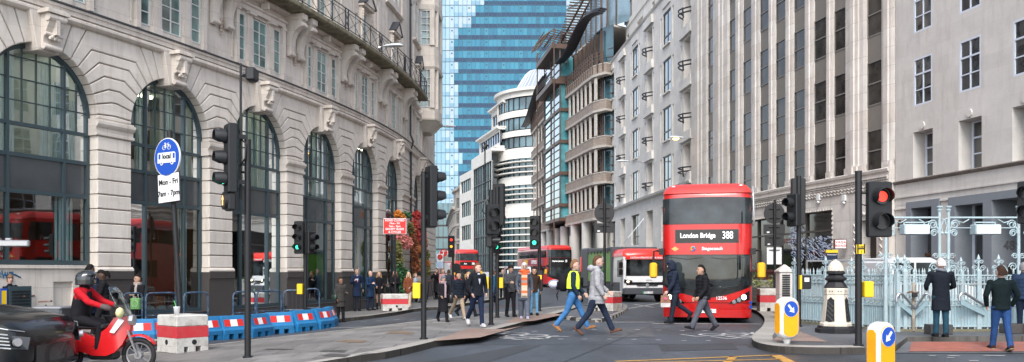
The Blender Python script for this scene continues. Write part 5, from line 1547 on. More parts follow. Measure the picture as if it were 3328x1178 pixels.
b = MB(); b.M = Matrix.Translation((x0, -.09, zc2)) @ Matrix.Rotation(R(-3), 4, 'Y'); b.cbox(-.37, .37, -.015, .015, -.33, .33, .012); b.build('plate_border', m_blk, t)
b = MB(); b.M = Matrix.Translation((x0, -.109, zc2)) @ Matrix.Rotation(R(-3), 4, 'Y'); b.cbox(-.35, .35, -.005, .005, -.31, .31, .004); b.build('plate', m_wht, t)
text('Mon - Fri', .17, m_blk, t, (x0, -.118, zc2 + .13), (R(90), R(-3), 0), bold=.003); text('7am - 7pm', .165, m_blk, t, (x0 + .01, -.118, zc2 - .12), (R(90), R(-3), 0), bold=.003)
for c in t.children:
    if not c.name.startswith('post'):
        Mx = Matrix.Translation((lean(zc), 0, 0)); c.matrix_local = Mx @ Matrix.Rotation(R(-31), 4, 'Z') @ Mx.inverted() @ c.matrix_basis
# ---- concrete blocks holding sign posts
def block_base(label, px, py, wd, hg, dp, h, rz, pz=None):
    g = G(px, py, h)
    t = thing('barrier_block', label, 'barrier block', tuple(g), rz, 'red and white concrete blocks')
    b = MB(); b.cbox(-wd / 2, wd / 2, -dp / 2, dp / 2, hg * .70, hg, .02)
    b.cbox(-wd / 2, wd / 2, -dp / 2, dp / 2, hg * .16, hg * .4, .008)
    for x0 in (-wd / 2, -wd * .14, wd * .26):
        b.cbox(x0, x0 + wd * .24, -dp / 2, dp / 2, 0, hg * .165, .008)
    b.build('block_body', m_conc, t)
    b = MB(); b.cbox(-wd / 2 - .002, wd / 2 + .002, -dp / 2 - .002, dp / 2 + .002, hg * .4, hg * .70, .004); b.build('red_band', m_conr, t)
    b = MB()
    b.disc((wd * .05, -dp / 2, hg * .28), (0, 1, 0), hg * .07, .012, 16); b.disc((-wd / 2, 0, hg * .28), (1, 0, 0), hg * .07, .012, 16); b.build('drain_hole', m_blk, t)
    return t
tb_ = block_base('large stained red and white concrete block with a white paper cup standing on it', 594, 1143, .72, .78, .80, .12, R(50))
block_base('chipped red and white block under the red road closed sign', 1282, 1010, 1.0, .66, .8, .12, R(14))
block_base('red and white block at foot of the round sign turned away, beside the refuse truck', 1968, 1010, 1.0, .72, .7, .07, R(-35))
block_base('red and white block by the stone vent box on the right island', 2512, 1012, 1.0, .80, .8, .12, R(-8))
ptop = tb_.location + Vector((-.05, -.2, .78))
t = thing('paper_cup', 'white paper cup with a green straw on the large concrete block', 'cup', tuple(ptop))
b = MB(); b.lathe([(.045, 0), (.065, .16), (.068, .165), (.068, .175)], n=14); b.build('cup', m_wht, t, smooth=True)
b = MB(); b.tube([(0, 0, .1), (-.03, 0, .24), (-.06, 0, .30)], .008, 6); b.build('straw', mat('straw_green', (.1, .5, .1), .5), t)
g = G(1284, 1005, .12); t = thing('traffic_sign', 'red road closed sign with white lettering on a black post above the chipped block', 'road sign', (g.x, g.y, g.z + .6))
b = MB(); b.tube([(0, 0, 0), (0, 0, zat(t, 712))], .045, 10); b.build('post', m_post, t)
z0, z1 = zat(t, 762), zat(t, 711); zc = (z0 + z1) / 2; hw_ = (z1 - z0) / 2; ww = 37.5 / FPX * g.y
b = MB(); b.cbox(-ww, ww, -.09, -.06, zc - hw_, zc + hw_, .01); b.build('sign_border', m_wht, t)
b = MB(); b.box(-ww + .02, ww - .02, -.096, -.088, zc - hw_ + .02, zc + hw_ - .02); b.build('sign_face', m_redS, t)
for i, (s_, z_) in enumerate((('ROAD CLOSED', .195), ('Mon - Fri', .185), ('7am - 7pm', .185), ('EXCEPT BUSES', .195), ('& CYCLES', .195))): text(s_, z_ * hw_ * 2.0 / 1.25 * 1.16, m_wht, t, (0, -.098, zc + hw_ * (.74 - .37 * i)), bold=.003)
def back_sign(px, py, h, label, ztop, disc, plates, zbase=0.0, r=.05):
    g = G(px, py, h); t = thing('traffic_sign', label, 'road sign', (g.x, g.y, g.z + zbase))
    b = MB(); b.tube([(0, 0, 0), (0, 0, zat(t, ztop))], r, 12); b.build('post', m_post, t)
    sc = g.y / FPX
    if disc:
        b = MB(); b.disc((0, .07, zat(t, disc[0])), (0, 1, 0), disc[1] * sc, .02, 40); b.build('sign_back', mat('sign_back', (0.02, 0.02, 0.022), .6), t)
    for (y0, y1, hw_, mm) in plates:
        b = MB(); b.cbox(-hw_ * sc, hw_ * sc, .055, .075, zat(t, y1), zat(t, y0), .008); b.build('sign_plate', mm, t)
        b = MB(); b.box(-hw_ * sc * .7, -hw_ * sc * .45, .05, .055, zat(t, y1) + .04, zat(t, y1) + .09); b.build('sticker', m_wht, t)
    b = MB()
    for y in ([disc[0] - 15, disc[0] + 15] if disc else []) + [p_[0] + 8 for p_ in plates]: b.tube([(-.2, .03, zat(t, y)), (.2, .03, zat(t, y))], .015, 6)
    b.build('clip', m_post, t)
    return t
back_sign(1965, 1008, .07, 'black post with a round sign and a plate below seen from behind, middle of road', 645, (692, 33), [(726, 757, 33, mat('sign_back', (0.02, 0.02, 0.022), .6))], .7)
back_sign(2518, 1008, .12, 'black post carrying a round sign, two dark plates and a white plate, all from behind', 650, (694, 34), [(730, 761, 35, MATS['sign_back']), (764, 800, 31, MATS['sign_back']), (805, 860, 24, m_wht)], .78)
# ---- blue plastic barriers with hoops
m_bar = mat('barrier_blue', (0.010, 0.15, 0.35), .5, var=.15, vscale=5, dirt=(0.03, 0.09, 0.14), dscale=3, damt=.7)
m_hoop = mat('hoop_navy', (0.02, 0.055, 0.11), .4, dirt=(.3, .32, .35), dscale=8, damt=.5, var=.1)
bars = [(395, 1122, 470, 1119), (478, 1118, 545, 1115), (618, 1112, 692, 1106), (697, 1106, 780, 1100), (786, 1100, 856, 1091), (860, 1090, 935, 1083), (938, 1083, 1008, 1074), (1011, 1074, 1060, 1066), (1056, 1064, 1068, 1060), (548, 1115, 612, 1112)]
def barrier(a, b_, label):
    A, B = G(a[0], a[1]), G(b_[0], b_[1]); d = (B - A); L_ = min(1.25, max(.8, d.length)); rz = math.atan2(d.y, d.x); M = (A + B) / 2
    t = thing('plastic_barrier', label, 'barrier', (M.x, M.y + .25, M.z), rz, 'blue plastic barriers along the kerb')
    l = L_ / 2 - .015
    b = MB()
    prof = [(-.26, .14), (-.26, .24), (-.20, .30), (-.10, .58), (-.08, .62), (.08, .62), (.10, .58), (.20, .30), (.26, .24), (.26, .14)]
    rings = []
    for x, sh_ in ((-l, .93), (-l + .04, 1), (l - .04, 1), (l, .93)): rings.append([(x, p[0] * sh_, p[1]) for p in prof])
    b.loft(rings)
    for x0, x1 in ((-l, -l * .55), (-l * .18, l * .18), (l * .55, l)): b.box(x0, x1, -.255, .255, 0, .145)
    b.build('barrier_body', m_bar, t)
    for k, (x0, x1, mm) in enumerate(((-.30, -.11, m_redS), (-.11, .11, m_wht), (.11, .30, m_redS))):
        r_ = MB(); r_.add([(x0, -.188, .34), (x1, -.188, .34), (x1, -.124, .52), (x0, -.124, .52), (x0, -.17, .34), (x1, -.17, .34), (x1, -.11, .52), (x0, -.11, .52)], [(0, 1, 2, 3), (4, 7, 6, 5), (0, 4, 5, 1), (3, 2, 6, 7), (0, 3, 7, 4), (1, 5, 6, 2)]); r_.build('reflective_strip', mm, t)
    return t
for i, q in enumerate(bars):
    barrier((q[0], q[1]), (q[2], q[3]), ['blue barrier with a red and white strip, one of the row along the kerb'][0])
def hoop(px0, px1, py, z0, z1, label, tilt=0):
    g = G(px0, py); g2 = G(px1, py - (px1 - px0) * .08); Y = (g.y + g2.y) / 2 + .3
    a = at(px0, py, g.y + .35); b_ = at(px1, py, g2.y + .35); wd = (Vector((b_.x, b_.y)) - Vector((a.x, a.y))).length; rz = math.atan2(b_.y - a.y, b_.x - a.x)
    t = thing('pedestrian_hoop', label, 'guard frame', (a.x, a.y, gz(a.x) + .62), rz, 'navy hoop frames standing in the barriers')
    b = MB(); r_ = .12
    b.tube([(tilt, 0, -.1), (0, 0, z1 - r_), (r_ * .3, 0, z1 - r_ * .3), (r_, 0, z1), (wd - r_, 0, z1), (wd - r_ * .3, 0, z1 - r_ * .3), (wd, 0, z1 - r_), (wd + tilt, 0, -.1)], .025, 8)
    b.tube([(.0 + tilt * .8, 0, .02), (wd + tilt * .8, 0, .02)], .018, 6)
    b.build('hoop_frame', m_hoop, t)
    m_ = MB()
    k = int(wd / .11)
    for i in range(1, k): m_.tube([(wd * i / k, 0, .02), (wd * i / k, 0, z1)], .003, 3)
    m_.build('wire_mesh', m_hoop, t)
for (a, b_, y) in ((400, 462, 1112), (474, 572, 1110), (598, 676, 1105), (758, 830, 1096), (835, 914, 1086), (922, 990, 1078), (992, 1038, 1070)):
    hoop(a, b_, y, 0, .62, 'navy tubular hoop frame standing on the blue barriers')
# ---- keep-left bollards
m_bw = mat('bollard_white', (0.66, 0.66, 0.64), .4, var=.05, dirt=(.25, .24, .22), dscale=4, damt=.5)
m_by = mat('bollard_yellow', (0.85, 0.36, 0.005), .4, dirt=(.5, .2, .02), dscale=3, damt=.4, var=.05)
def bollard(px, py, h, yaw, label, arrow_dir, hgt, sc=1.0, grp='keep side bollards', zoff=0):
    g = G(px, py, h); t = thing('illuminated_bollard', label, 'bollard', (g.x, g.y, g.z + zoff), yaw, grp)
    t.scale = (sc, sc, sc)
    H, W, D = hgt, .21, .13
    N = 12
    def outline(w_, e):
        pts = []
        top, bot = H - e, .08 + e
        rt_ = w_ * .72
        for i in range(N + 1): a = PI * i / N; pts.append((w_ * math.cos(a), top - rt_ + rt_ * math.sin(a)))
        for i in range(N + 1): a = PI + PI * i / N; pts.append((w_ * math.cos(a), bot + rt_ + rt_ * math.sin(a)))
        return pts
    b = MB()
    b.loft([[(p[0], y, p[1]) for p in outline(w_, e)] for y, w_, e in ((-D, W - .05, .05), (-D + .03, W - .015, .015), (-D + .07, W, 0), (D - .07, W, 0), (D - .03, W - .015, .015), (D, W - .05, .05))])
    b.cyl(0, 0, -.02, .1, .05, 12, r2=.09)
    b.build('bollard_shell', m_bw, t, smooth=35)
    b = MB(); b.loft([[(p[0], y, p[1]) for p in outline(W - .055, .06)] for y in (-D - .008, -D + .01)]); b.build('yellow_panel', m_by, t)
    for sx_ in (-1, 1):
        b = MB(); k = D * .62
        pts = [(-k, H - .17), (-k, .25), (-k * .5, .2), (k * .5, .2), (k, .25), (k, H - .17), (k * .5, H - .12), (-k * .5, H - .12)]
        b.prism(pts, sx_ * W - .004, sx_ * W + .008, 'yz'); b.build('side_panel', m_by, t)
    zc = H - .06 - .165
    b = MB(); b.disc((0, -D - .012, zc), (0, 1, 0), .158, .006, 32); b.build('sign_rim', m_wht, t)
    b = MB(); b.disc((0, -D - .016, zc), (0, 1, 0), .150, .006, 32); b.build('sign_face', m_blu, t)
    b = MB(); b.M = Matrix.Translation((0, -D - .022, zc)) @ Matrix.Rotation(arrow_dir, 4, 'Y')
    b.prism([(-.10, -.022), (.01, -.022), (.01, -.065), (.10, 0), (.01, .065), (.01, .022), (-.10, .022)], -.002, .002, 'xz'); b.build('arrow', m_wht, t)
    return t
bollard(2557, 1117, .12, R(16), 'yellow and white bollard on the island kerb with arrow pointing down right', R(50), .90)
g = at(2850, 1050, 13.3)
t = bollard(2850, 1250, .0, R(28), 'nearest bollard cut off at the bottom edge, arrow pointing down left', R(130), 1.02)
t.location = (xat(2862, 13.4), 13.4, at(0, 1046, 13.4).z - 1.02)
bollard(2550, 1002, .12, R(0), 'small half-hidden bollard behind the block by planters', R(50), .9, .85)
# ---- ornate stone pedestal
m_ped = mat('pedestal_cream', (0.62, 0.56, 0.47), .6, var=.06, dirt=(.3, .27, .22), dscale=5, damt=.4)
g = G(2716, 1082, .12); t = thing('stone_pedestal', 'ornate cream and black octagonal pedestal with domed cap in front of the fence', 'pedestal', tuple(g), R(22.5 - 22.5))
def oc(r, z, k=8, a0=PI / 8): return [(r * math.cos(a0 + 2 * PI * i / k), r * math.sin(a0 + 2 * PI * i / k), z) for i in range(k)]
b = MB();
def sqr(r, z): return [(sx_ * (r if (j % 2) else r * .72), sy_ * (r * .72 if (j % 2) else r), z) for (sx_, sy_, j) in ((1, 1, 1), (1, 1, 0), (-1, 1, 0), (-1, 1, 1), (-1, -1, 1), (-1, -1, 0), (1, -1, 0), (1, -1, 1))]
b.loft([oc(.80, 0), oc(.80, .14), oc(.72, .17), oc(.70, .24)]); b.build('base_step', m_blk, t)
b = MB(); b.loft([oc(.62, .24), oc(.62, .32), oc(.57, .36), oc(.44, 1.30), oc(.46, 1.33), oc(.46, 1.50), oc(.44, 1.53)]); b.build('pedestal_shaft', m_ped, t)
b = MB()
for k in range(8):
    a = 2 * PI * k / 8
    r0, r1 = .575 * math.cos(PI / 8), .46 * math.cos(PI / 8)
    def P_(u, v, d=.008):
        rr = r0 + (r1 - r0) * v + d; return (rr * math.cos(a) - u * math.sin(a), rr * math.sin(a) + u * math.cos(a), .40 + .86 * v)
    pts = [P_(-.19, .02), (P_(0, -.02)), P_(.19, .02), P_(.145, .85), P_(.07, .90), P_(0, .97), P_(-.07, .90), P_(-.145, .85)]
    if k % 2: b.add(pts + [P_(0, .4, .008)], [(i, (i + 1) % 8, 8) for i in range(8)]); b.cut()
b.build('grille_panel', m_blk, t)
gl_ = MB(); m_gr = mat('grille_green', (0.035, 0.045, 0.04), .5)
for k in range(1, 8, 2):
    a = 2 * PI * k / 8
    for v in (.15, .33, .51, .69):
        for sg in (-1, 1):
            q = []
            for (u, vv) in ((-.13 * sg, v - .12), (.13 * sg, v + .12)):
                rr = r0 + (r1 - r0) * vv + .016; q.append((rr * math.cos(a) - u * math.sin(a), rr * math.sin(a) + u * math.cos(a), .40 + .86 * vv))
            gl_.tube(q, .012, 4)
    gl_.cut()
gl_.build('grille', m_gr, t)
b = MB()
for k in range(16):
    a = 2 * PI * (k // 2) / 8 + (-.13 if k % 2 else .13)
    r_ = .46 * math.cos(PI / 8) / math.cos(a - 2 * PI * (k // 2) / 8) + .004
    c = Vector((r_ * math.cos(a), r_ * math.sin(a), 1.42)); n_ = Vector((math.cos(2 * PI * (k // 2) / 8), math.sin(2 * PI * (k // 2) / 8), 0)); u_ = Vector((-n_.y, n_.x, 0))
    pts = [c + n_ * .004 + u_ * (rr * math.sin(2 * PI * i / 10)) + Vector((0, 0, rr * math.cos(2 * PI * i / 10))) for i in range(10) for rr in [(.035 if i % 2 == 0 else .015)]]
    b.add(pts, [tuple(range(10))]); b.cut()
b.build('star', m_blk, t)
b = MB(); b.lathe([(.44, 1.53), (.46, 1.56), (.34, 1.72), (.30, 1.76), (.40, 1.80), (.42, 1.86), (.34, 1.92), (.28, 1.98), (.36, 2.02), (.36, 2.08), (.30, 2.12)], n=8, a0=PI / 8); b.build('black_neck', m_blk, t)
b = MB()
rings = []
for i in range(9):
    q = i / 8 * PI / 2 * .97; rr = .30 * math.cos(q); rings.append([((rr * (1 + .04 * math.cos(16 * 2 * PI * k / 48))) * math.cos(2 * PI * k / 48), (rr * (1 + .04 * math.cos(16 * 2 * PI * k / 48))) * math.sin(2 * PI * k / 48), 2.12 + .36 * math.sin(q)) for k in range(48)])
b.loft(rings); b.lathe([(.03, 2.46), (.03, 2.5), (.005, 2.52)], n=8); b.build('domed_cap', m_ped, t, smooth=50)
t.scale = (.56, .56, .665)
# ---- station stair enclosure: pale blue iron fence
m_fe = mat('fence_pale_blue', (0.36, 0.47, 0.51), .55, var=.12, vscale=5, dirt=(0.20, 0.16, 0.12), dscale=5, damt=.7)
m_fe2 = mat('fence_panel_blue', (0.30, 0.43, 0.48), .5, var=.15, vscale=4, dirt=(0.16, 0.17, 0.17), dscale=4, damt=.6)
g0_ = G(2578, 1047, .12); YF = G(2900, 1078, .12).y
c0 = Vector((xat(2893, YF), YF)); c1 = Vector((xat(2578, YF + 3.6), YF + 3.6)); FH = (CAMZ - (890 - HY) / FPX * YF) - .12
def scroll(mb, c, r, sgn, ux, z0, turns=1.6, th=.012, n=18):
    pts = []
    for i in range(n):
        a = i / (n - 1) * turns * 2 * PI; rr = r * (1 - .75 * i / (n - 1))
        pts.append((c[0] + ux * sgn * (rr * math.cos(a)), c[1], z0 + rr * math.sin(a)))
    mb.tube(pts, th, 4)
def fence_run(A, B, label, posts=(), rail_hw=0, sgn=1):
    d = Vector((B[0] - A[0], B[1] - A[1])); L_ = d.length; rz = math.atan2(d.y, d.x)
    t = thing('iron_fence', label, 'fence', (A[0], A[1], .12), rz)
    H = FH
    b = MB(); b.box(0, L_, -.06, .06, 0, .06, 0, 4); b.build('stone_plinth', mat('plinth_mossy', (0.16, 0.15, 0.10), .9, var=.3, vscale=6), t)
    b = MB()
    for z in (.12, .60, .74, H - .24, H - .04): b.box(0, L_, -.025, .025, z - .015, z + .015)
    b.build('rail', m_fe, t)
    b = MB(); b.box(0, L_, .0, .012, .12, .60)
    b.build('dado_panel', m_fe2, t)
    b = MB(); k = int(L_ / .075); n_ = 0
    for i in range(k + 1):
        x = L_ * i / k
        if i % 2 == 0:
            b.box(x - .012, x + .012, -.018, .018, .06, H + .02)
            b.lathe([(.012, H), (.022, H + .03), (.026, H + .05), (.0, H + .15)], (x, 0), 5)
            n_ += 1
        else: b.box(x - .008, x + .008, -.014, .014, .1, H - .04)
    o = b.build('bar', m_fe, t)
    o['kind'] = 'stuff' if k > 100 else None
    if k <= 100: del o['kind']
    b = MB(); k = int(L_ / .17)
    for i in range(k):
        x = L_ * (i + .5) / k
        for z, r_ in ((.67, .055), (H - .14, .055)):
            scroll(b, (x + .02, -.02), r_, 1, 1, z, 1.2, .008, 10); scroll(b, (x - .02, -.02), r_, -1, 1, z, 1.2, .008, 10)
    b.build('scrollwork', m_fe, t)
    for x in posts:
        p = MB(); p.cbox(x - .045, x + .045, -.045, .045, 0, H + .06, .008)
        p.lathe([(.05, H + .06), (.02, H + .12), (.025, H + .3), (.04, H + .34), (.03, H + .38), (.0, H + .46)], (x, 0), 8)
        for q in (-1, 1):
            scroll(p, (x + q * .09, -.02), .07, q, 1, H + .12, 1.4, .012); scroll(p, (x + q * .06, -.02), .05, q, 1, H + .27, 1.3, .011)
        p.build('fence_post', m_fe, t)
    return t
LF = (Vector((xat(3420, YF), YF)) - c0).length
f1 = fence_run(tuple(c1), tuple(c0), 'pale blue iron fence running back along the stair side, behind the pedestal', (0.06, 1.4, 2.8, 4.0))
f2 = fence_run(tuple(c0), (xat(3420, YF), YF), 'pale blue iron fence and gates across the stair front, facing the crossing', tuple((xat(p, YF) - c0.x) for p in (2940, 3082, 3180, 3245)))
f3 = fence_run((c1.x + .1, c1.y), (c1.x + LF + .9, c1.y), 'pale blue iron fence along the back of the stair well', (1.5, 3.0, 4.5))
drape('stair_well_shade', [(c0.x + .05, c0.y + .1), (c0.x + 6, c0.y + .1), (c1.x + 6.5, c1.y - .05), (c1.x + .1, c1.y - .05)], .135, mat('well_shade', (.012, .012, .012), .9))  # flat sheet, no pit: the well's shade is painted as near-black colour
def gantry(pxa, pxb, label, ytop=632, ybar=708):
    t = thing('entrance_arch', label, 'entrance frame', (xat(pxa, YF), YF + .02, .12)); W = xat(pxb, YF) - xat(pxa, YF)
    zt_, zb = zat(t, ytop + 45), zat(t, ybar)
    for x in (0, W):
        b = MB(); b.lathe([(.05, 0), (.05, 1.2), (.038, 1.3), (.033, zt_ - .1), (.06, zt_ - .04), (.03, zt_ - .02), (.065, zt_ + .02), (.065, zt_ + .05)], (x, 0), 10)
        for q in (-1, 1):
            scroll(b, (x + q * .13, 0), .10, q, 1, 1.5, 1.5, .014); scroll(b, (x + q * .09, 0), .07, q, 1, 1.75, 1.5, .012)
        b.build('arch_post', m_fe, t)
    b = MB(); b.tube([(0, 0, zb), (W, 0, zb)], .022, 8); b.tube([(0, 0, zb - .24), (W, 0, zb - .24)], .012, 6); b.build('header_bar', m_fe, t)
    b = MB()
    for x, q in ((0, 1), (W, -1)):
        scroll(b, (x + q * .15, 0), .11, q, 1, zb - .16, 1.7, .016); scroll(b, (x + q * .13, 0), .09, -q, 1, zb - .36, 1.7, .016)
        b.tube([(x + q * .2, 0, zb - .08), (x + q * .34, 0, zb - .12), (x + q * .48, 0, zb - .04)], .014, 6); b.tube([(x, 0, zb - .6), (x + q * .03, 0, zb - .3), (x + q * .1, 0, zb - .1)], .014, 6)
    for x, q in ((0, -1), (W, 1)):
        b.tube([(x, 0, zb), (x + q * .12, 0, zb - .06), (x + q * .17, 0, zb - .2), (x + q * .14, 0, zb - .34)], .014, 6); b.ball((x + q * .15, 0, zb - .36), .04, 8)
    b.build('scrollwork', m_fe, t)
    return t, W, zb
for pxa, pxb, bx0, bx1 in ((2880, 3055, 2928, 3010), (3084, 3312, 3158, 3240)):
    t, W, zb = gantry(pxa, pxb, ['left pale blue arch frame with scrolls over the stair gate', 'right pale blue arch frame with scrolls over the stair opening'][pxa > 3000])
    x0, x1 = xat(bx0, YF) - xat(pxa, YF), xat(bx1, YF) - xat(pxa, YF)
    zt_, zb_ = zat(t, 731), zat(t, 764)
    lb = thing('lightbox_sign', ['blank white lightbox hanging from the left arch frame', 'blank white lightbox hanging from the right arch frame'][pxa > 3000], 'lightbox', (xat(bx0, YF), YF - .02, t.location.z + zb_))
    b = MB(); b.cbox(0, x1 - x0, -.16, .12, 0, zt_ - zb_, .015); b.build('box_case', m_fe, lb)
    b = MB(); b.box(.03, x1 - x0 - .01, -.168, -.158, .02, zt_ - zb_ - .02); b.build('box_face', m_wht, lb)
    b = MB()
    hh_ = zb - (zb_) - .1
    for x in (.06, x1 - x0 - .06): b.box(x - .012, x + .012, -.02, .02, zt_ - zb_, hh_)
    b.box(.06, x1 - x0 - .06, -.02, .02, hh_ - .025, hh_); b.build('hanger', m_fe, lb)
def handrail(pxa, pya, pxb, pyb, label):
    A, B = at(pxa, pya, YF - .35), at(pxb, pyb, YF - .1)
    t = thing('handrail', label, 'handrail', (A.x, A.y, .12)); L = lambda v: tuple(v - t.location)
    b = MB(); sg = 1 if pxb > pxa else -1
    b.tube([L(A + Vector((0, 0, -.18))), L(A + Vector((0, 0, -.08))), L(A + Vector((.04 * sg, 0, -.01))), L(A + Vector((.12 * sg, 0, 0))), L(B)], .032, 10); b.build('rail', m_steel, t, smooth=50)
    b = MB(); d = Vector((0, 0, -.2)); P = [A + Vector((.06 * sg, .05, -.14)), A + Vector((.06 * sg, .05, -.26)), B + Vector((0, .05, -.22)), B + Vector((0, .05, -.10))]
    b.loft([[L(p) for p in P], [L(p + Vector((0, .05, 0))) for p in P]]); b.build('rail_plate', m_fe2, t)
handrail(2914, 955, 2972, 1000, 'short left steel handrail falling right, at the chained gate'); handrail(3025, 955, 2975, 1000, 'steel handrail beside the man in the overcoat, falling left'); handrail(3118, 953, 3205, 997, 'long steel handrail right of the man in the overcoat')
t = thing('padlock_chain', 'rusty chain and padlock round the gate bars', 'padlock', (xat(2958, YF), YF - .1, at(0, 955, YF).z))
b = MB(); b.tube([(-.12, 0, .02), (-.04, -.04, .05), (.06, -.03, .0), (.14, 0, .04)], .022, 6); b.build('chain', mat('rust', (0.15, 0.07, 0.03), .8), t)
b = MB(); b.cbox(-.04, .09, -.1, -.04, -.07, .03, .01); b.build('lock', m_blk, t)
t = tag(MB().tube([(xat(2965, YF), YF - .05, .14), (xat(2965, YF), YF - .05, 1.25)], .04, 8).build('rusty_gate_post', mat('rusty_post', (0.30, 0.27, 0.22), .8, var=.4, vscale=8, dirt=(.2, .08, .03), dscale=6, damt=.9)), 'rust streaked gate post between the two left handrails', 'post')
for px, py, wd, lab in ((3060, 1088, .5, 'dark stone foot under the fence behind the overcoat man'), (3310, 1085, .55, 'dark stone foot of the fence at far right')):
    g = G(px, py, .12); b = MB(); b.cbox(-wd / 2, wd / 2, -.12, .2, 0, .22, .012); o = b.build('kerb_stone', m_gran); o.location = (g.x, g.y + .1, g.z); tag(o, lab, 'stone block')
g = G(2560, 1052, .12)
t = thing('vent_box', 'stone ventilation pillar with pyramid cap and dark louvres left of the fence', 'vent pillar', (xat(2556, 25.2), 25.2, .12))
W = 44 / FPX * 25.2; hz_ = zat(t, 885)
b = MB(); b.cbox(-W / 2, W / 2, 0, W, 0, hz_, .015); b.loft([[(-W / 2 - .03, -.03, hz_), (W / 2 + .03, -.03, hz_), (W / 2 + .03, W + .03, hz_), (-W / 2 - .03, W + .03, hz_)], [(-W / 2 - .03, -.03, hz_ + .04), (W / 2 + .03, -.03, hz_ + .04), (W / 2 + .03, W + .03, hz_ + .04), (-W / 2 - .03, W + .03, hz_ + .04)], [(-.02, W / 2 - .02, hz_ + .22), (.02, W / 2 - .02, hz_ + .22), (.02, W / 2 + .02, hz_ + .22), (-.02, W / 2 + .02, hz_ + .22)]]); b.build('pillar', m_r2, t)
b = MB()
for i in range(14): b.box(-W * .32, W * .25, -.02, .0, .42 + i * .065, .46 + i * .065)
b.build('louvre', m_blk, t)
# ---- planters, restaurant strip
m_pl = mat('planter_timber', (0.035, 0.032, 0.03), .7, var=.4, vscale=6)
m_leaf = mat('leaf_green', (0.06, 0.11, 0.03), .6, var=.4, vscale=6); m_leaf2 = mat('leaf_yellow', (0.22, 0.21, 0.04), .6, var=.3, vscale=6); m_leafd = mat('leaf_dark', (0.025, 0.06, 0.025), .5, var=.3, vscale=6)
def leaves(mb, c, r, n, size, m=0, rnd=random, flat=.5, nm=1):
    for _ in range(n):
        while True:
            p = Vector((rnd.uniform(-1, 1), rnd.uniform(-1, 1), rnd.uniform(-1, 1)))
            if p.length < 1: break
        p = Vector((c[0] + p.x * r[0], c[1] + p.y * r[1], c[2] + p.z * r[2]))
        u = Vector((rnd.gauss(0, 1), rnd.gauss(0, 1), rnd.gauss(0, 1))).normalized(); v = u.orthogonal().normalized(); s_ = size * rnd.uniform(.6, 1.3); w_ = Vector(u.cross(v)) * .12 * s_
        mb.add([p - u * s_, p - v * s_ * flat + w_, p + u * s_, p + v * s_ * flat + w_], [(0, 1, 2, 3)], m + rnd.randrange(nm))
for i, (px, lab) in enumerate(((2452, 'left dark timber planter with yellow green shrubs'), (2520, 'right dark timber planter beside the sign post'))):
    Y = 38.6; t = thing('planter', lab, 'planter', (xat(px, Y), Y, .12));
    b = MB()
    for k in range(4): b.cbox(-.48, .48, -.25, .25, .02 + k * .17, .18 + k * .17, .008)
    b.build('planter_box', m_pl, t)
    b = MB(); leaves(b, (0, 0, .85), (.5, .25, .22), 260, .055, 0, random.Random(i), nm=2); b.build('shrub', [m_leaf, m_leaf2], t)
sA, sB_ = PR.s_px(2705), PR.s_px(2425)
t = thing('window_garden', 'low stone ledge with dark red railing and trailing plants under the restaurant window', 'planting', (PR.F(Vector((sA, 1, 0))).x, PR.F(Vector((sA, 1, 0))).y, .12))
OFF[t.name] = t.location.copy()
b = MB(PR.F); b.box(sA, sB_, .8, 1.2, .12, 1.12, nx=6); b.build('stone_ledge', m_r2, t, world=True)
b = MB(PR.F); k = int((sB_ - sA) / .16)
for i in range(k): q = sA + (sB_ - sA) * i / k; b.box(q - .02, q + .02, .95, .99, 1.12, 1.62)
b.box(sA, sB_, .94, 1.0, 1.5, 1.55, nx=8); b.build('red_railing', mat('rail_oxblood', (0.10, 0.02, 0.02), .5), t, world=True)
b = MB()
rr = random.Random(5)
for i in range(60):
    q = rr.uniform(sA, sB_); P = PR.F(Vector((q, 1.1, rr.uniform(1.0, 1.35)))) - t.location; leaves(b, P, (.25, .15, .18), 16, .06, 0, rr, nm=2)
b.build('trailing_plants', [m_leafd, m_leaf], t)
s_ = PR.s_px(2732); Y = PR.pos(s_)[1] - 1.2
t = thing('hanging_sign', 'square white box sign with red letters projecting beside the restaurant window', 'shop sign', (xat(2732, Y), Y, at(0, 810, Y).z))
W, H = 40 / FPX * Y, 32 / FPX * Y
b = MB(); b.cbox(-W / 2, W / 2, 0, .14, 0, H, .01); b.build('sign_case', mat('sign_case_red', (0.10, 0.02, 0.02), .5), t)
b = MB(); b.box(-W / 2 + .03, W / 2 - .03, -.008, 0, .03, H - .03); b.build('sign_face', m_wht, t)
text('VAGA', .135, m_redS, t, (0, -.012, H * .68), bold=.002, space=1.25); text('BOND', .135, m_redS, t, (0, -.012, H * .32), bold=.002, space=1.25)
Y = 30.5; t = thing('map_totem', 'slim dark blue wayfinding totem with yellow top behind the fence', 'wayfinding sign', (xat(2704, Y), Y, .12))
W = 36 / FPX * Y; b = MB(); b.box(-W / 2, W / 2, 0, .1, 0, zat(t, 822)); b.build('totem_body', mat('totem_navy', (0.01, 0.02, 0.05), .3), t); b = MB(); b.box(-W / 2 - .01, W / 2 + .01, -.01, .11, zat(t, 822), zat(t, 813)); b.build('totem_cap', m_yel, t)
b = MB(); b.box(-W / 2 + .05, W / 2 - .05, -.006, 0, zat(t, 880), zat(t, 845)); b.build('map_face', mat('map_grey', (0.10, 0.14, 0.2), .5), t)
text('MONUMENT', .06, m_wht, t, (0, -.01, zat(t, 829)))
g = G(1432, 968, .12); t = thing('bus_stop', 'bus stop flag with red ring roundel on the far left pavement', 'bus stop', tuple(g))
b = MB(); b.tube([(0, 0, 0), (0, 0, zat(t, 826))], .06, 8); b.build('post', m_steel, t)
sc = g.y / FPX
b = MB(); b.box(-12 * sc, 9 * sc, -.08, -.04, zat(t, 872), zat(t, 826)); b.build('flag', m_wht, t)
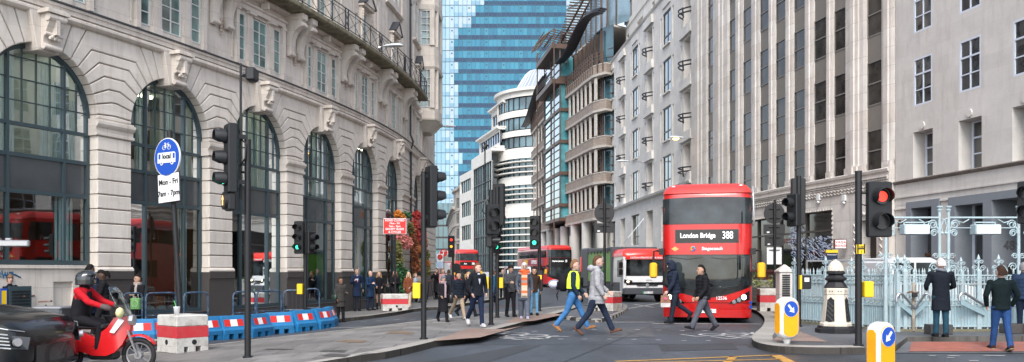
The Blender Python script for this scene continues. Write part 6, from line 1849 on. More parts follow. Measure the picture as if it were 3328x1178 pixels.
b = MB(); b.tube([(-1.5 * sc + 6 * sc * math.cos(a), -.1, zat(t, 836) + 6 * sc * math.sin(a)) for a in np.linspace(0, 2 * PI, 21)], .05, 5); b.box(-10 * sc, 7 * sc, -.12, -.1, zat(t, 838), zat(t, 834)); b.build('roundel', m_redS, t)
b = MB(); b.box(-11 * sc, 8 * sc, -.09, -.08, zat(t, 870), zat(t, 850)); b.build('route_panel', mat('route_blue', (0.35, 0.45, 0.6), .5), t)
g = G(1442, 966, .12); t = thing('tram_roundel', 'small red disc with white letter T on a pole behind the bus stop', 'sign', tuple(g))
b = MB(); b.tube([(0, 0, 0), (0, 0, zat(t, 820))], .05, 6); b.build('post', m_steel, t); b = MB(); b.disc((0, -.1, zat(t, 823)), (0, 1, 0), .22, .05, 20); b.build('disc', m_redS, t); text('T', .34, m_wht, t, (0, -.14, zat(t, 823)), bold=.01)
def yb(px, py, h, label):
    g = G(px, py, .12); t = thing('service_cabinet', label, 'cabinet', tuple(g)); b = MB(); b.tube([(0, 0, 0), (0, 0, zat(t, h))], .04, 8); b.build('post', m_post, t)
def walllamp(P, dirx, diry, label, lit=False, L_=1.3):
    t = thing('street_lamp', label, 'street lamp', tuple(P)); u = Vector((dirx, diry, 0)).normalized()
    b = MB(); b.tube([(0, 0, 0), tuple(u * L_ * .5 + Vector((0, 0, .06))), tuple(u * L_ + Vector((0, 0, .05)))], .03, 6); b.ball((0, 0, 0), .08, 6); b.build('arm', m_steel, t)
    b = MB(); c = u * (L_ + .38)
    rings = []
    for q, w_, h_ in ((-.45, .06, .05), (-.3, .12, .09), (0, .19, .12), (.3, .18, .11), (.45, .10, .06)):
        o_ = u * (L_ + .38 + q); n_ = Vector((-u.y, u.x, 0)); rings.append([tuple(o_ + n_ * w_ * math.cos(a) + Vector((0, 0, .05 + h_ * math.sin(a) * (1 if math.sin(a) > 0 else .4)))) for a in np.linspace(0, 2 * PI, 13)[:-1]])
    b.loft(rings); b.build('lantern', mat('lantern_grey', (0.5, 0.53, 0.55), .4), t, smooth=50)
    if lit:
        b = MB(); b.ball(tuple(u * (L_ + .42) + Vector((0, 0, .0))), .13, 8, 0, (1.6, 1, .7)); b.build('bulb', mat('sodium', (1, .5, .1), .5, emit=(1, .42, .06), es=9), t)
    return t
Y = PL.pos(PL.s_px(1175))[1]; walllamp((PL.pos(PL.s_px(1175))[0] + .8, Y, at(0, 156, Y).z), 1, -.15, 'grey street lamp reaching out from under the left balcony', L_=.25)
s_ = PL.s_px(1405); Q = PL.pos(s_); walllamp((Q[0], Q[1], at(0, 415, Q[1]).z), 1, 0, 'grey street lamp on the far end of the arcade building', L_=.7)
s_ = PR.s_px(2266); Q = PR.pos(s_); walllamp((Q[0] - .1, Q[1], at(0, 452, Q[1]).z), -1, -.1, 'lit orange street lamp on the stone corner above the bus', True, .8)
s_ = PR.s_px(2094); Q = PR.pos(s_); walllamp((Q[0] - .1, Q[1], at(0, 528, Q[1]).z), -1, -.1, 'unlit street lamp on the balconied building', L_=1.2)
tag(MB().tube([at(2000, 830, 60), at(2040, 775, 62), at(2093, 710, 62)], .03, 4).build('wire', m_steel), 'thin wire slanting up the balconied building, lower', 'wire');
sg_ = arches[1] - 1.25
t = thing('wall_vent', 'louvred metal vent in the low wall beside a blue and yellow notice', 'vent', tuple(PL.F(Vector((PL.s_px(62), .02, .2)))), PL.rot(5.2))
b = MB(); b.box(-.3, .3, -.03, 0, 0, .95); b.build('vent_frame', m_fr, t); b = MB()
for i in range(10): b.box(-.24, .24, -.05, -.03, .08 + i * .08, .12 + i * .08)
b.build('louvre', m_blk, t); b = MB(); b.box(-.52, -.34, -.02, 0, .2, .9); b.build('notice', m_blu, t); b = MB(); b.box(-.49, -.37, -.03, -.02, .35, .85); b.build('notice_panel', m_yel, t)
gf_ = MB(PL.F); rg = [(30, 890), (10, 910), (-10, 880)]
def gpx(px, py): return (PL.s_px(px), .006 - .12 + .005, PL.z(px, py))
for path in ([(-5, 905), (2, 885), (14, 888), (8, 900), (20, 902), (16, 880)], [(22, 905), (26, 884), (30, 904), (34, 884), (38, 905)], [(42, 905), (44, 885), (52, 884), (50, 896), (42, 898)], [(20, 895), (60, 893), (78, 903), (40, 885)]):
    gf_.tube([gpx(*p) for p in path], .014, 4)
tag(gf_.build('graffiti', mat('graffiti_blue', (0.02, 0.12, 0.25), .6)), 'blue spray painted scrawl on the low wall behind the woman in the bobble hat', 'graffiti')
# ---- floral garland round the shop door
t = thing('floral_arch', 'tall garland of orange, pink and red leaves with big green leaves round a shop door', 'floral display', tuple(PL.F(Vector((27.6, .3, -.1)))));
rr = random.Random(8)
mats_f = {'orange_leaves': (0.62, 0.20, 0.02), 'red_leaves': (0.42, 0.035, 0.03), 'pink_leaves': (0.60, 0.20, 0.17), 'russet_leaves': (0.30, 0.10, 0.04), 'olive_leaves': (0.16, 0.15, 0.04), 'green_leaves': (0.035, 0.12, 0.04)}
def blob(nm, items, size=.085, n=90, flat=.5):
    b = MB()
    for (px, py, rx, rz_) in items:
        s_ = PL.s_px(px); P = PL.F(Vector((s_, .55, 0))); sc = P.y / FPX; z = CAMZ + (HY - py) * sc
        leaves(b, (P.x - t.location.x, P.y - t.location.y, z - t.location.z), (rx * sc, .35, rz_ * sc), int(n * rx * rz_ / 110), size, 0, rr, flat)
    b.build(nm, mat(nm, mats_f[nm], .6, var=.35, vscale=7), t)
blob('orange_leaves', [(1258, 698, 14, 14), (1275, 705, 10, 8), (1330, 810, 12, 12), (1352, 860, 16, 18)])
blob('red_leaves', [(1322, 700, 16, 14), (1345, 712, 20, 14), (1358, 725, 14, 16), (1312, 735, 14, 22), (1335, 745, 12, 14), (1340, 805, 14, 24), (1322, 770, 12, 24)])
blob('pink_leaves', [(1268, 775, 22, 22), (1290, 790, 16, 22), (1330, 728, 20, 14), (1275, 800, 14, 12), (1342, 765, 14, 12)])
blob('russet_leaves', [(1315, 810, 14, 40), (1340, 790, 18, 30), (1318, 860, 14, 30), (1308, 760, 12, 30), (1325, 888, 12, 20)])
blob('olive_leaves', [(1345, 830, 22, 22), (1330, 865, 22, 26), (1258, 810, 12, 30), (1262, 850, 14, 26), (1300, 740, 10, 20), (1350, 880, 20, 22)])
blob('green_leaves', [(1285, 700, 16, 10), (1258, 900, 14, 30), (1275, 900, 20, 30), (1262, 940, 20, 20), (1300, 925, 16, 20), (1315, 950, 16, 20), (1262, 860, 12, 18)], .11, 55, .6)
dk = MB(); P = PL.F(Vector((PL.s_px(1290), .1, 0))) - t.location;
# ------------------------------------------------------------------ vehicles
m_bred = mat('bus_red', (0.50, 0.008, 0.008), .28, coat=.6, var=.04, dirt=(.22, .02, .02), dscale=1.2, damt=.25)
m_bred2 = mat('bus_red_roof', (0.52, 0.035, 0.03), .4, coat=.2)
m_bgl = darkglass('bus_glass', (0.014, 0.018, 0.02), .02, .55, .9, 1.1, .05)
for _n in m_bgl.node_tree.nodes:
    if _n.type == 'BSDF_PRINCIPLED': _n.inputs['Coat Weight'].default_value = .15
m_bblk = mat('bus_black', (0.008, 0.008, 0.010), .25, coat=.5)
m_tyre = mat('tyre', (0.014, 0.014, 0.015), .8)
m_rim = mat('wheel_rim', (0.30, 0.30, 0.31), .4, metal=.5)
m_myel = mat('mirror_yellow', (0.75, 0.42, 0.01), .4)
m_chrome = mat('lamp_glass', (0.55, 0.56, 0.58), .1, metal=.7)
m_hl = mat('headlamp_lit', (1, .85, .6), .3, emit=(1, .80, .50), es=4)
m_tail = mat('tail_lit', (1, .05, .02), .4, emit=(1, .10, .03), es=3)
def wheel(parent, x, y, r=.48, w_=.28, name='wheel'):
    b = MB(); b.M = Matrix.Translation((x, y, r)) @ Matrix.Rotation(R(90), 4, 'Y')
    b.lathe([(r * .62, -w_ / 2), (r * .93, -w_ / 2), (r, -w_ / 2 + .03), (r, w_ / 2 - .03), (r * .93, w_ / 2), (r * .62, w_ / 2)], n=28)
    o = b.build(name, m_tyre, parent, smooth=40)
    b = MB(); b.M = Matrix.Translation((x, y, r)) @ Matrix.Rotation(R(90), 4, 'Y')
    b.lathe([(.02, -w_ / 2 - .0), (r * .25, -w_ / 2 + .01), (r * .5, -w_ / 2 + .06), (r * .63, -w_ / 2 + .02), (r * .63, w_ / 2 - .02), (r * .5, w_ / 2 - .06), (r * .25, w_ / 2 - .01), (.02, w_ / 2)], n=20)
    b.build('rim', m_rim, o, smooth=40)
    return o
def bus(name, label, X, Y, rz, route, dest, detail=True, W=2.55, H=4.15, L=10.9, rear_text=None, side_ad=None, black_front=False):
    t = thing(name, label, 'bus', (X, Y, gz(X)), rz, None)
    hw = W / 2
    cr = .28
    def fy(x, z):
        ax = abs(x); y = .10 * (ax / hw) ** 2
        if ax > hw - cr: k = min(1, (ax - hw + cr) / cr); y += cr * (1 - math.sqrt(max(0, 1 - k * k)))
        if z < 1.1: y += .10 * ((1.1 - z) / 1.1) ** 2
        if z > 2.9: y += .06 * (z - 2.9) + .18 * max(0, z - 3.75) ** 1.5 * 2
        elif z > 1.1: y += .03 * (z - 1.1) - .04
        return y
    N = 11
    rings = []
    for z, e in ((.30, .06), (.36, .01), (.7, 0), (1.1, 0), (1.6, 0), (2.2, 0), (2.45, 0), (2.9, 0), (3.4, .0), (3.8, .015), (3.97, .05), (4.07, .13), (4.13, .26), (4.15, .5)):
        xs = [(-1 + 2 * i / (2 * N)) for i in range(2 * N + 1)]
        xs = [math.sin(v * PI / 2) * (hw - 0) for v in xs]
        ring = []
        for x in xs:
            xx = x * (hw - e) / hw
            ring.append((xx, fy(x, z) + e * (1.0 if z > 3 else .4), z))
        ring += [(hw - e, L - cr, z), (hw - e - cr * .3, L - cr * .3 - e * .3, z), (hw - e - cr, L - e * .3, z), (-(hw - e - cr), L - e * .3, z), (-(hw - e - cr * .3), L - cr * .3 - e * .3, z), (-(hw - e), L - cr, z)]
        rings.append(ring)
    b = MB(); b.loft(rings); body = b.build('body', m_bred, t, smooth=30)
    def patch(nm, mtl, top, bot, x0, x1, off=.008, nx=28, nz=6, parent=t, th=.02):
        b = MB(); P = []
        for i in range(nx + 1):
            x = x0 + (x1 - x0) * i / nx; zt_, zb_ = (top(x) if callable(top) else top), (bot(x) if callable(bot) else bot)
            for j in range(nz + 1):
                z = zb_ + (zt_ - zb_) * j / nz
                P.append((x * (1 + off / hw * .9), fy(x, z) - off, z))
        fs = []
        for i in range(nx):
            for j in range(nz): a = i * (nz + 1) + j; fs.append((a, a + nz + 1, a + nz + 2, a + 1))
        b.add(P, fs)
        o = b.build(nm, mtl, parent, smooth=True)
        return o
    c = hw - .03
    patch('upper_windscreen', m_bgl, lambda x: 3.72 - .03 * (x / c) ** 2, 2.93, -c - .02, c + .02)
    if not black_front:
        patch('blind_surround', m_bblk, 2.76, 2.36, -c * .72, c * .72, .006, nz=2)
    patch('blind_glass', mat('blind_black', (0.012, 0.014, 0.014), .15), 2.74, 2.38, -c * .70, c * .70, .012, nz=2)
    m_led = mat('destination_white', (0.85, 0.87, 0.85), .6, emit=(1, 1, .97), es=.35)
    text(dest, .20, m_led, t, (-.26, fy(.3, 2.55) - .035, 2.575), name='destination', sx=.86, bold=.003)
    text(route, .31, m_led, t, (.60, fy(.6, 2.55) - .045, 2.575), name='route_number', sx=.68, bold=.002)
    low = (lambda x: .98 + .17 * (abs(x) / c) ** 2.2)
    patch('front_mask', m_bblk, 2.02 if not black_front else 2.9, lambda x: .74 + .34 * (abs(x) / c) ** 1.6, -c - .02, c + .02, .006)
    patch('lower_windscreen', m_bgl, 1.98, low, -c * .97, c * .97, .014)
    if detail:
        patch('nose_panel', m_bred, .40, .16, -c * .99, c * .99, .02, nz=3)
        patch('panel_gap', m_bblk, .605, .59, -c * .98, c * .98, .007, nz=1)
        for sx in (-1, 1):
            f_ = lambda x, sx=sx: .62 + .55 * max(0, (abs(x) - .62))
            g_ = lambda x: .56 + .33 * max(0, (abs(x) - .62))
            xa, xb = (sx * .64, sx * 1.22) if sx > 0 else (sx * 1.22, sx * .64)
            patch('headlamp_cluster', m_bblk, lambda x: .60 + .62 * (abs(x) - .64), lambda x: .56 + .22 * (abs(x) - .64), xa, xb, .012, nz=3)
            for xx, zz, rr, mm in ((1.06, .765, .072, m_hl), (.925, .685, .055, m_chrome), (.79, .625, .05, m_chrome)):
                b = MB(); b.disc((sx * xx, fy(xx, zz) - .02, zz), (sx * .35, -1, 0), rr, .03, 18); b.build('headlamp', mm, t)
                b = MB(); b.disc((sx * xx, fy(xx, zz) - .012, zz), (sx * .35, -1, 0), rr * 1.25, .02, 18); b.build('lamp_ring', m_steel, t)
        text('12536', .145, m_wht, t, (.42, fy(.5, .72) - .03, .73), name='fleet_number', bold=.002, sx=.9)
        b = MB(); b.box(-.27, .27, fy(0, .3) - .04, fy(0, .3) - .02, .30, .41); b.build('number_plate', m_wht, t)
        text('YW WS', .1, m_blk, t, (0, fy(0, .3) - .045, .355), name='plate_letters')
        m_bw_ = m_wht
        text('Stagecoach', .135, m_bw_, t, (.16, fy(.1, 2.18) - .02, 2.19), name='operator_name', bold=.004)
        b = MB(); x0 = -.40; yy = fy(.4, 2.18) - .015
        for k, cm in enumerate(((.02, .35, .45), (.8, .3, .03), (.03, .12, .45))):
            b2 = MB(); b2.tube([(x0 + .055 * math.cos(a), yy, 2.19 + .055 * math.sin(a)) for a in np.linspace(2 * PI * k / 3, 2 * PI * (k + 1) / 3, 9)], .022, 6); b2.build('badge_swirl', mat('badge_%d' % k, cm, .4), t)
        b = MB(); b.prism([(-1.03, 2.19), (-.92, 2.26), (-.81, 2.19), (-.92, 2.12)], fy(.9, 2.18) - .012, fy(.9, 2.18) + .03, 'xz'); b.build('badge_diamond', mat('diamond_orange', (.75, .38, .12), .5), t)
        for k in range(2): b = MB(); b.disc((hw - .045, fy(hw - .05, .5) - .01, .60 - .13 * k), (.75, -1, 0), .05, .012, 14); b.build('warning_roundel', m_blu, t)
        b = MB(); b.box(.22, .40, fy(.3, 1.1) - .03, fy(.3, 1.1) - .02, 1.07, 1.21); b.build('running_card', mat('card_cream', (.62, .58, .32), .6), t)
        text('4', .15, m_blk, t, (.33, fy(.3, 1.1) - .035, 1.14), name='card_number')
        for sx in (-1, 1):
            b = MB(); b.tube([(sx * .12, fy(.1, 1.9) - .03, 1.93), (sx * .55, fy(.5, 1.85) - .035, 1.88), (sx * 1.1, fy(1.1, 1.93) - .03, 1.95)], .008, 5); b.build('wiper', m_blk, t)
        b = MB(); b.tube([(-.25, fy(.2, 1.05) - .025, 1.02), (.5, fy(.5, 1.05) - .025, 1.05), (1.05, fy(1, 1.1) - .025, 1.13)], .011, 5); b.build('wiper', m_blk, t)
        b = MB(); b.tube([(hw + .02, -.0 + .3, 4.02), (hw + .03, .12, 3.7), (hw + .05, .08, 3.0), (hw + .01, .14, 2.86)], .025, 8); b.build('branch_guard', mat('guard_grey', (.55, .55, .57), .3, metal=.5), t, smooth=True)
        for sx in (-1, 1):
            b = MB(); b.ball((sx * (hw - .32), .30, 4.06), .06, 10, 0, (1, 1, .5)); b.build('marker_lamp', m_wht, t, smooth=True)
    b = MB()
    rr2 = []
    for z, e in ((3.84, -.006), (3.97, .04), (4.075, .12), (4.14, .25), (4.165, .5)):
        ring = []
        for v in range(-N, N + 1):
            x = math.sin(v / N * PI / 2) * hw; xx = x * (hw - e) / hw; ring.append((xx, fy(x, z) + e - .01, z))
        ring += [(hw - e, L - cr, z), (hw - e - cr * .3, L - cr * .3 - e * .3, z), (hw - e - cr, L - e * .3, z), (-(hw - e - cr), L - e * .3, z), (-(hw - e - cr * .3), L - cr * .3 - e * .3, z), (-(hw - e), L - cr, z)]
        rr2.append(ring)
    b.loft(rr2); b.build('roof', m_bred2, t, smooth=35)
    for sx in (-1, 1):
        for k in range(7):
            y0 = .55 + k * 1.42; b = MB(); x0, x1 = sorted((sx * (hw - .01), sx * (hw + .012)))
            b.box(x0, x1, y0, y0 + 1.36, 2.93, 3.68); b.build('side_window', m_bgl, t)
            if k not in (6,): b = MB(); b.box(x0, x1, y0 + (.3 if k == 0 else 0), y0 + 1.34, 1.25, 2.12); b.build('side_window', m_bgl, t)
        b = MB(); x0, x1 = sorted((sx * (hw - .01), sx * (hw + .006)))
        b.box(x0, x1, 2.2, 3.4, .35, .95) if False else None
        for y in (2.6, 8.2): wheel(t, sx * (hw - .16), y, .48, .3)
        if side_ad and sx < 0:
            b = MB(); b.box(-hw - .014, -hw - .002, 1.2, 8.6, 2.2, 2.82); b.build('advert', mat(side_ad[0], side_ad[1], .5), t)
            o = text(side_ad[2], .5, m_wht, t, (-hw - .02, 4.6, 2.5), (R(90), 0, R(-90)), name='advert_lettering', bold=.01)
            b = MB(); b.box(-hw - .018, -hw - .015, 6.7, 8.3, 2.26, 2.76); b.build('advert_panel', mat('advert_yellow', (.6, .35, .03), .5), t)
    b = MB(); b.box(-hw + .1, hw - .1, .35, L - .2, .22, .33); b.build('chassis', m_blk, t)
    for sx, dz in ((-1, 0), (1, 0)):
        b = MB(); b.tube([(sx * (hw - .02), .22, 2.10), (sx * (hw + .14), .1, 2.14), (sx * (hw + .24), -.02, 2.12), (sx * (hw + .25), -.04, 1.7)], .028, 8); b.box(min(sx * (hw - .05), sx * (hw + .1)), max(sx * (hw - .05), sx * (hw + .1)), .1, .3, 2.02, 2.2); b.build('mirror_arm', m_blk, t)
        b = MB(); cxm = sx * (hw + .25); b.cbox(cxm - .11, cxm + .11, -.12, .04, 1.32, 1.78, .045); b.build('mirror', m_myel, t, smooth=40)
    zr = L
    b = MB(); b.box(-hw + .18, hw - .18, zr - .02, zr + .012, 3.05, 3.72); b.build('rear_window', m_bgl, t)
    b = MB(); b.box(-hw + .12, hw - .12, zr - .02, zr + .010, 2.45, 3.0); b.build('rear_grille', m_bblk, t)
    b = MB(); b.box(-hw + .3, hw - .3, zr - .02, zr + .010, .9, 1.6); b.build('engine_grille', m_bblk, t)
    for sx in (-1, 1):
        for z in (2.35, 1.5):
            b = MB(); b.disc((sx * (hw - .17), zr + .01, z), (0, 1, 0), .085, .03, 14); b.build('tail_lamp', m_tail, t)
    if rear_text:
        text(rear_text, .32, m_led, t, (0, zr + .02, 2.66), (R(90), 0, R(180)), name='route_number')
        text('Stagecoach', .2, m_wht, t, (-.1, zr + .02, 2.12), (R(90), 0, R(180)), name='operator_name', bold=.003)
    return t
m_ad = 'advert_red'
fb = bus('double_decker_bus', 'large red double decker facing us, London Bridge 388 on its blind', 5.74, 25.4, R(-13.5), '388', 'London Bridge', W=2.60)
b = bus('double_decker_bus', 'red double decker driving away with a theatre advert along its side', -1.9 - 2.95, 94.5, R(15.5), '388', 'Bow', detail=False, rear_text='388', side_ad=('advert_dark_red', (.22, .02, .03), 'SHARE IN JOY'))
b = bus('double_decker_bus', 'distant red double decker bound for Clapham Junction, left of the refuse truck', 4.75, 84.5, R(16), '35', 'Clapham Junction', detail=False, side_ad=('advert_maroon', (.25, .03, .05), 'EXPRESS'), black_front=True)
# ---- refuse truck
def refuse_truck(X, Y, rz):
    t = thing('refuse_truck', 'white refuse truck with red cab roof, green body and a caution banner', 'truck', (X, Y, gz(X)), rz)
    hw = 1.2
    m_w = mat('truck_white', (.62, .63, .64), .3, coat=.5, dirt=(.4, .4, .4), dscale=2, damt=.3)
    m_rr = mat('truck_red', (.62, .03, .02), .35, coat=.4); m_g = mat('truck_green', (.12, .30, .04), .45, dirt=(.3, .45, .1), dscale=1.2, damt=.6); m_grey = mat('truck_grey', (.05, .055, .065), .5)
    b = MB(); b.loft([[(x * s_, y, z) for x, y in ((-hw, .12 + o), (-hw + .12, o), (hw - .12, o), (hw, .12 + o), (hw, 2.0), (-hw, 2.0))] for z, s_, o in ((.42, .98, .05), (.5, 1, 0), (1.25, 1, .02), (1.4, 1, .04), (2.32, .98, .12))]); b.build('cab', m_w, t, smooth=30)
    b = MB(); b.loft([[(x * s_, y, z) for x, y in ((-hw, .15 + o), (-hw + .15, o), (hw - .15, o), (hw, .15 + o), (hw, 2.1), (-hw, 2.1))] for z, s_, o in ((2.28, 1.0, .08), (2.4, 1.0, .10), (2.58, .93, .26), (2.68, .8, .55), (2.70, .6, .8))]); b.build('cab_roof', m_rr, t, smooth=40)
    b = MB(); b.add([(-hw + .1, .0 + .02, 1.22), (hw - .1, .02, 1.22), (hw - .14, .095, 2.12), (-hw + .14, .095, 2.12)], [(0, 1, 2, 3)]); b.build('windscreen', m_bgl, t)
    b = MB(); b.box(-hw + .1, hw - .1, .04, .1, 2.14, 2.28); b.build('banner', m_redS, t); text('CAUTION! OPERATIVES AT THIS VEHICLE', .125, m_wht, t, (0, .03, 2.215), name='banner_lettering', bold=.002, sx=.75)
    b = MB(); b.box(-hw + .12, hw - .12, -.01, .02, .86, 1.0);
    for k in range(3): b.box(-.55, .55, -.02, .01, .80 + k * .07, .84 + k * .07)
    b.build('grille', m_bblk, t)
    b = MB(); b.disc((0, -.02, .85), (0, 1, 0), .09, .04, 16); b.build('badge', m_chrome, t)
    text('ELECTRA', .07, m_blk, t, (.1, -.0, 1.1), name='maker_name')
    b = MB(); b.cbox(-hw, hw, -.12, .3, .38, .72, .04); b.build('bumper', m_grey, t)
    b = MB(); b.box(-.26, .26, -.14, -.12, .43, .53); b.build('number_plate', m_wht, t); text('YD21 YXN', .1, m_blk, t, (.02, -.145, .48), name='plate_letters')
    b = MB(); b.box(-.26, -.21, -.145, -.14, .43, .53); b.build('plate_flash', mat('plate_green', (0, .35, .1), .5), t)
    for sx in (-1, 1):
        b = MB(); x0, x1 = sorted((sx * (hw - .42), sx * (hw - .02))); b.prism([(x0, .98), (x1, .92), (x1, 1.08), (x0, 1.14)] if sx < 0 else [(x0, .92), (x1, .98), (x1, 1.14), (x0, 1.08)], -.02, .1, 'xz'); b.build('headlamp_cluster', m_bblk, t)
        b = MB(); b.disc((sx * (hw - .2), -.03, 1.03), (0, 1, 0), .055, .02, 12); b.build('headlamp', m_hl, t)
        b = MB(); b.tube([(sx * hw, .15, 2.15), (sx * (hw + .16), 0, 2.1), (sx * (hw + .16), 0, 1.45)], .02, 5); b.cbox(sx * (hw + .16) - .1, sx * (hw + .16) + .1, -.04, .05, 1.7, 2.0, .02); b.cbox(sx * (hw + .16) - .1, sx * (hw + .16) + .1, -.04, .05, 1.35, 1.65, .02); b.build('mirror', m_bblk, t)
        for y in (1.25, 6.0, 7.3): wheel(t, sx * (hw - .17), y, .46, .3)
        b = MB(); x0, x1 = sorted((sx * (hw + .005), sx * (hw - .02))); b.box(x0, x1, .35, 1.2, 1.25, 2.1); b.build('door_window', m_bgl, t)
        b = MB(); b.lathe([(.56, 0), (.60, 0), (.60, .02), (.56, .02)], n=24) if False else b.box(x0, x1, .75, 1.9, .42, .98); b.build('wheel_arch', m_grey, t)
    for x, c_ in ((-.55, (.9, .25, .03)), (.55, (.5, .75, .05))):
        b = MB(); b.lathe([(.26, 1.2), (.28, 1.35), (.2, 1.62), (.08, 1.68)], (x, .5), 10); b.build('crew_jacket', mat('crew_%d' % int(x > 0), c_, .7), t, smooth=True)
    b = MB(); b.cbox(-1.22, 1.22, 2.2, 7.6, .95, 2.65, .05); b.build('body', m_g, t)
    b = MB(); b.cbox(-1.25, 1.25, 2.15, 3.1, 2.6, 2.82, .04); b.cbox(-1.26, 1.26, 7.2, 9.0, .6, 2.9, .08); b.cbox(-1.27, 1.27, 2.12, 2.3, .8, 2.72, .03)
    for x in (-1.25, 1.17): b.box(x, x + .08, 2.3, 7.4, 2.62, 2.74);
    for k in range(7): b.cbox(-1.27, 1.27, 2.9 + k * .7, 2.98 + k * .7, 2.5, 2.72, .02)
    b.build('body_frame', m_grey, t)
    text('100%', .62, m_wht, t, (-1.235, 4.1, 2.1), (R(90), 0, R(-90)), name='lettering', bold=.01); text('ELECTRIC', .36, mat('leaf_letters', (.03, .18, .06), .5), t, (-1.235, 4.4, 1.5), (R(90), 0, R(-90)), name='lettering', bold=.006)
    b = MB(); b.box(-1.2, 1.2, 1.6, 7.5, .55, .95); b.build('chassis', m_blk, t)
    b = MB(); b.cbox(-1.3, -1.15, 8.6, 9.0, 1.5, 2.4, .03); b.build('rear_light_bar', m_rr, t)
    return t
refuse_truck(6.75, 43.0, R(9))
# ---- vans and the black car
def van(name, label, X, Y, rz, L=5.0, W=1.95, H=2.0, col=(.6, .62, .63), pick=False):
    t = thing(name, label, 'van', (X, Y, .0), rz); hw = W / 2
    m_v = mat('van_paint_%s' % ('grey' if col[0] < .5 else 'white'), col, .3, coat=.5)
    prof = [(0, .35), (0, .75), (.12, .98), (.95, 1.15), (1.65, H - .12), (1.9, H), (L if not pick else 3.0, H), (L if not pick else 3.15, H - .15), (L if not pick else 3.2, 1.1), (L, 1.1), (L, .35)]
    b = MB()
    b.loft([[(x, p[0], p[1] - (.0 if p[1] < 1.2 else 0)) for p in prof] for x in (-hw + .06, hw - .06)])
    b.loft([[(x * 1.0, p[0] + .03, min(p[1], 1.12)) for p in prof] for x in (-hw, hw)])
    b.build('body', m_v, t, smooth=20)
    b = MB(); b.add([(-hw + .12, .98, 1.19), (hw - .12, .98, 1.19), (hw - .2, 1.6, H - .16), (-hw + .2, 1.6, H - .16)], [(0, 1, 2, 3)]); b.M = Matrix.Translation((0, -.02, .015)); b.build('windscreen', m_bgl, t)
    for o in [c for c in t.children if c.name.startswith('windscreen')]: o.location = (0, -.03, .02)
    for sx in (-1, 1):
        x0 = sx * (hw - .05); b = MB(); b.prism([(1.15, 1.2), (1.75, H - .15), (2.35, H - .15), (2.35, 1.2)], min(x0, x0 + sx * .01), max(x0, x0 + sx * .01), 'yz'); b.cut(); b.prism([(2.42, 1.2), (2.42, H - .15), (3.0, H - .15), (3.05, 1.2)], min(x0, x0 + sx * .01), max(x0, x0 + sx * .01), 'yz'); b.build('side_window', m_bgl, t)
        for y in (.95, L - 1.0): wheel(t, sx * (hw - .12), y, .36, .24)
        b = MB(); b.disc((sx * (hw - .25), .02, .78), (0, 1, 0), .1, .04, 14); b.build('headlamp', m_chrome, t)
        b = MB(); b.cbox(sx * (hw + .08) - .09, sx * (hw + .08) + .09, 1.15, 1.3, 1.18, 1.42, .03); b.build('mirror', m_blk, t)
    b = MB(); b.cbox(-hw + .05, hw - .05, -.05, .12, .3, .55, .03); b.box(-.5, .5, -.01, .02, .62, .85); b.build('bumper', m_blk, t)
    if pick:
        b = MB()
        for y in (3.25, 4.9):
            for x in (-hw + .08, hw - .08): b.tube([(x, y, 1.1), (x, y, 1.85)], .03, 5)
        for x in (-hw + .08, hw - .08): b.tube([(x, 3.25, 1.85), (x, 4.9, 1.85)], .03, 5)
        b.build('load_rack', m_steel, t)
    return t
v = van('white_van', 'white van seen above the fence behind the man in the overcoat', xat(3140, 26.2), 26.2, R(95), 5.2, 1.95, 1.93, pick=True)
v.location = (xat(3160, 26.6), 26.6, 0)
van('white_van', 'white van between the two far buses, behind the woman with the orange scarf', xat(1692, 66), 66, R(4), 5.4, 2.0, 1.92)
van('white_van', 'silver van half hidden far down the street left of the distant bus', xat(1755, 118), 118, R(6), 5.6, 2.1, 2.3, col=(.45, .47, .5)) if False else None
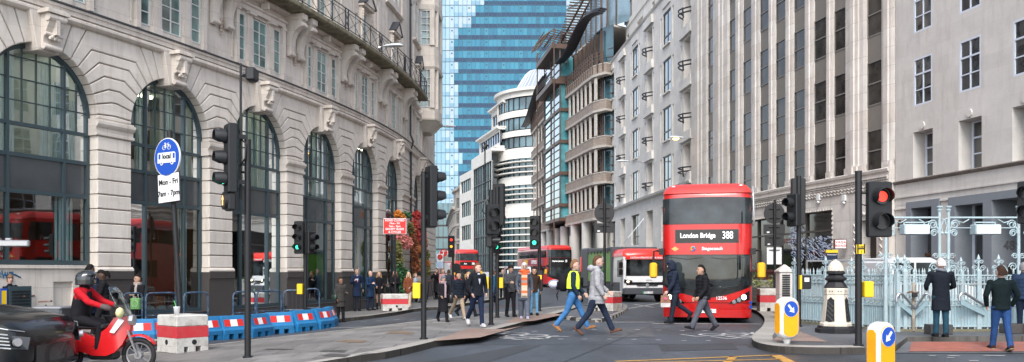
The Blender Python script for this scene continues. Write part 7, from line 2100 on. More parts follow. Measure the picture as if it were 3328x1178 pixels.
def suv():
    t = thing('black_car', 'glossy black car nosing in from the left edge with slatted headlamps', 'car', (xat(178, 13.9), 13.9, gz(-7.5) - .02), R(90)); t.scale = (1.14, 1.1, 1.14)
    m_c = mat('car_black', (0.004, 0.005, 0.007), .22, coat=.35, spec=.4)
    hw = .98
    secs = []   # along y (nose to tail): half-width, z of lower edge, shoulder z, centre z
    for y, w_, z0, zs, zc in ((0, .55, .42, .62, .66), (.06, .78, .30, .78, .84), (.22, .92, .24, .90, .97), (.6, .97, .22, .98, 1.06), (1.1, .98, .22, 1.04, 1.13), (1.5, .98, .22, 1.08, 1.18)):
        secs.append([(-w_, y, z0), (-w_ * 1.0, y, (z0 + zs) / 2), (-w_ * .97, y, zs), (-w_ * .8, y, zs + (zc - zs) * .7), (-w_ * .4, y, zc), (0, y, zc + .01), (w_ * .4, y, zc), (w_ * .8, y, zs + (zc - zs) * .7), (w_ * .97, y, zs), (w_, y, (z0 + zs) / 2), (w_, y, z0)])
    for y, zr_, wr in ((1.52, 1.19, .86), (2.1, 1.52, .76), (2.6, 1.66, .72), (3.6, 1.68, .72), (4.4, 1.5, .72), (4.75, 1.1, .85), (4.8, .7, .9)):
        zs = 1.10; w_ = .98 if y < 4.5 else .9
        secs.append([(-w_, y, .22), (-w_, y, .66), (-w_ * .97, y, min(zs, zr_)), (-wr, y, max(min(zs, zr_), zr_ - .08)), (-wr * .5, y, zr_), (0, y, zr_ + .01), (wr * .5, y, zr_), (wr, y, max(min(zs, zr_), zr_ - .08)), (w_ * .97, y, min(zs, zr_)), (w_, y, .66), (w_, y, .22)])
    b = MB(); b.loft(secs); b.build('body', m_c, t, smooth=40)
    b = MB(); b.add([(-.84, 1.5, 1.17), (.84, 1.5, 1.17), (.75, 2.12, 1.535), (-.75, 2.12, 1.535)], [(0, 1, 2, 3)]); b.M = None
    o = b.build('windscreen', m_bgl, t); o.location = (0, -.015, .02)
    for sx in (-1, 1):
        for y in (.95, 3.8): wheel(t, sx * .9, y, .37, .24)
        b = MB(); P = [(sx * .62, .0, .72), (sx * .86, .13, .76), (sx * .98, .55, .88), (sx * .985, .62, .82), (sx * .95, .2, .60), (sx * .7, -.01, .56)]
        b.add([(p[0] * 1.01 + sx * .004, p[1] - .01, p[2]) for p in P], [(0, 1, 2, 3, 4, 5)]); b.build('headlamp', mat('headlamp_smoke', (.06, .07, .08), .05, spec=1.0, coat=1), t)
        for k in range(5):
            z = .60 + .045 * k; b = MB(); b.tube([(sx * (.90), .10 + .012 * k, z - .01), (sx * .975, .25, z + .01), (sx * (1.0), .48, z + .035)], .010, 5); b.build('lamp_slat', mat('slat_silver', (.75, .78, .8), .2, metal=.6), t)
        b = MB(); b.tube([(sx * .7, .03, .80), (sx * .90, .14, .84), (sx * .985, .60, .93), (sx * .99, 1.4, 1.0)], .008, 5); b.build('chrome_line', m_chrome, t)
        b = MB(); b.disc((sx * .84, .05, .67), (sx * .6, -1, .1), .055, .05, 14); b.build('headlamp_lens', m_chrome, t)
        b = MB(); b.cbox(sx * 1.08 - .1, sx * 1.08 + .1, 1.6, 1.78, 1.1, 1.26, .04); b.build('mirror', m_c, t)
    b = MB(); b.box(-.5, .5, -.02, .04, .36, .60); b.build('grille', m_bblk, t)
    return t
suv()
t = thing('ladder_rack', 'pale grey roof bar of a vehicle cut by the left edge', 'roof bar', (xat(20, 15.6), 15.6, at(0, 792, 15.6).z))
b = MB(); b.cbox(-1.2, .42, -.05, .05, -.06, .06, .02); b.cbox(.0, .10, -.04, .04, .06, .10, .01); b.cbox(-.25, -.1, -.04, .04, .06, .10, .01); b.build('bar', m_steel, t)
# ---- motorcycle (rider built with the people)
MX, MY = xat(446, 15.4), 15.4
def motorcycle():
    t = thing('motorcycle', 'red and white delivery motorcycle with clear windscreen and grey rear box', 'motorcycle', (MX - .62, MY, gz(MX)), R(90))
    m_m = mat('moto_red', (.50, .012, .015), .25, coat=.7)
    for nm, y in (('wheel', -.65), ('wheel', .65)):
        b = MB(); b.tube([(0, y + .27 * math.cos(a), .30 + .27 * math.sin(a)) for a in np.linspace(0, 2 * PI, 33)], .042, 8); o = b.build(nm, m_tyre, t, smooth=True)
        b = MB(); b.tube([(0, y + .215 * math.cos(a), .30 + .215 * math.sin(a)) for a in np.linspace(0, 2 * PI, 25)], .016, 5)
        for k in range(10): a = 2 * PI * k / 10; b.tube([(0, y, .3), (0, y + .21 * math.cos(a), .3 + .21 * math.sin(a))], .006, 4)
        b.disc((0, y, .3), (1, 0, 0), .07, .1, 12); b.build('rim', m_rim, o)
    b = MB()
    for x in (-.07, .07): b.tube([(x, -.65, .30), (x, -.45, .80), (x * .6, -.40, .95)], .022, 6)
    b.build('fork', m_steel, t)
    b = MB(); rings = []
    for a in np.linspace(R(35), R(160), 9):
        y, z = -.65 - .36 * math.cos(PI - a) * -1, .30 + .36 * math.sin(a); y = -.65 - .36 * math.cos(a); rings.append([(-.075, y, z - .02), (-.05, y, z + .015), (.05, y, z + .015), (.075, y, z - .02)])
    b.loft(rings); b.build('mudguard', m_m, t, smooth=60)
    b = MB(); b.loft([[(-w_, y, z0), (-w_ * .7, y, z1), (w_ * .7, y, z1), (w_, y, z0)] for y, w_, z0, z1 in ((-.52, .05, .78, .98), (-.42, .16, .50, 1.06), (-.3, .20, .36, 1.02), (-.15, .20, .30, .80), (.1, .15, .30, .62), (.3, .15, .36, .70), (.6, .15, .48, .78), (.95, .10, .60, .80))]); b.build('fairing', m_m, t, smooth=40)
    for x in (-1, 1):
        b = MB(); b.add([(x * .17, -.46, .92), (x * .21, -.3, .70), (x * .21, -.22, .72), (x * .18, -.38, .98)], [(0, 1, 2, 3)]); b.build('white_stripe', m_wht, t)
    b = MB(); b.cbox(-.14, .14, -.1, .72, .76, .86, .03); b.build('seat', m_blk, t)
    b = MB(); b.tube([(-.36, -.16, 1.02), (-.2, -.28, 1.0), (0, -.36, .98), (.2, -.28, 1.0), (.36, -.16, 1.02)], .018, 6); b.build('handlebar', m_post, t)
    b = MB(); b.lathe([(.02, -.05), (.10, -.03), (.10, .05)], n=14); b.M = None; o = b.build('headlamp', m_chrome, t); o.location = (0, -.52, .92); o.rotation_euler = (R(90), 0, 0)
    b = MB(); b.loft([[(-w_, y - .06 * 0, z), (0, y - .06, z), (w_, y, z), (w_, y + .01, z), (0, y - .05, z), (-w_, y + .01, z)] for y, w_, z in ((-.46, .20, 1.0), (-.36, .24, 1.2), (-.24, .22, 1.42), (-.18, .14, 1.52))]); b.build('windscreen', glass('screen_clear', (.8, .83, .84), .12), t)
    b = MB(); b.ball((-.2, -.4, 1.06), .1, 8, 0, (1, .7, 1)); b.build('hand_guard', mat('pale_yellow', (.6, .58, .3), .5), t, smooth=True)
    b = MB(); b.cbox(-.24, .24, .62, 1.12, .90, 1.16, .04); b.build('top_box', mat('box_grey', (.10, .11, .12), .5), t); b = MB(); b.cbox(-.25, .25, .61, 1.13, 1.12, 1.17, .02); b.build('box_lid', m_steel, t)
    b = MB(); b.cbox(-.13, .13, -.28, .22, .22, .5, .04); b.build('engine', mat('engine_dark', (.03, .03, .032), .4, metal=.5), t)
    b = MB(); b.tube([(.14, .1, .26), (.16, .5, .28), (.17, .9, .34)], .045, 8); b.build('exhaust', m_steel, t)
    return t
moto = motorcycle()
# ---- bicycle by the wall
def bicycle():
    t = thing('bicycle', 'city bicycle with brown saddle and a teal cloth over its rear, by the low wall', 'bicycle', (xat(125, 21.6), 21.6, gz(-12) + .12), R(-80))
    for y in (-.52, .52):
        b = MB(); b.tube([(0, y + .33 * math.cos(a), .34 + .33 * math.sin(a)) for a in np.linspace(0, 2 * PI, 33)], .02, 6); o = b.build('wheel', m_tyre, t)
        b = MB();
        for k in range(12): a = 2 * PI * k / 12; b.tube([(0, y, .34), (0, y + .32 * math.cos(a), .34 + .32 * math.sin(a))], .003, 3)
        b.build('spokes', m_steel, o)
    b = MB()
    for p, q in (((0, -.40, .85), (0, -.52, .34)), ((0, -.40, .85), (0, -.05, .32)), ((0, -.40, .80), (0, .12, .72)), ((0, -.05, .32), (0, .18, .86)), ((0, -.05, .32), (0, .52, .34)), ((0, .14, .72), (0, .52, .34))): b.tube([p, q], .018, 6)
    b.tube([(0, -.38, .85), (0, -.36, 1.02)], .014, 6); b.build('frame', m_post, t)
    b = MB(); b.tube([(-.33, -.22, 1.08), (-.2, -.34, 1.05), (0, -.37, 1.03), (.2, -.34, 1.05), (.33, -.22, 1.08)], .014, 6); b.build('handlebar', m_post, t)
    m_br = mat('leather_brown', (.10, .045, .03), .5)
    for x in (-1, 1): b = MB(); b.tube([(x * .22, -.30, 1.06), (x * .34, -.21, 1.085)], .02, 6); b.build('grip', m_br, t)
    b = MB(); b.loft([[(-w_, y, z), (-w_ * .7, y, z + .04), (w_ * .7, y, z + .04), (w_, y, z)] for y, w_, z in ((.0, .03, .91), (.12, .05, .92), (.22, .09, .92), (.3, .08, .93))]); b.build('saddle', m_br, t, smooth=50)
    b = MB(); b.ball((0, .45, .70), .26, 12, 0, (.8, 1.3, .4)); b.build('teal_cover', mat('teal_cloth', (.0, .32, .34), .7), t, smooth=True)
    b = MB(); b.box(-.05, .05, -.25, .05, .18, .2) ; b.tube([(-.12, -.05, .22), (.12, -.05, .42)], .01, 5); b.build('pedals', m_post, t)
bicycle()
# ------------------------------------------------------------------ people
SKIN = {'pale': (.52, .33, .26), 'tan': (.40, .24, .17), 'brown': (.22, .12, .08), 'dark': (.09, .05, .035)}
def cmat(c, fab='cloth'):
    nm = 'cloth_%02x%02x%02x' % tuple(int(min(1, v) ** .5 * 255) for v in c)
    return mat(nm, c, .82, var=.22, vscale=7, bump=.5, bscale=28, spec=.12)
def remesh(o, vox, it=3, fac=.5):
    m = o.modifiers.new('r', 'REMESH'); m.mode = 'VOXEL'; m.voxel_size = vox; m.use_smooth_shade = True
    s = o.modifiers.new('s', 'SMOOTH'); s.factor = fac; s.iterations = it
def ell(c, rx, ry, fwd, side, up=None, n=14, pw=2.0):
    out = []
    for k in range(n):
        a = 2 * PI * k / n; ca, sa = math.cos(a), math.sin(a)
        f = (abs(ca) ** pw + abs(sa) ** pw) ** (-1 / pw)
        out.append(Vector(c) + side * (rx * ca * f) + fwd * (ry * sa * f))
    return out
def person(px, py, hpx, face, label, h=.0, legs=(20, 5, -18, 25), arms=((-10, 15, 6, 0), (10, 15, 6, 0)), lean=0, yaw=0, top=('jacket', (.02, .02, .025)), legc=(.03, .035, .05), shoe=(.02, .02, .02), hair=('short', (.03, .02, .015)),
           skin='pale', scarf=None, H=None, Y=None, feet=True, vox=.016, slim=1.0, legw=1.0, female=False, shirt=None, sole=None, turn=0, seat=None, group=None, pitch=0):
    if Y is None: g = G(px, py, h)
    else: g = Vector((xat(px, Y), Y, gz(xat(px, Y)) + h))
    if H is None: H = hpx / FPX * g.y
    t = thing('person', label, 'person', tuple(g), R(face), group)
    U = H
    fw = Vector((0, -1, 0)); sd = Vector((1, 0, 0)); up = Vector((0, 0, 1))
    def rotx(a): a = R(a); return Vector((0, -math.sin(a), -math.cos(a)))     # limb hanging, swung forward by a
    hipz = .515
    J = {}
    for nm, sx, (sw, kb) in (('L', 1, legs[:2]), ('R', -1, legs[2:4])):
        hp = Vector((sx * .052, 0, hipz)); kn = hp + rotx(sw) * .245; an = kn + rotx(sw - kb) * .235
        J[nm] = (hp, kn, an, sw - kb)
    low = min(min(J[n][2].z, J[n][2].z + (-.02 if J[n][3] > -25 else -.10 * math.sin(R(-J[n][3])))) - .038 for n in 'LR')
    dz = -low
    if seat is not None: dz = seat / H - hipz + .05
    for n in 'LR': J[n] = tuple(v + Vector((0, 0, dz)) if isinstance(v, Vector) else v for v in J[n])
    pel = Vector((0, 0, hipz + dz + .02))
    la = R(lean)
    def tor(z, y=0.0, x=0.0):
        d = z - hipz
        return Vector((x, -d * math.sin(la) - y * math.cos(la), hipz + dz + d * math.cos(la) - y * math.sin(la)))
    tf = Vector((0, -math.cos(la), -math.sin(la))); tu = Vector((0, -math.sin(la), math.cos(la)))
    neck = tor(.845); head = tor(.928, .012)
    if lean > 20: pass
    shw = (.112 if not female else .098) * slim
    A = {}
    for nm, sx, (sw, eb, ab, inw) in (('L', 1, arms[0]), ('R', -1, arms[1])):
        sh = tor(.802, 0, sx * shw)
        d1 = rotx(sw + lean * .3); d1 = Vector((sx * math.sin(R(ab)), d1.y * math.cos(R(ab)), d1.z * math.cos(R(ab))))
        el = sh + d1 * .165
        d2 = rotx(sw + eb); d2 = Vector((-sx * math.sin(R(inw)), d2.y * math.cos(R(inw)), d2.z * math.cos(R(inw))))
        wr = el + d2 * .15
        A[nm] = (sh, el, wr, d2, sx)
    S = lambda v: Vector(v) * U
    mskin = mat('skin_' + skin, SKIN[skin], .55, var=.06, spec=.4)
    # ---- body: one continuous surface
    b = MB()
    def limb(pts, rs, n=10, mb=None):
        mb = mb or b
        P = [S(p) for p in pts]
        mb.tube(P, [r * U for r in rs], n)
        mb.ball(P[0], rs[0] * U, 8); mb.ball(P[-1], rs[-1] * U, 8)
    for n_ in 'LR':
        hp, kn, an, _ = J[n_]; limb([hp, kn, an], [.042, .028, .018]);
        sh, el, wr, d2, sx = A[n_]; limb([sh, el, wr], [.024, .019, .014])
        hd = d2.normalized(); ac = sd.cross(hd).normalized() if abs(hd.x) < .9 else fw; pn = hd.cross(ac)
        palm = wr + hd * .028
        b.loft([[S(wr + ac * .011 + pn * .009), S(wr - ac * .011 + pn * .009), S(wr - ac * .011 - pn * .009), S(wr + ac * .011 - pn * .009)], [S(wr + hd * .05 + ac * .021 + pn * .008), S(wr + hd * .05 - ac * .021 + pn * .008), S(wr + hd * .05 - ac * .021 - pn * .008), S(wr + hd * .05 + ac * .021 - pn * .008)]])
        for fi, (o_, L_) in enumerate(((-.0165, .036), (-.0055, .043), (.0055, .041), (.0165, .032))):
            r0 = wr + hd * .048 + ac * o_; k1 = r0 + (hd * .8 + pn * .35 * -sx) * L_ * .5; k2 = k1 + (hd * .55 - pn * .7 * sx) * L_ * .5
            b.tube([S(r0), S(k1), S(k2)], [.0056 * U, .0052 * U, .0045 * U], 6)
        b.tube([S(wr + hd * .012 - ac * .012), S(wr + hd * .03 - ac * .028), S(wr + hd * .048 - ac * .032 - pn * .008 * sx)], [.0075 * U, .0068 * U, .0055 * U], 6)
    rings = []
    for z, rx, ry in ((.50, .078, .055), (.56, .075, .052), (.62, .068, .048), (.70, .078, .052), (.77, .092, .055), (.81, .095, .048), (.835, .05, .036)):
        rings.append([S(p) for p in ell(tor(z), rx * slim, ry, tf, sd)])
    b.loft(rings)
    b.tube([S(tor(.82)), S(tor(.87, .004)), S(head)], [.033 * U, .031 * U, .03 * U], 10)
    hy = R(yaw); hf = Vector((math.sin(hy), -math.cos(hy) * math.cos(R(pitch)), -math.sin(R(pitch)))).normalized(); hs = Vector((math.cos(hy), math.sin(hy), 0)); hu = hs.cross(hf) * -1
    if hu.z < 0: hu = -hu
    def HP(x, f, u): return S(head + hs * x * 1.13 + hf * f * 1.1 + hu * u * 1.1)
    rings = []
    for u_, rx, ry, fo in ((-.064, .018, .020, .022), (-.055, .028, .034, .012), (-.035, .036, .045, .004), (-.012, .041, .050, .0), (.012, .043, .053, -.004), (.035, .041, .050, -.006), (.052, .032, .038, -.006), (.064, .015, .018, -.006)):
        rings.append([HP(rx * math.cos(2 * PI * k / 16), fo + ry * math.sin(2 * PI * k / 16), u_) for k in range(16)])
    b.loft(rings)
    b.loft([[HP(-.006, .050, .012), HP(.006, .050, .012), HP(.004, .044, .016), HP(-.004, .044, .016)], [HP(-.010, .058, -.014), HP(.010, .058, -.014), HP(.009, .042, -.016), HP(-.009, .042, -.016)]])
    b.tube([HP(-.006, .055, -.012), HP(.006, .055, -.012)], .008 * U, 6)
    for sx in (-1, 1): b.ball(HP(sx * .043, -.004, -.006), .013 * U, 8, 0, (.5, 1, 1.3))
    b.tube([HP(-.012, .042, -.036), HP(.012, .042, -.036)], .006 * U, 6)
    body = b.build('body', mskin, t); remesh(body, .0056 * U if vox < .02 else .009 * U, 2)
    for sx in (-1, 1):
        e = MB(); e.ball(HP(sx * .017, .0445, .006), .0062 * U, 8); e.build('eye', mat('eye_dark', (.03, .02, .018), .2), body, smooth=True)
    e = MB()
    for sx in (-1, 1): e.tube([HP(sx * .009, .0505, .0165), HP(sx * .018, .049, .019), HP(sx * .027, .0435, .016)], .0022 * U, 5)
    e.build('eyebrow', mat('brow', tuple(v * .6 for v in hair[1]) if hair[1] else (.05, .03, .02), .8), body)
    e = MB(); e.tube([HP(-.013, .0445, -.036), HP(0, .0495, -.035), HP(.013, .0445, -.036)], .0032 * U, 5); e.build('mouth', mat('lips', (.32, .10, .09), .5), body)
    # ---- trousers
    kind = top[0]
    tc = cmat(top[1])
    if legc is not None:
        b = MB()
        for n_ in 'LR':
            hp, kn, an, la_ = J[n_]
            fl = legw
            mid = hp + (kn - hp) * .5; low_ = kn + (an - kn) * .5
            limb([hp, mid, kn, low_, an + (kn - an).normalized() * -.012], [.064 * (.9 + .1 * fl), .053 * fl, .041 * fl, .038 * fl, .034 * fl], 12, b)
            for q in range(3):
                c_ = an + (kn - an).normalized() * (.004 + .02 * q); b.tube([S(c_ - (kn - an).normalized() * .007), S(c_ + (kn - an).normalized() * .007)], (.0365 + .0015 * (q % 2)) * fl * U, 12)
        b.loft([[S(p) for p in ell(tor(z), rx, ry, tf, sd)] for z, rx, ry in ((.485, .080, .060), (.53, .092, .068), (.585, .082, .058))])
        o = b.build('trousers', cmat(legc), t); remesh(o, .008 * U if vox < .02 else .012 * U, 2)
    # ---- shoes
    for n_ in 'LR':
        hp, kn, an, la_ = J[n_]
        pitch_ = min(0, la_) * 1.0 + (12 if la_ > 14 else 0)
        ff = Vector((0, -math.cos(R(pitch_)), math.sin(R(pitch_)))); fu = Vector((0, math.sin(R(pitch_)) * 1.0, math.cos(R(pitch_))))
        fu = sd.cross(ff) * -1
        if fu.z < 0: fu = -fu
        o_ = an
        def FP(x, f, u): return S(o_ + sd * x + ff * f + fu * u)
        b = MB()
        rs_ = []
        for f, w_, u1 in ((-.036, .018, .0), (-.028, .024, .012), (.0, .026, .018), (.04, .027, -.002), (.075, .030, -.010), (.10, .026, -.016), (.118, .014, -.022)):
            rs_.append([FP(-w_, f, -.038), FP(w_, f, -.038), FP(w_ * 1.02, f, -.026), FP(w_ * .7, f, u1), FP(-w_ * .7, f, u1), FP(-w_ * 1.02, f, -.026)])
        b.loft(rs_); so = b.build('shoe', cmat(shoe), t, smooth=60)
        b = MB(); rs_ = []
        for f, w_ in ((-.038, .019), (-.028, .026), (.0, .027), (.04, .028), (.075, .031), (.10, .027), (.120, .015)): rs_.append([FP(-w_, f, -.046), FP(w_, f, -.046), FP(w_, f, -.036), FP(-w_, f, -.036)])
        b.loft(rs_); b.build('sole', cmat(sole or tuple(v * .4 for v in shoe)), so, smooth=60)
    # ---- top
    hem = {'jacket': .475, 'puffer': .47, 'coat': .33, 'long': .21, 'midcoat': .40, 'vest': .50, 'sweater': .50}[kind]
    puff = kind == 'puffer' or (len(top) > 2 and top[2] == 'puff')
    bulk = 1.16 if puff else 1.0
    b = MB(); rings = []
    legmid = (J['L'][1] + J['R'][1]) / 2; spread = abs(J['L'][1].y - J['R'][1].y)
    zs = [hem]
    step = .028
    while zs[-1] + step < .80: zs.append(zs[-1] + step)
    zs += [.80, .825, .842]
    base_ = [(.2, .105, .085), (.33, .102, .08), (.40, .100, .076), (.48, .098, .076), (.55, .096, .074), (.62, .090, .070), (.70, .098, .072), (.77, .106, .070), (.80, .104, .064), (.825, .078, .052), (.842, .048, .042), (.9, .04, .04)]
    for i, z in enumerate(zs):
        rx = np.interp(z, [q[0] for q in base_], [q[1] for q in base_]); ry = np.interp(z, [q[0] for q in base_], [q[2] for q in base_])
        if female and .55 < z < .68: rx *= .93
        if z > .45 and puff and z < .8: rx *= bulk; ry *= bulk * 1.06
        if puff and z < .8: q = 1 + (.045 if i % 2 else -.035) * (1 if kind == 'puffer' else .35); rx *= q; ry *= q
        c_ = tor(max(z, hipz - .02)) if z > hipz - .02 else tor(hipz - .02) + Vector((0, 0, z - hipz + .02))
        if z < hipz:
            k = (hipz - z) / .25; c_ = c_ + Vector((0, legmid.y * k * .8, 0)); ry = ry + spread * .40 * k; rx *= 1 + .05 * k
        rings.append([S(p) for p in ell(c_, rx * slim, ry, tf, sd, n=18, pw=2.3)])
    b.loft(rings)
    if kind != 'vest' or True:
        for n_ in 'LR':
            sh, el, wr, d2, sx = A[n_]
            aw = bulk * (1.0 if not female else .9)
            pts, rs_ = [], []
            N = 7
            for i in range(N): pts.append(sh + (el - sh) * i / N); rs_.append((.040 - .006 * i / N) * aw * (1 + (.07 * (-1) ** i if kind == 'puffer' else 0)))
            for i in range(N + 1): pts.append(el + (wr - el) * i / N * .98); rs_.append((.034 - .008 * i / N) * aw * (1 + (.07 * (-1) ** (i + N) if kind == 'puffer' else .02 * (-1) ** i)))
            b.tube([S(p) for p in pts], [r * U for r in rs_], 10); b.ball(S(sh), .044 * aw * U, 10); b.ball(S(el), .034 * aw * U, 8)
    if kind in ('jacket', 'puffer', 'vest', 'sweater'): b.tube([S(tor(.83)), S(tor(.862, .004))], [.048 * U, .043 * U], 12)
    else: b.tube([S(tor(.825)), S(tor(.852, .002))], [.052 * U, .042 * U], 12)
    o = b.build({'jacket': 'jacket', 'puffer': 'puffer_jacket', 'coat': 'coat', 'long': 'long_coat', 'midcoat': 'coat', 'vest': 'jacket', 'sweater': 'sweater'}[kind], tc, t); remesh(o, .0085 * U if vox < .02 else .013 * U, 2 if puff else 3)
    if shirt:
        e = MB(); e.add([S(tor(.846, .046, -.022)), S(tor(.846, .046, .022)), S(tor(.72, .079, .014)), S(tor(.66, .080, 0)), S(tor(.72, .079, -.014))], [(0, 1, 2, 3, 4)]); e.build('shirt', cmat(shirt[0]), t)
        if len(shirt) > 1: e = MB(); e.add([S(tor(.84, .052, -.008)), S(tor(.84, .052, .008)), S(tor(.68, .084, .010)), S(tor(.665, .084, 0)), S(tor(.68, .084, -.010))], [(0, 1, 2, 3, 4)]); e.build('tie', cmat(shirt[1]), t)
    # ---- hair and hats
    st, hc = hair[0], hair[1]
    if st != 'bald' and hc:
        b = MB()
        big = {'short': 1.0, 'curly': 1.12, 'pony': 1.0, 'long': 1.03, 'beanie': 1.10, 'hood': 1.32, 'wrap': 1.08, 'helmet': 1.75, 'bun': 1.0, 'bobble': 1.12, 'fringe': .98}[st]
        rings = []
        lo_ = {'long': -.03, 'hood': -.05, 'wrap': -.045, 'helmet': -.05}.get(st, -.034)
        for i in range(9):
            q = i / 8; u_ = lo_ + (.080 - lo_) * math.sin(q * PI / 2) * 1.0
            rr = math.sqrt(max(.001, 1 - (max(0, u_ - .0) / .083) ** 2));
            front = -.030 if u_ < .022 else (.018 if u_ < .036 else .052 * rr)
            if st in ('beanie', 'bobble'): front = .035 if u_ < .016 else .054 * rr
            if st in ('hood', 'wrap', 'helmet'): front = .036 if u_ < .028 else .056 * rr
            back = -.068 * rr; rx = .0495 * rr
            cy_ = (front + back) / 2; ry = (front - back) / 2
            rings.append([HP(rx * big * math.cos(2 * PI * k / 14), cy_ + ry * big * math.sin(2 * PI * k / 14), u_ * (1 if big < 1.2 else 1.08)) for k in range(14)])
        b.loft(rings)
        if st == 'curly':
            rr_ = random.Random(int(px))
            for _ in range(60): a, e_ = rr_.uniform(0, 2 * PI), rr_.uniform(.1, 1.4); b.ball(HP(.050 * math.cos(a) * math.cos(e_), -.008 + .054 * math.sin(a) * math.cos(e_) - (.01 if math.sin(a) > .3 else 0), .018 + .056 * math.sin(e_)), .011 * U, 6)
        if st in ('pony',): b.tube([HP(0, -.055, .03), HP(0, -.085, .02), HP(0, -.085, -.03), HP(0, -.07, -.08)], [.014 * U, .02 * U, .02 * U, .01 * U], 8)
        if st == 'bun': b.ball(HP(0, -.065, .0), .022 * U, 8)
        if st == 'long':
            for sx in (-1, 1): b.tube([HP(sx * .036, -.012, .02), HP(sx * .048, -.018, -.03), HP(sx * .050, -.005, -.085), HP(sx * .045, .012, -.13)], [.018 * U, .02 * U, .02 * U, .010 * U], 8)
            b.tube([HP(0, -.045, .02), HP(0, -.055, -.04), HP(0, -.055, -.12)], [.03 * U, .038 * U, .028 * U], 8)
        if st == 'bobble': b.ball(HP(0, -.008, .092), .026 * U, 10)
        if st == 'hood': b.tube([HP(0, -.03, -.03), HP(0, -.035, -.07)], [.055 * U, .06 * U], 12)
        o = b.build({'beanie': 'hat', 'bobble': 'hat', 'hood': 'hood', 'wrap': 'headscarf', 'helmet': 'helmet'}.get(st, 'hair'), cmat(hc) if st != 'helmet' else mat('helmet_shell', hc, .2, coat=.8), t); remesh(o, .006 * U, 1)
    if scarf:
        b = MB()
        c_ = tor(.855);
        for k in range(2): b.tube([S(c_ + sd * (.052 + .004 * k) * math.cos(a) + fw * (.05 * math.sin(a) + .006) + up * (-.016 + .018 * k + .006 * math.sin(3 * a))) for a in np.linspace(0, 2 * PI, 17)], .017 * U, 8)
        b.tube([S(tor(.84, .055, .02)), S(tor(.78, .085, .02)), S(tor(scarf[1] if len(scarf) > 1 else .66, .088, .015))], [.018 * U, .022 * U, .022 * U], 8)
        b.build('scarf', cmat(scarf[0]), t, smooth=60)
    t['_'] = 0; del t['_']
    info = dict(t=t, U=U, tor=tor, A=A, J=J, S=S, HP=HP, head=head)
    return info
def held(name, label, cat, inf, side, off=(0, 0, -.06)):
    sh, el, wr, d2, sx = inf['A'][side]
    p = inf['S'](wr + d2.normalized() * .06 + Vector(off)); w_ = inf['t'].matrix_basis @ Vector((0, 0, 0))
    rz = inf['t'].rotation_euler.z; q = Matrix.Rotation(rz, 3, 'Z') @ p + inf['t'].location
    return thing(name, label, cat, tuple(q), rz)
K = (.012, .012, .015)
navy = (.014, .022, .045)
sus = lambda sw, eb=12, ab=6, inw=0: (sw, eb, ab, inw)
pocket = ((-4, 34, 12, 12), (-4, 34, 12, 12))
yv = person(1862, 1078, 232, 82, 'man in yellow safety vest and blue jeans walking right, white helmet on his backpack', legs=(26, 3, -20, 18), arms=((12, 30, 6, 8), (-2, 30, 6, 8)), top=('vest', (.015, .03, .05)), legc=(.05, .16, .36), shoe=(.28, .13, .05), sole=(.12, .07, .04), hair=('short', (.20, .11, .06)), skin='pale', vox=.012, yaw=6, lean=3)
b = MB(); U = yv['U']; S = yv['S']; tor = yv['tor']
for sx in (-1, 1):
    b.loft([[S(p) for p in q] for q in ([tor(.60, -.086, sx * .03), tor(.60, -.086, sx * .1), tor(.60, .02, sx * .116), tor(.60, .086, sx * .075), tor(.60, .09, sx * .03)], [tor(.72, -.088, sx * .03), tor(.72, -.088, sx * .1), tor(.72, .0, sx * .116), tor(.72, .086, sx * .08), tor(.72, .09, sx * .035)], [tor(.80, -.080, sx * .04), tor(.80, -.07, sx * .09), tor(.815, .0, sx * .1), tor(.80, .07, sx * .085), tor(.80, .075, sx * .045)], [tor(.846, -.05, sx * .035), tor(.848, -.03, sx * .06), tor(.85, .0, sx * .062), tor(.846, .04, sx * .055), tor(.842, .05, sx * .035)])], closed=False, caps=False)
b.build('safety_vest', mat('hi_vis_yellow', (.55, .75, .03), .6, emit=(.6, .8, .05), es=.05), yv['t'])
def world_of(inf, p): return Matrix.Rotation(inf['t'].rotation_euler.z, 3, 'Z') @ inf['S'](p) + inf['t'].location
bk = thing('backpack', 'black backpack worn by the man in the yellow vest', 'backpack', tuple(world_of(yv, tor(.62, -.15))), R(82))
b = MB(); b.cbox(-.15, .15, -.13, .10, -.12, .34, .06); b.cbox(-.12, .12, .08, .17, -.08, .12, .04); b.build('bag_body', cmat(K), bk, smooth=60)
b = MB(); b.tube([(-.1, .1, -.1), (-.12, .14, -.24), (-.1, .12, -.34)], .012, 5); b.tube([(.05, .1, -.1), (.03, .16, -.2), (.06, .13, -.28)], .012, 5); b.build('strap', cmat(K), bk)
hm = thing('cycle_helmet', 'white cycle helmet strapped to the black backpack', 'helmet', tuple(world_of(yv, tor(.645, -.27))), R(82))
b = MB(); b.ball((0, 0, 0), .15, 14, 0, (.85, 1.0, .72)); b.build('helmet_shell', mat('helmet_white', (.5, .53, .62), .3), hm, smooth=True)
b = MB()
for k in (-1, 0, 1): b.tube([(k * .06, .15 * math.cos(a), .112 * math.sin(a)) for a in np.linspace(.2, PI - .2, 8)], .012, 4)
b.build('helmet_rib', mat('rib_grey', (.28, .3, .36), .5), hm)
gp_ = person(1938, 1090, 258, 86, 'tall man in long grey padded coat walking right with hand in pocket', legs=(26, 2, -22, 16), arms=((8, 44, 8, 6), (0, 30, 8, 6)), top=('midcoat', (.30, .30, .32), 'puff'), legc=(.016, .024, .045), shoe=(.10, .05, .035), hair=('short', (.09, .05, .03)), vox=.012, yaw=4, lean=2)
b = MB(); S = gp_['S']; tor = gp_['tor']; U = gp_['U']; b.tube([S(tor(.845, .03 * math.sin(a) - .015 - .05 * (math.cos(a) * 0), .06 * math.cos(a)) + Vector((0, .05, .0)) * 0) for a in np.linspace(0, 2 * PI, 13)], .03 * U, 8); b.ball(S(tor(.84, -.075)), .055 * U, 10, 0, (1.3, 1, .9)); b.build('hood', cmat((.30, .30, .32)), gp_['t'], smooth=True)
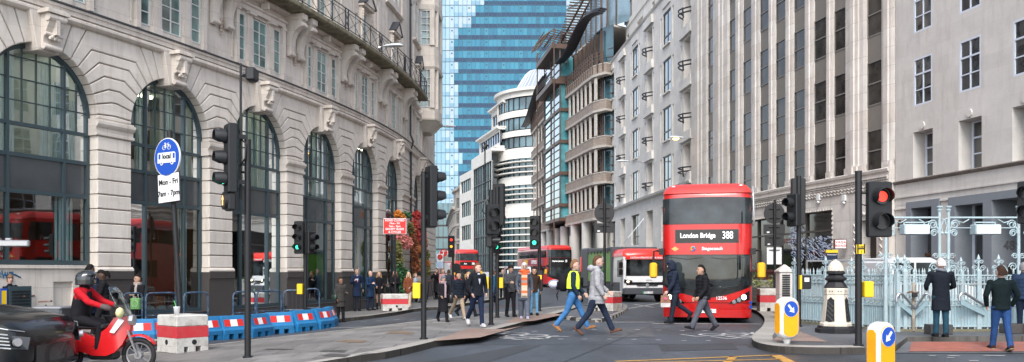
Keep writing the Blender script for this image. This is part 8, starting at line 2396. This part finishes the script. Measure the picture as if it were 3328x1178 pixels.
b = MB(); b.tube([S(tor(.862) + Vector((.046 * math.cos(a), .044 * math.sin(a) - .006, .006 * math.sin(2 * a)))) for a in np.linspace(0, 2 * PI, 13)], .02 * U, 8); b.build('neck_gaiter', cmat((.14, .14, .15)), gp_['t'], smooth=True)
b = MB(); c_ = tor(.56, .075, -.045); b.M = None; b.cbox(*[v * U for v in (-.118, -.108, -.045, .03, .50, .60)], .006); b.build('pocket', cmat((.27, .27, .29)), gp_['t'])
hb = person(2192, 1053, 200, -78, 'hooded man in navy puffer jacket walking left past the bus with a carrier bag', legs=(10, 0, -22, 34), arms=((14, 20, 6, 4), (-20, 14, 8, 0)), top=('puffer', (.016, .022, .04)), legc=(.018, .024, .038), shoe=K, hair=('hood', (.016, .022, .04)), vox=.012, lean=7)
tb2 = thing('carrier_bag', 'brown and white carrier bag with pink print hanging from the hooded man in navy', 'bag', (0, 0, 0));
p_ = at(2162, 958, hb['t'].location.y - .25); tb2.location = (p_.x, p_.y, p_.z - .36)
b = MB(); b.loft([[(-.13, -.05, 0), (.13, -.05, 0), (.13, .05, 0), (-.13, .05, 0)], [(-.14, -.055, .12), (.14, -.055, .12), (.14, .055, .12), (-.14, .055, .12)]]); b.build('bag_base', cmat((.5, .48, .47)), tb2)
b = MB(); b.loft([[(-.14, -.055, .12), (.14, -.055, .12), (.14, .055, .12), (-.14, .055, .12)], [(-.12, -.03, .34), (.12, -.03, .34), (.12, .03, .34), (-.12, .03, .34)]]); b.build('bag_side', cmat((.22, .12, .08)), tb2)
b = MB(); b.tube([(-.05, 0, .33), (0, 0, .46), (.05, 0, .33)], .008, 5); b.build('bag_handle', cmat((.5, .48, .47)), tb2)
b = MB(); b.disc((.0, -.05, .24), (0, 1, 0), .045, .02, 12); b.build('bag_print', cmat((.5, .1, .2)), tb2)
person(2285, 1076, 214, -76, 'man in black puffer jacket and wide grey trousers striding left past the bus', legs=(27, 4, -26, 6), arms=((4, 34, 8, 8), (-4, 34, 8, 8)), top=('puffer', K), legc=(.075, .08, .10), shoe=K, hair=('short', (.012, .01, .01)), skin='tan', vox=.012, legw=1.18, lean=4)
ov = person(3058, 1098, 250, 172, 'white haired man in long black overcoat and grey scarf standing with his back to us', h=.12, legs=(3, 0, -3, 2), arms=((12, 62, 16, 18), (12, 62, 16, 18)), top=('coat', (.010, .013, .02)), legc=(.018, .055, .085), shoe=K, hair=('fringe', (.45, .42, .42)), skin='pale', vox=.012, slim=1.12, pitch=12)
b = MB(); S = ov['S']; tor = ov['tor']; U = ov['U']; b.tube([S(tor(.856) + Vector((.05 * math.cos(a), .046 * math.sin(a), .008 * math.sin(2 * a)))) for a in np.linspace(0, 2 * PI, 13)], .02 * U, 8); b.build('scarf', cmat((.17, .19, .22)), ov['t'], smooth=True)
person(3254, 1140, 270, 176, 'dark haired man in bottle green jacket and blue jeans walking away, hands in pockets', h=.03, legs=(12, 0, -10, 8), arms=((-4, 30, 20, 16), (-4, 30, 20, 16)), top=('jacket', (.005, .011, .013)), legc=(.02, .055, .16), shoe=(.03, .015, .012), sole=(.25, .18, .12), hair=('short', (.035, .02, .014)), vox=.012, slim=1.14)
person(3328, 1085, 225, 150, 'person in navy quilted jacket cut by the right edge behind the fence post', h=.12, legs=(5, 0, -5, 2), top=('puffer', (.02, .035, .07)), legc=navy, hair=('beanie', (.2, .2, .21)), vox=.03)
gm_ = person(1552, 1063, 202, 28, 'man with glasses, black zipped jacket and white sneakers walking, hands in pockets, head turned', h=.12, legs=(8, 2, -24, 20), arms=((-6, 36, 14, 10), (-6, 36, 14, 10)), top=('jacket', (.010, .012, .017)), legc=(.014, .022, .05), shoe=(.42, .42, .44), sole=(.6, .6, .6), hair=('short', (.13, .055, .03)), vox=.012, yaw=38, shirt=((.45, .47, .55),))
e = MB(); HP = gm_['HP']
for sx in (-1, 1): e.tube([HP(sx * .018 + .013 * math.cos(a), .052, .006 + .010 * math.sin(a)) for a in np.linspace(0, 2 * PI, 13)], .0016, 4)
e.tube([HP(-.006, .053, .008), HP(.006, .053, .008)], .0016, 4); e.build('glasses', m_blk, gm_['t'])
person(1660, 1031, 164, 22, 'bearded man with curly dark hair and grey jacket looking down at his phone', h=.12, legs=(5, 0, -8, 6), arms=((16, 80, 8, 22), (16, 80, 8, 22)), top=('jacket', (.055, .058, .065)), legc=K, shoe=K, hair=('curly', (.015, .012, .012)), skin='tan', pitch=22, vox=.012)
hs_ = person(1704, 1037, 178, 4, 'woman in white headscarf and long grey coat with a big orange striped scarf', h=.12, legs=(8, 0, -8, 8), arms=((-6, 14, 14, 0), (-4, 30, 14, 6)), top=('coat', (.075, .09, .12)), legc=(.10, .115, .15), legw=1.35, shoe=(.3, .3, .4), sole=(.5, .5, .5), hair=('wrap', (.55, .52, .52)), skin='tan', pitch=10, vox=.012, female=True)
b = MB(); S = hs_['S']; tor = hs_['tor']; U = hs_['U']
stripes = [(.60, .10, .025), (.52, .40, .28), (.62, .11, .03), (.30, .22, .19), (.62, .12, .03), (.55, .44, .32), (.58, .48, .36), (.62, .14, .04), (.5, .42, .33)]
mm_ = [mat('scarf_stripe_%d' % i, c, .9, bump=.4, bscale=60) for i, c in enumerate(stripes)]
b.tube([S(tor(.846) + Vector((.075 * math.cos(a), .068 * math.sin(a) - .008, .012 * math.sin(2 * a)))) for a in np.linspace(0, 2 * PI, 17)], .030 * U, 8, 0)
b.tube([S(tor(.825) + Vector((.098 * math.cos(a), .072 * math.sin(a) - .008, -.012 + .012 * math.sin(a)))) for a in np.linspace(0, 2 * PI, 17)], .024 * U, 8, 3)
for k in range(9):
    z0, z1 = .83 - k * .047, .83 - (k + 1) * .047
    b.loft([[S(tor(z, y_, x_) if z > .5 else tor(.5, y_, x_) + Vector((0, 0, z - .5))) for (x_, y_) in ((-.062 + (.03 * (k == 0)), .10), (.045, .10), (.045, .122), (-.062, .122))] for z in (z0, z1)], k % 9)
for k in range(9): x_ = -.060 + .013 * k; b.tube([S(tor(.5, .11, x_) + Vector((0, 0, -.09))), S(tor(.5, .11, x_ * 1.1) + Vector((0, 0, -.13)))], .004 * U, 4, 8)
b.build('scarf', mm_, hs_['t'])
person(1736, 1026, 152, 8, 'woman in dark brown jacket and light blue jeans with black boots', h=.12, legs=(8, 0, -6, 4), arms=((-10, 14, 12, 0), (8, 50, 8, 14)), top=('jacket', (.035, .022, .016)), legc=(.10, .24, .38), legw=.85, shoe=K, hair=('long', (.02, .012, .01)), skin='tan', vox=.012, female=True, yaw=-10)
person(1490, 1040, 156, 30, 'man in black puffer jacket and beige trousers walking among the group', h=.12, legs=(22, 2, -30, 14), arms=((-8, 30, 10, 6), (0, 34, 10, 8)), top=('puffer', (.010, .014, .022)), legc=(.32, .25, .18), shoe=(.5, .5, .5), hair=('short', (.012, .01, .01)), skin='tan', vox=.012, yaw=10)
person(1522, 1030, 144, 60, 'blonde ponytail woman in black behind the man in the black zipped jacket', h=.12, legs=(20, 2, -26, 20), arms=((-10, 20, 6, 0), (14, 30, 6, 0)), top=('jacket', K), legc=K, shoe=K, hair=('pony', (.35, .22, .11)), female=True, vox=.03)
wb_ = person(1441, 1047, 148, 24, 'woman in grey beanie, lilac scarf and long black coat carrying a black handbag', h=.12, legs=(10, 0, -20, 14), arms=((-6, 22, 10, 0), (4, 50, 8, 8)), top=('long', K), legc=K, shoe=K, hair=('beanie', (.12, .15, .18)), scarf=((.32, .24, .27), .52), skin='tan', female=True, vox=.012)
q_ = world_of(wb_, wb_['tor'](.52, .04, .13)); hb_ = thing('handbag', 'black leather handbag at the side of the woman in the grey beanie', 'bag', tuple(q_), R(24))
b = MB(); b.cbox(-.05, .07, -.15, .15, -.16, .1, .03); b.build('bag_body', mat('leather_black', (.012, .012, .013), .35), hb_, smooth=60); b = MB(); b.tube([(0, -.1, .1), (-.02, -.05, .5), (-.03, .05, .5), (0, .1, .1)], .012, 5); b.build('strap', mat('leather_black', (.01, .01, .01), .4), hb_)
pw_ = person(1107, 1048, 142, 36, 'woman in long dark puffer coat with green handbag looking up from her phone', legs=(4, 0, -2, 2), h=.0, arms=((12, 76, 6, 12), (-4, 30, 10, 4)), top=('coat', (.045, .042, .04), 'puff'), legc=K, shoe=K, hair=('bun', (.02, .014, .012)), skin='brown', vox=.012, female=True)
q_ = world_of(pw_, pw_['tor'](.56, -.02, -.15)); hb_ = thing('handbag', 'dark green handbag on the arm of the woman in the puffer coat', 'bag', tuple(q_), R(36))
b = MB(); b.cbox(-.05, .05, -.16, .16, -.12, .08, .03); b.build('bag_body', mat('leather_green', (.02, .045, .035), .4), hb_, smooth=60); b = MB(); b.tube([(0, -.12, .08), (.0, 0, .25), (0, .12, .08)], .012, 5); b.build('strap', mat('leather_green', (.02, .04, .03), .4), hb_)
q_ = world_of(pw_, pw_['A']['L'][2] + pw_['A']['L'][3] * .06); ph = thing('phone', 'mobile phone in the hand of the woman in the puffer coat', 'phone', tuple(q_), R(36)); b = MB(); b.cbox(-.035, .035, -.07, .07, 0, .012, .004); b.build('phone_body', m_blk, ph)
person(1160, 1012, 136, 22, 'suited man with pink tie and long navy coat standing, hand raised', h=.12, legs=(3, 0, -3, 0), arms=((-6, 18, 12, 0), (16, 100, 10, 20)), top=('coat', (.014, .024, .055)), legc=(.02, .022, .03), shoe=K, hair=('short', (.12, .10, .09)), shirt=((.35, .45, .7), (.5, .12, .2)), vox=.012)
person(1203, 1010, 126, 48, 'bald man in knee length blue coat talking to the suited man', h=.12, legs=(4, 0, -4, 0), arms=((10, 60, 8, 20), (20, 80, 10, 20)), top=('coat', (.014, .032, .075)), legc=navy, shoe=K, hair=('bald', None), vox=.012)
person(1232, 1006, 120, 10, 'long haired blonde woman in short black coat and black tights', h=.12, legs=(4, 0, -3, 0), arms=((6, 60, 10, 16), (6, 60, 10, 16)), top=('midcoat', K), legc=K, legw=.62, shoe=K, hair=('long', (.33, .20, .11)), female=True, vox=.03)
person(1284, 985, 100, 5, 'woman in black with folded arms half hidden behind the road closed sign', Y=36.5, h=.12, H=1.62, arms=((14, 86, 8, 40), (14, 86, 8, 40)), top=('midcoat', K), legc=K, hair=('long', (.12, .06, .04)), female=True, vox=.03)
person(1328, 1001, 114, -8, 'blonde woman in brown fur jacket and cream trousers walking', h=.12, legs=(12, 0, -14, 8), arms=((10, 50, 8, 14), (10, 40, 8, 10)), top=('midcoat', (.16, .05, .025), 'puff'), legc=(.45, .35, .26), legw=1.1, shoe=(.4, .38, .36), hair=('long', (.50, .36, .20)), female=True, vox=.012)
person(1350, 985, 96, 60, 'woman in pale blue coat with a shopping bag beyond the fur jacket', h=.12, top=('coat', (.32, .40, .48)), legc=(.3, .3, .32), hair=('pony', (.3, .2, .12)), female=True, vox=.03)
person(1362, 983, 98, 200, 'person in beige coat and dark cap near the shop tables', h=.12, top=('midcoat', (.28, .22, .17)), legc=K, hair=('beanie', K), vox=.03)
person(1419, 974, 98, -25, 'woman in black beside the bus stop holding up a camera', h=.12, legs=(4, 0, -4, 0), arms=((40, 110, 10, 20), (40, 110, 10, 20)), top=('long', K), legc=K, hair=('long', (.03, .02, .015)), female=True, vox=.03)
person(1440, 975, 100, 10, 'woman in pink top behind the grey beanie', h=.12, top=('midcoat', (.45, .22, .22)), legc=K, hair=('long', (.22, .12, .07)), female=True, vox=.03)
person(1458, 976, 98, 190, 'dark dressed man by the bus stop with his back turned', h=.12, top=('jacket', (.03, .035, .05)), legc=K, hair=('short', (.05, .03, .02)), vox=.03)
person(1634, 973, 96, 4, 'distant man in dark overcoat and scarf walking towards us on the far pavement', h=.12, legs=(12, 0, -12, 8), top=('coat', (.02, .022, .028)), legc=K, hair=('short', (.12, .09, .07)), scarf=((.2, .18, .16),), vox=.03)
person(1605, 985, 104, 150, 'person in blue jacket partly hidden behind the middle signal posts', h=.0, top=('coat', (.02, .08, .15)), legc=navy, hair=('short', (.06, .04, .03)), vox=.03)
person(1882, 982, 95, 190, 'dark figure between the distant bus and the refuse truck', h=.0, top=('coat', K), legc=K, hair=('short', (.05, .03, .02)), vox=.03)
person(1872, 965, 84, 170, 'far pedestrian in brown behind the striding men', h=.0, top=('jacket', (.1, .05, .03)), legc=K, hair=('short', (.03, .02, .02)), vox=.03)
person(2803, 985, 100, -10, 'smiling woman with dark hair just visible over the fence', Y=27.3, h=.0, H=1.60, top=('jacket', (.03, .03, .04)), legc=K, hair=('long', (.03, .02, .015)), female=True, vox=.03)
person(2857, 985, 100, 180, 'red haired person seen over the fence from behind', Y=26.9, h=.0, H=1.60, top=('jacket', (.05, .1, .15)), legc=K, hair=('curly', (.16, .05, .025)), vox=.03)
bw = person(28, 1100, 0, 60, 'woman in brown bobble hat with patterned backpack by the low wall', Y=21.3, h=.12, H=1.62, top=('puffer', (.012, .016, .03)), legc=K, hair=('bobble', (.22, .13, .08)), female=True, vox=.012, arms=pocket)
bk = thing('backpack', 'blue patterned backpack on the woman in the bobble hat', 'backpack', tuple(world_of(bw, bw['tor'](.64, -.14))), R(60)); b = MB(); b.cbox(-.15, .15, -.08, .1, -.14, .22, .05); b.build('bag_body', mat('bag_blue_pattern', (.10, .14, .20), .8, var=.5, vscale=40), bk, smooth=60)
person(292, 1090, 0, 155, 'tall man in navy coat behind the motorcyclist, back turned', Y=22.3, h=.12, H=1.86, top=('coat', (.010, .018, .04)), legc=K, hair=('short', (.012, .01, .01)), skin='dark', vox=.012, arms=pocket)
person(334, 1090, 0, -60, 'woman with high ponytail and shiny black puffer jacket looking down', Y=22.0, h=.12, H=1.72, top=('puffer', K), legc=K, hair=('pony', (.012, .01, .01)), skin='dark', female=True, vox=.012, pitch=25, arms=((20, 70, 8, 14), (20, 70, 8, 14)))
gw_ = person(448, 1080, 0, -12, 'woman in long black coat and tartan scarf with a green shopping bag', Y=23.6, h=.12, H=1.60, top=('long', K), legc=K, hair=('bun', (.02, .014, .012)), skin='tan', scarf=((.35, .30, .28), .60), female=True, vox=.012, yaw=-20, arms=((18, 80, 6, 22), (4, 26, 10, 0)))
gb_ = thing('shopping_bag', 'green paper shopping bag with pale round emblem held by the woman in tartan scarf', 'bag', (xat(441, 23.2), 23.2, at(0, 1006, 23.2).z)); W = 30 / FPX * 23.2 * .5
b = MB(); b.cbox(-W, W, -.06, .06, 0, .30, .01); b.build('bag_body', mat('bag_green', (.14, .34, .10), .6), gb_); b = MB(); b.tube([(.085 * math.cos(a), -.065, .16 + .085 * math.sin(a)) for a in np.linspace(0, 2 * PI, 17)], .008, 4); b.build('emblem', cmat((.45, .6, .4)), gb_); b = MB(); b.tube([(-.07, 0, .30), (-.06, 0, .42), (.0, 0, .46), (.06, 0, .42), (.07, 0, .30)], .008, 4); b.build('handle', cmat((.55, .55, .5)), gb_)
rd = person(262, 1150, 0, 90, 'motorcycle rider in red and black jacket, dark helmet and face mask riding right', Y=15.4, H=1.74, seat=.86, legs=(78, 82, 74, 78), arms=((46, 26, 10, 4), (46, 26, 10, 4)), top=('jacket', (.42, .012, .02)), legc=K, shoe=K, hair=('helmet', (.012, .016, .02)), skin='dark', vox=.012, lean=10, slim=1.1)
rd['t'].location = (MX - .62 - .42, MY, gz(MX))
S = rd['S']; tor = rd['tor']; U = rd['U']
b = MB(); b.loft([[S(p) for p in ell(tor(z), rx, ry, Vector((0, -1, 0)), Vector((1, 0, 0)))] for z, rx, ry in ((.47, .112, .092), (.56, .108, .09), (.66, .112, .088), (.74, .112, .084), (.80, .085, .07))]); b.build('black_vest', cmat(K), rd['t'], smooth=60)
b = MB(); b.tube([S(tor(.83)), S(tor(.87)), S(tor(.905, .012))], [.052 * U, .05 * U, .05 * U], 12); b.build('face_mask', cmat(K), rd['t'], smooth=60)
HP = rd['HP']; b = MB(); b.loft([[HP(.052 * math.cos(a), -.0 + .078 * math.sin(a), u_) for a in np.linspace(R(10), R(170), 12)] + [HP(.046 * math.cos(a), -.0 + .07 * math.sin(a), u_) for a in np.linspace(R(170), R(10), 12)] for u_ in (.012, .03, .05)]); b.build('visor', glass('visor_clear', (.45, .47, .5), .3), rd['t'])
for n_ in 'LR':
    sh, el, wr, d2, sx = rd['A'][n_]; b = MB(); b.tube([S(wr - d2 * .02), S(wr + d2 * .04), S(wr + d2 * .07)], [.026 * U, .032 * U, .024 * U], 10); b.ball(S(wr + d2 * .06), .028 * U, 8); b.build('glove', cmat((.10, .08, .08)), rd['t'], smooth=True)
for i, (px, py) in enumerate(((1250, 1001), (1372, 985), (1396, 975))):
    g = G(px, py, .12); tt = thing('bar_table', ['small round bar table behind the blonde in black', 'bar stool left of the yellow box', 'dark bar stool with red cushion near the bus stop'][i], 'table', tuple(g))
    b = MB(); b.cyl(0, 0, 1.0, 1.04, .28, 16); b.build('table_top', m_wood, tt)
    for k in range(3): a = k * 2.1; b = MB(); b.tube([(.05 * math.cos(a), .05 * math.sin(a), 1.0), (.24 * math.cos(a), .24 * math.sin(a), 0)], .015, 5); b.build('leg', m_blk, tt)
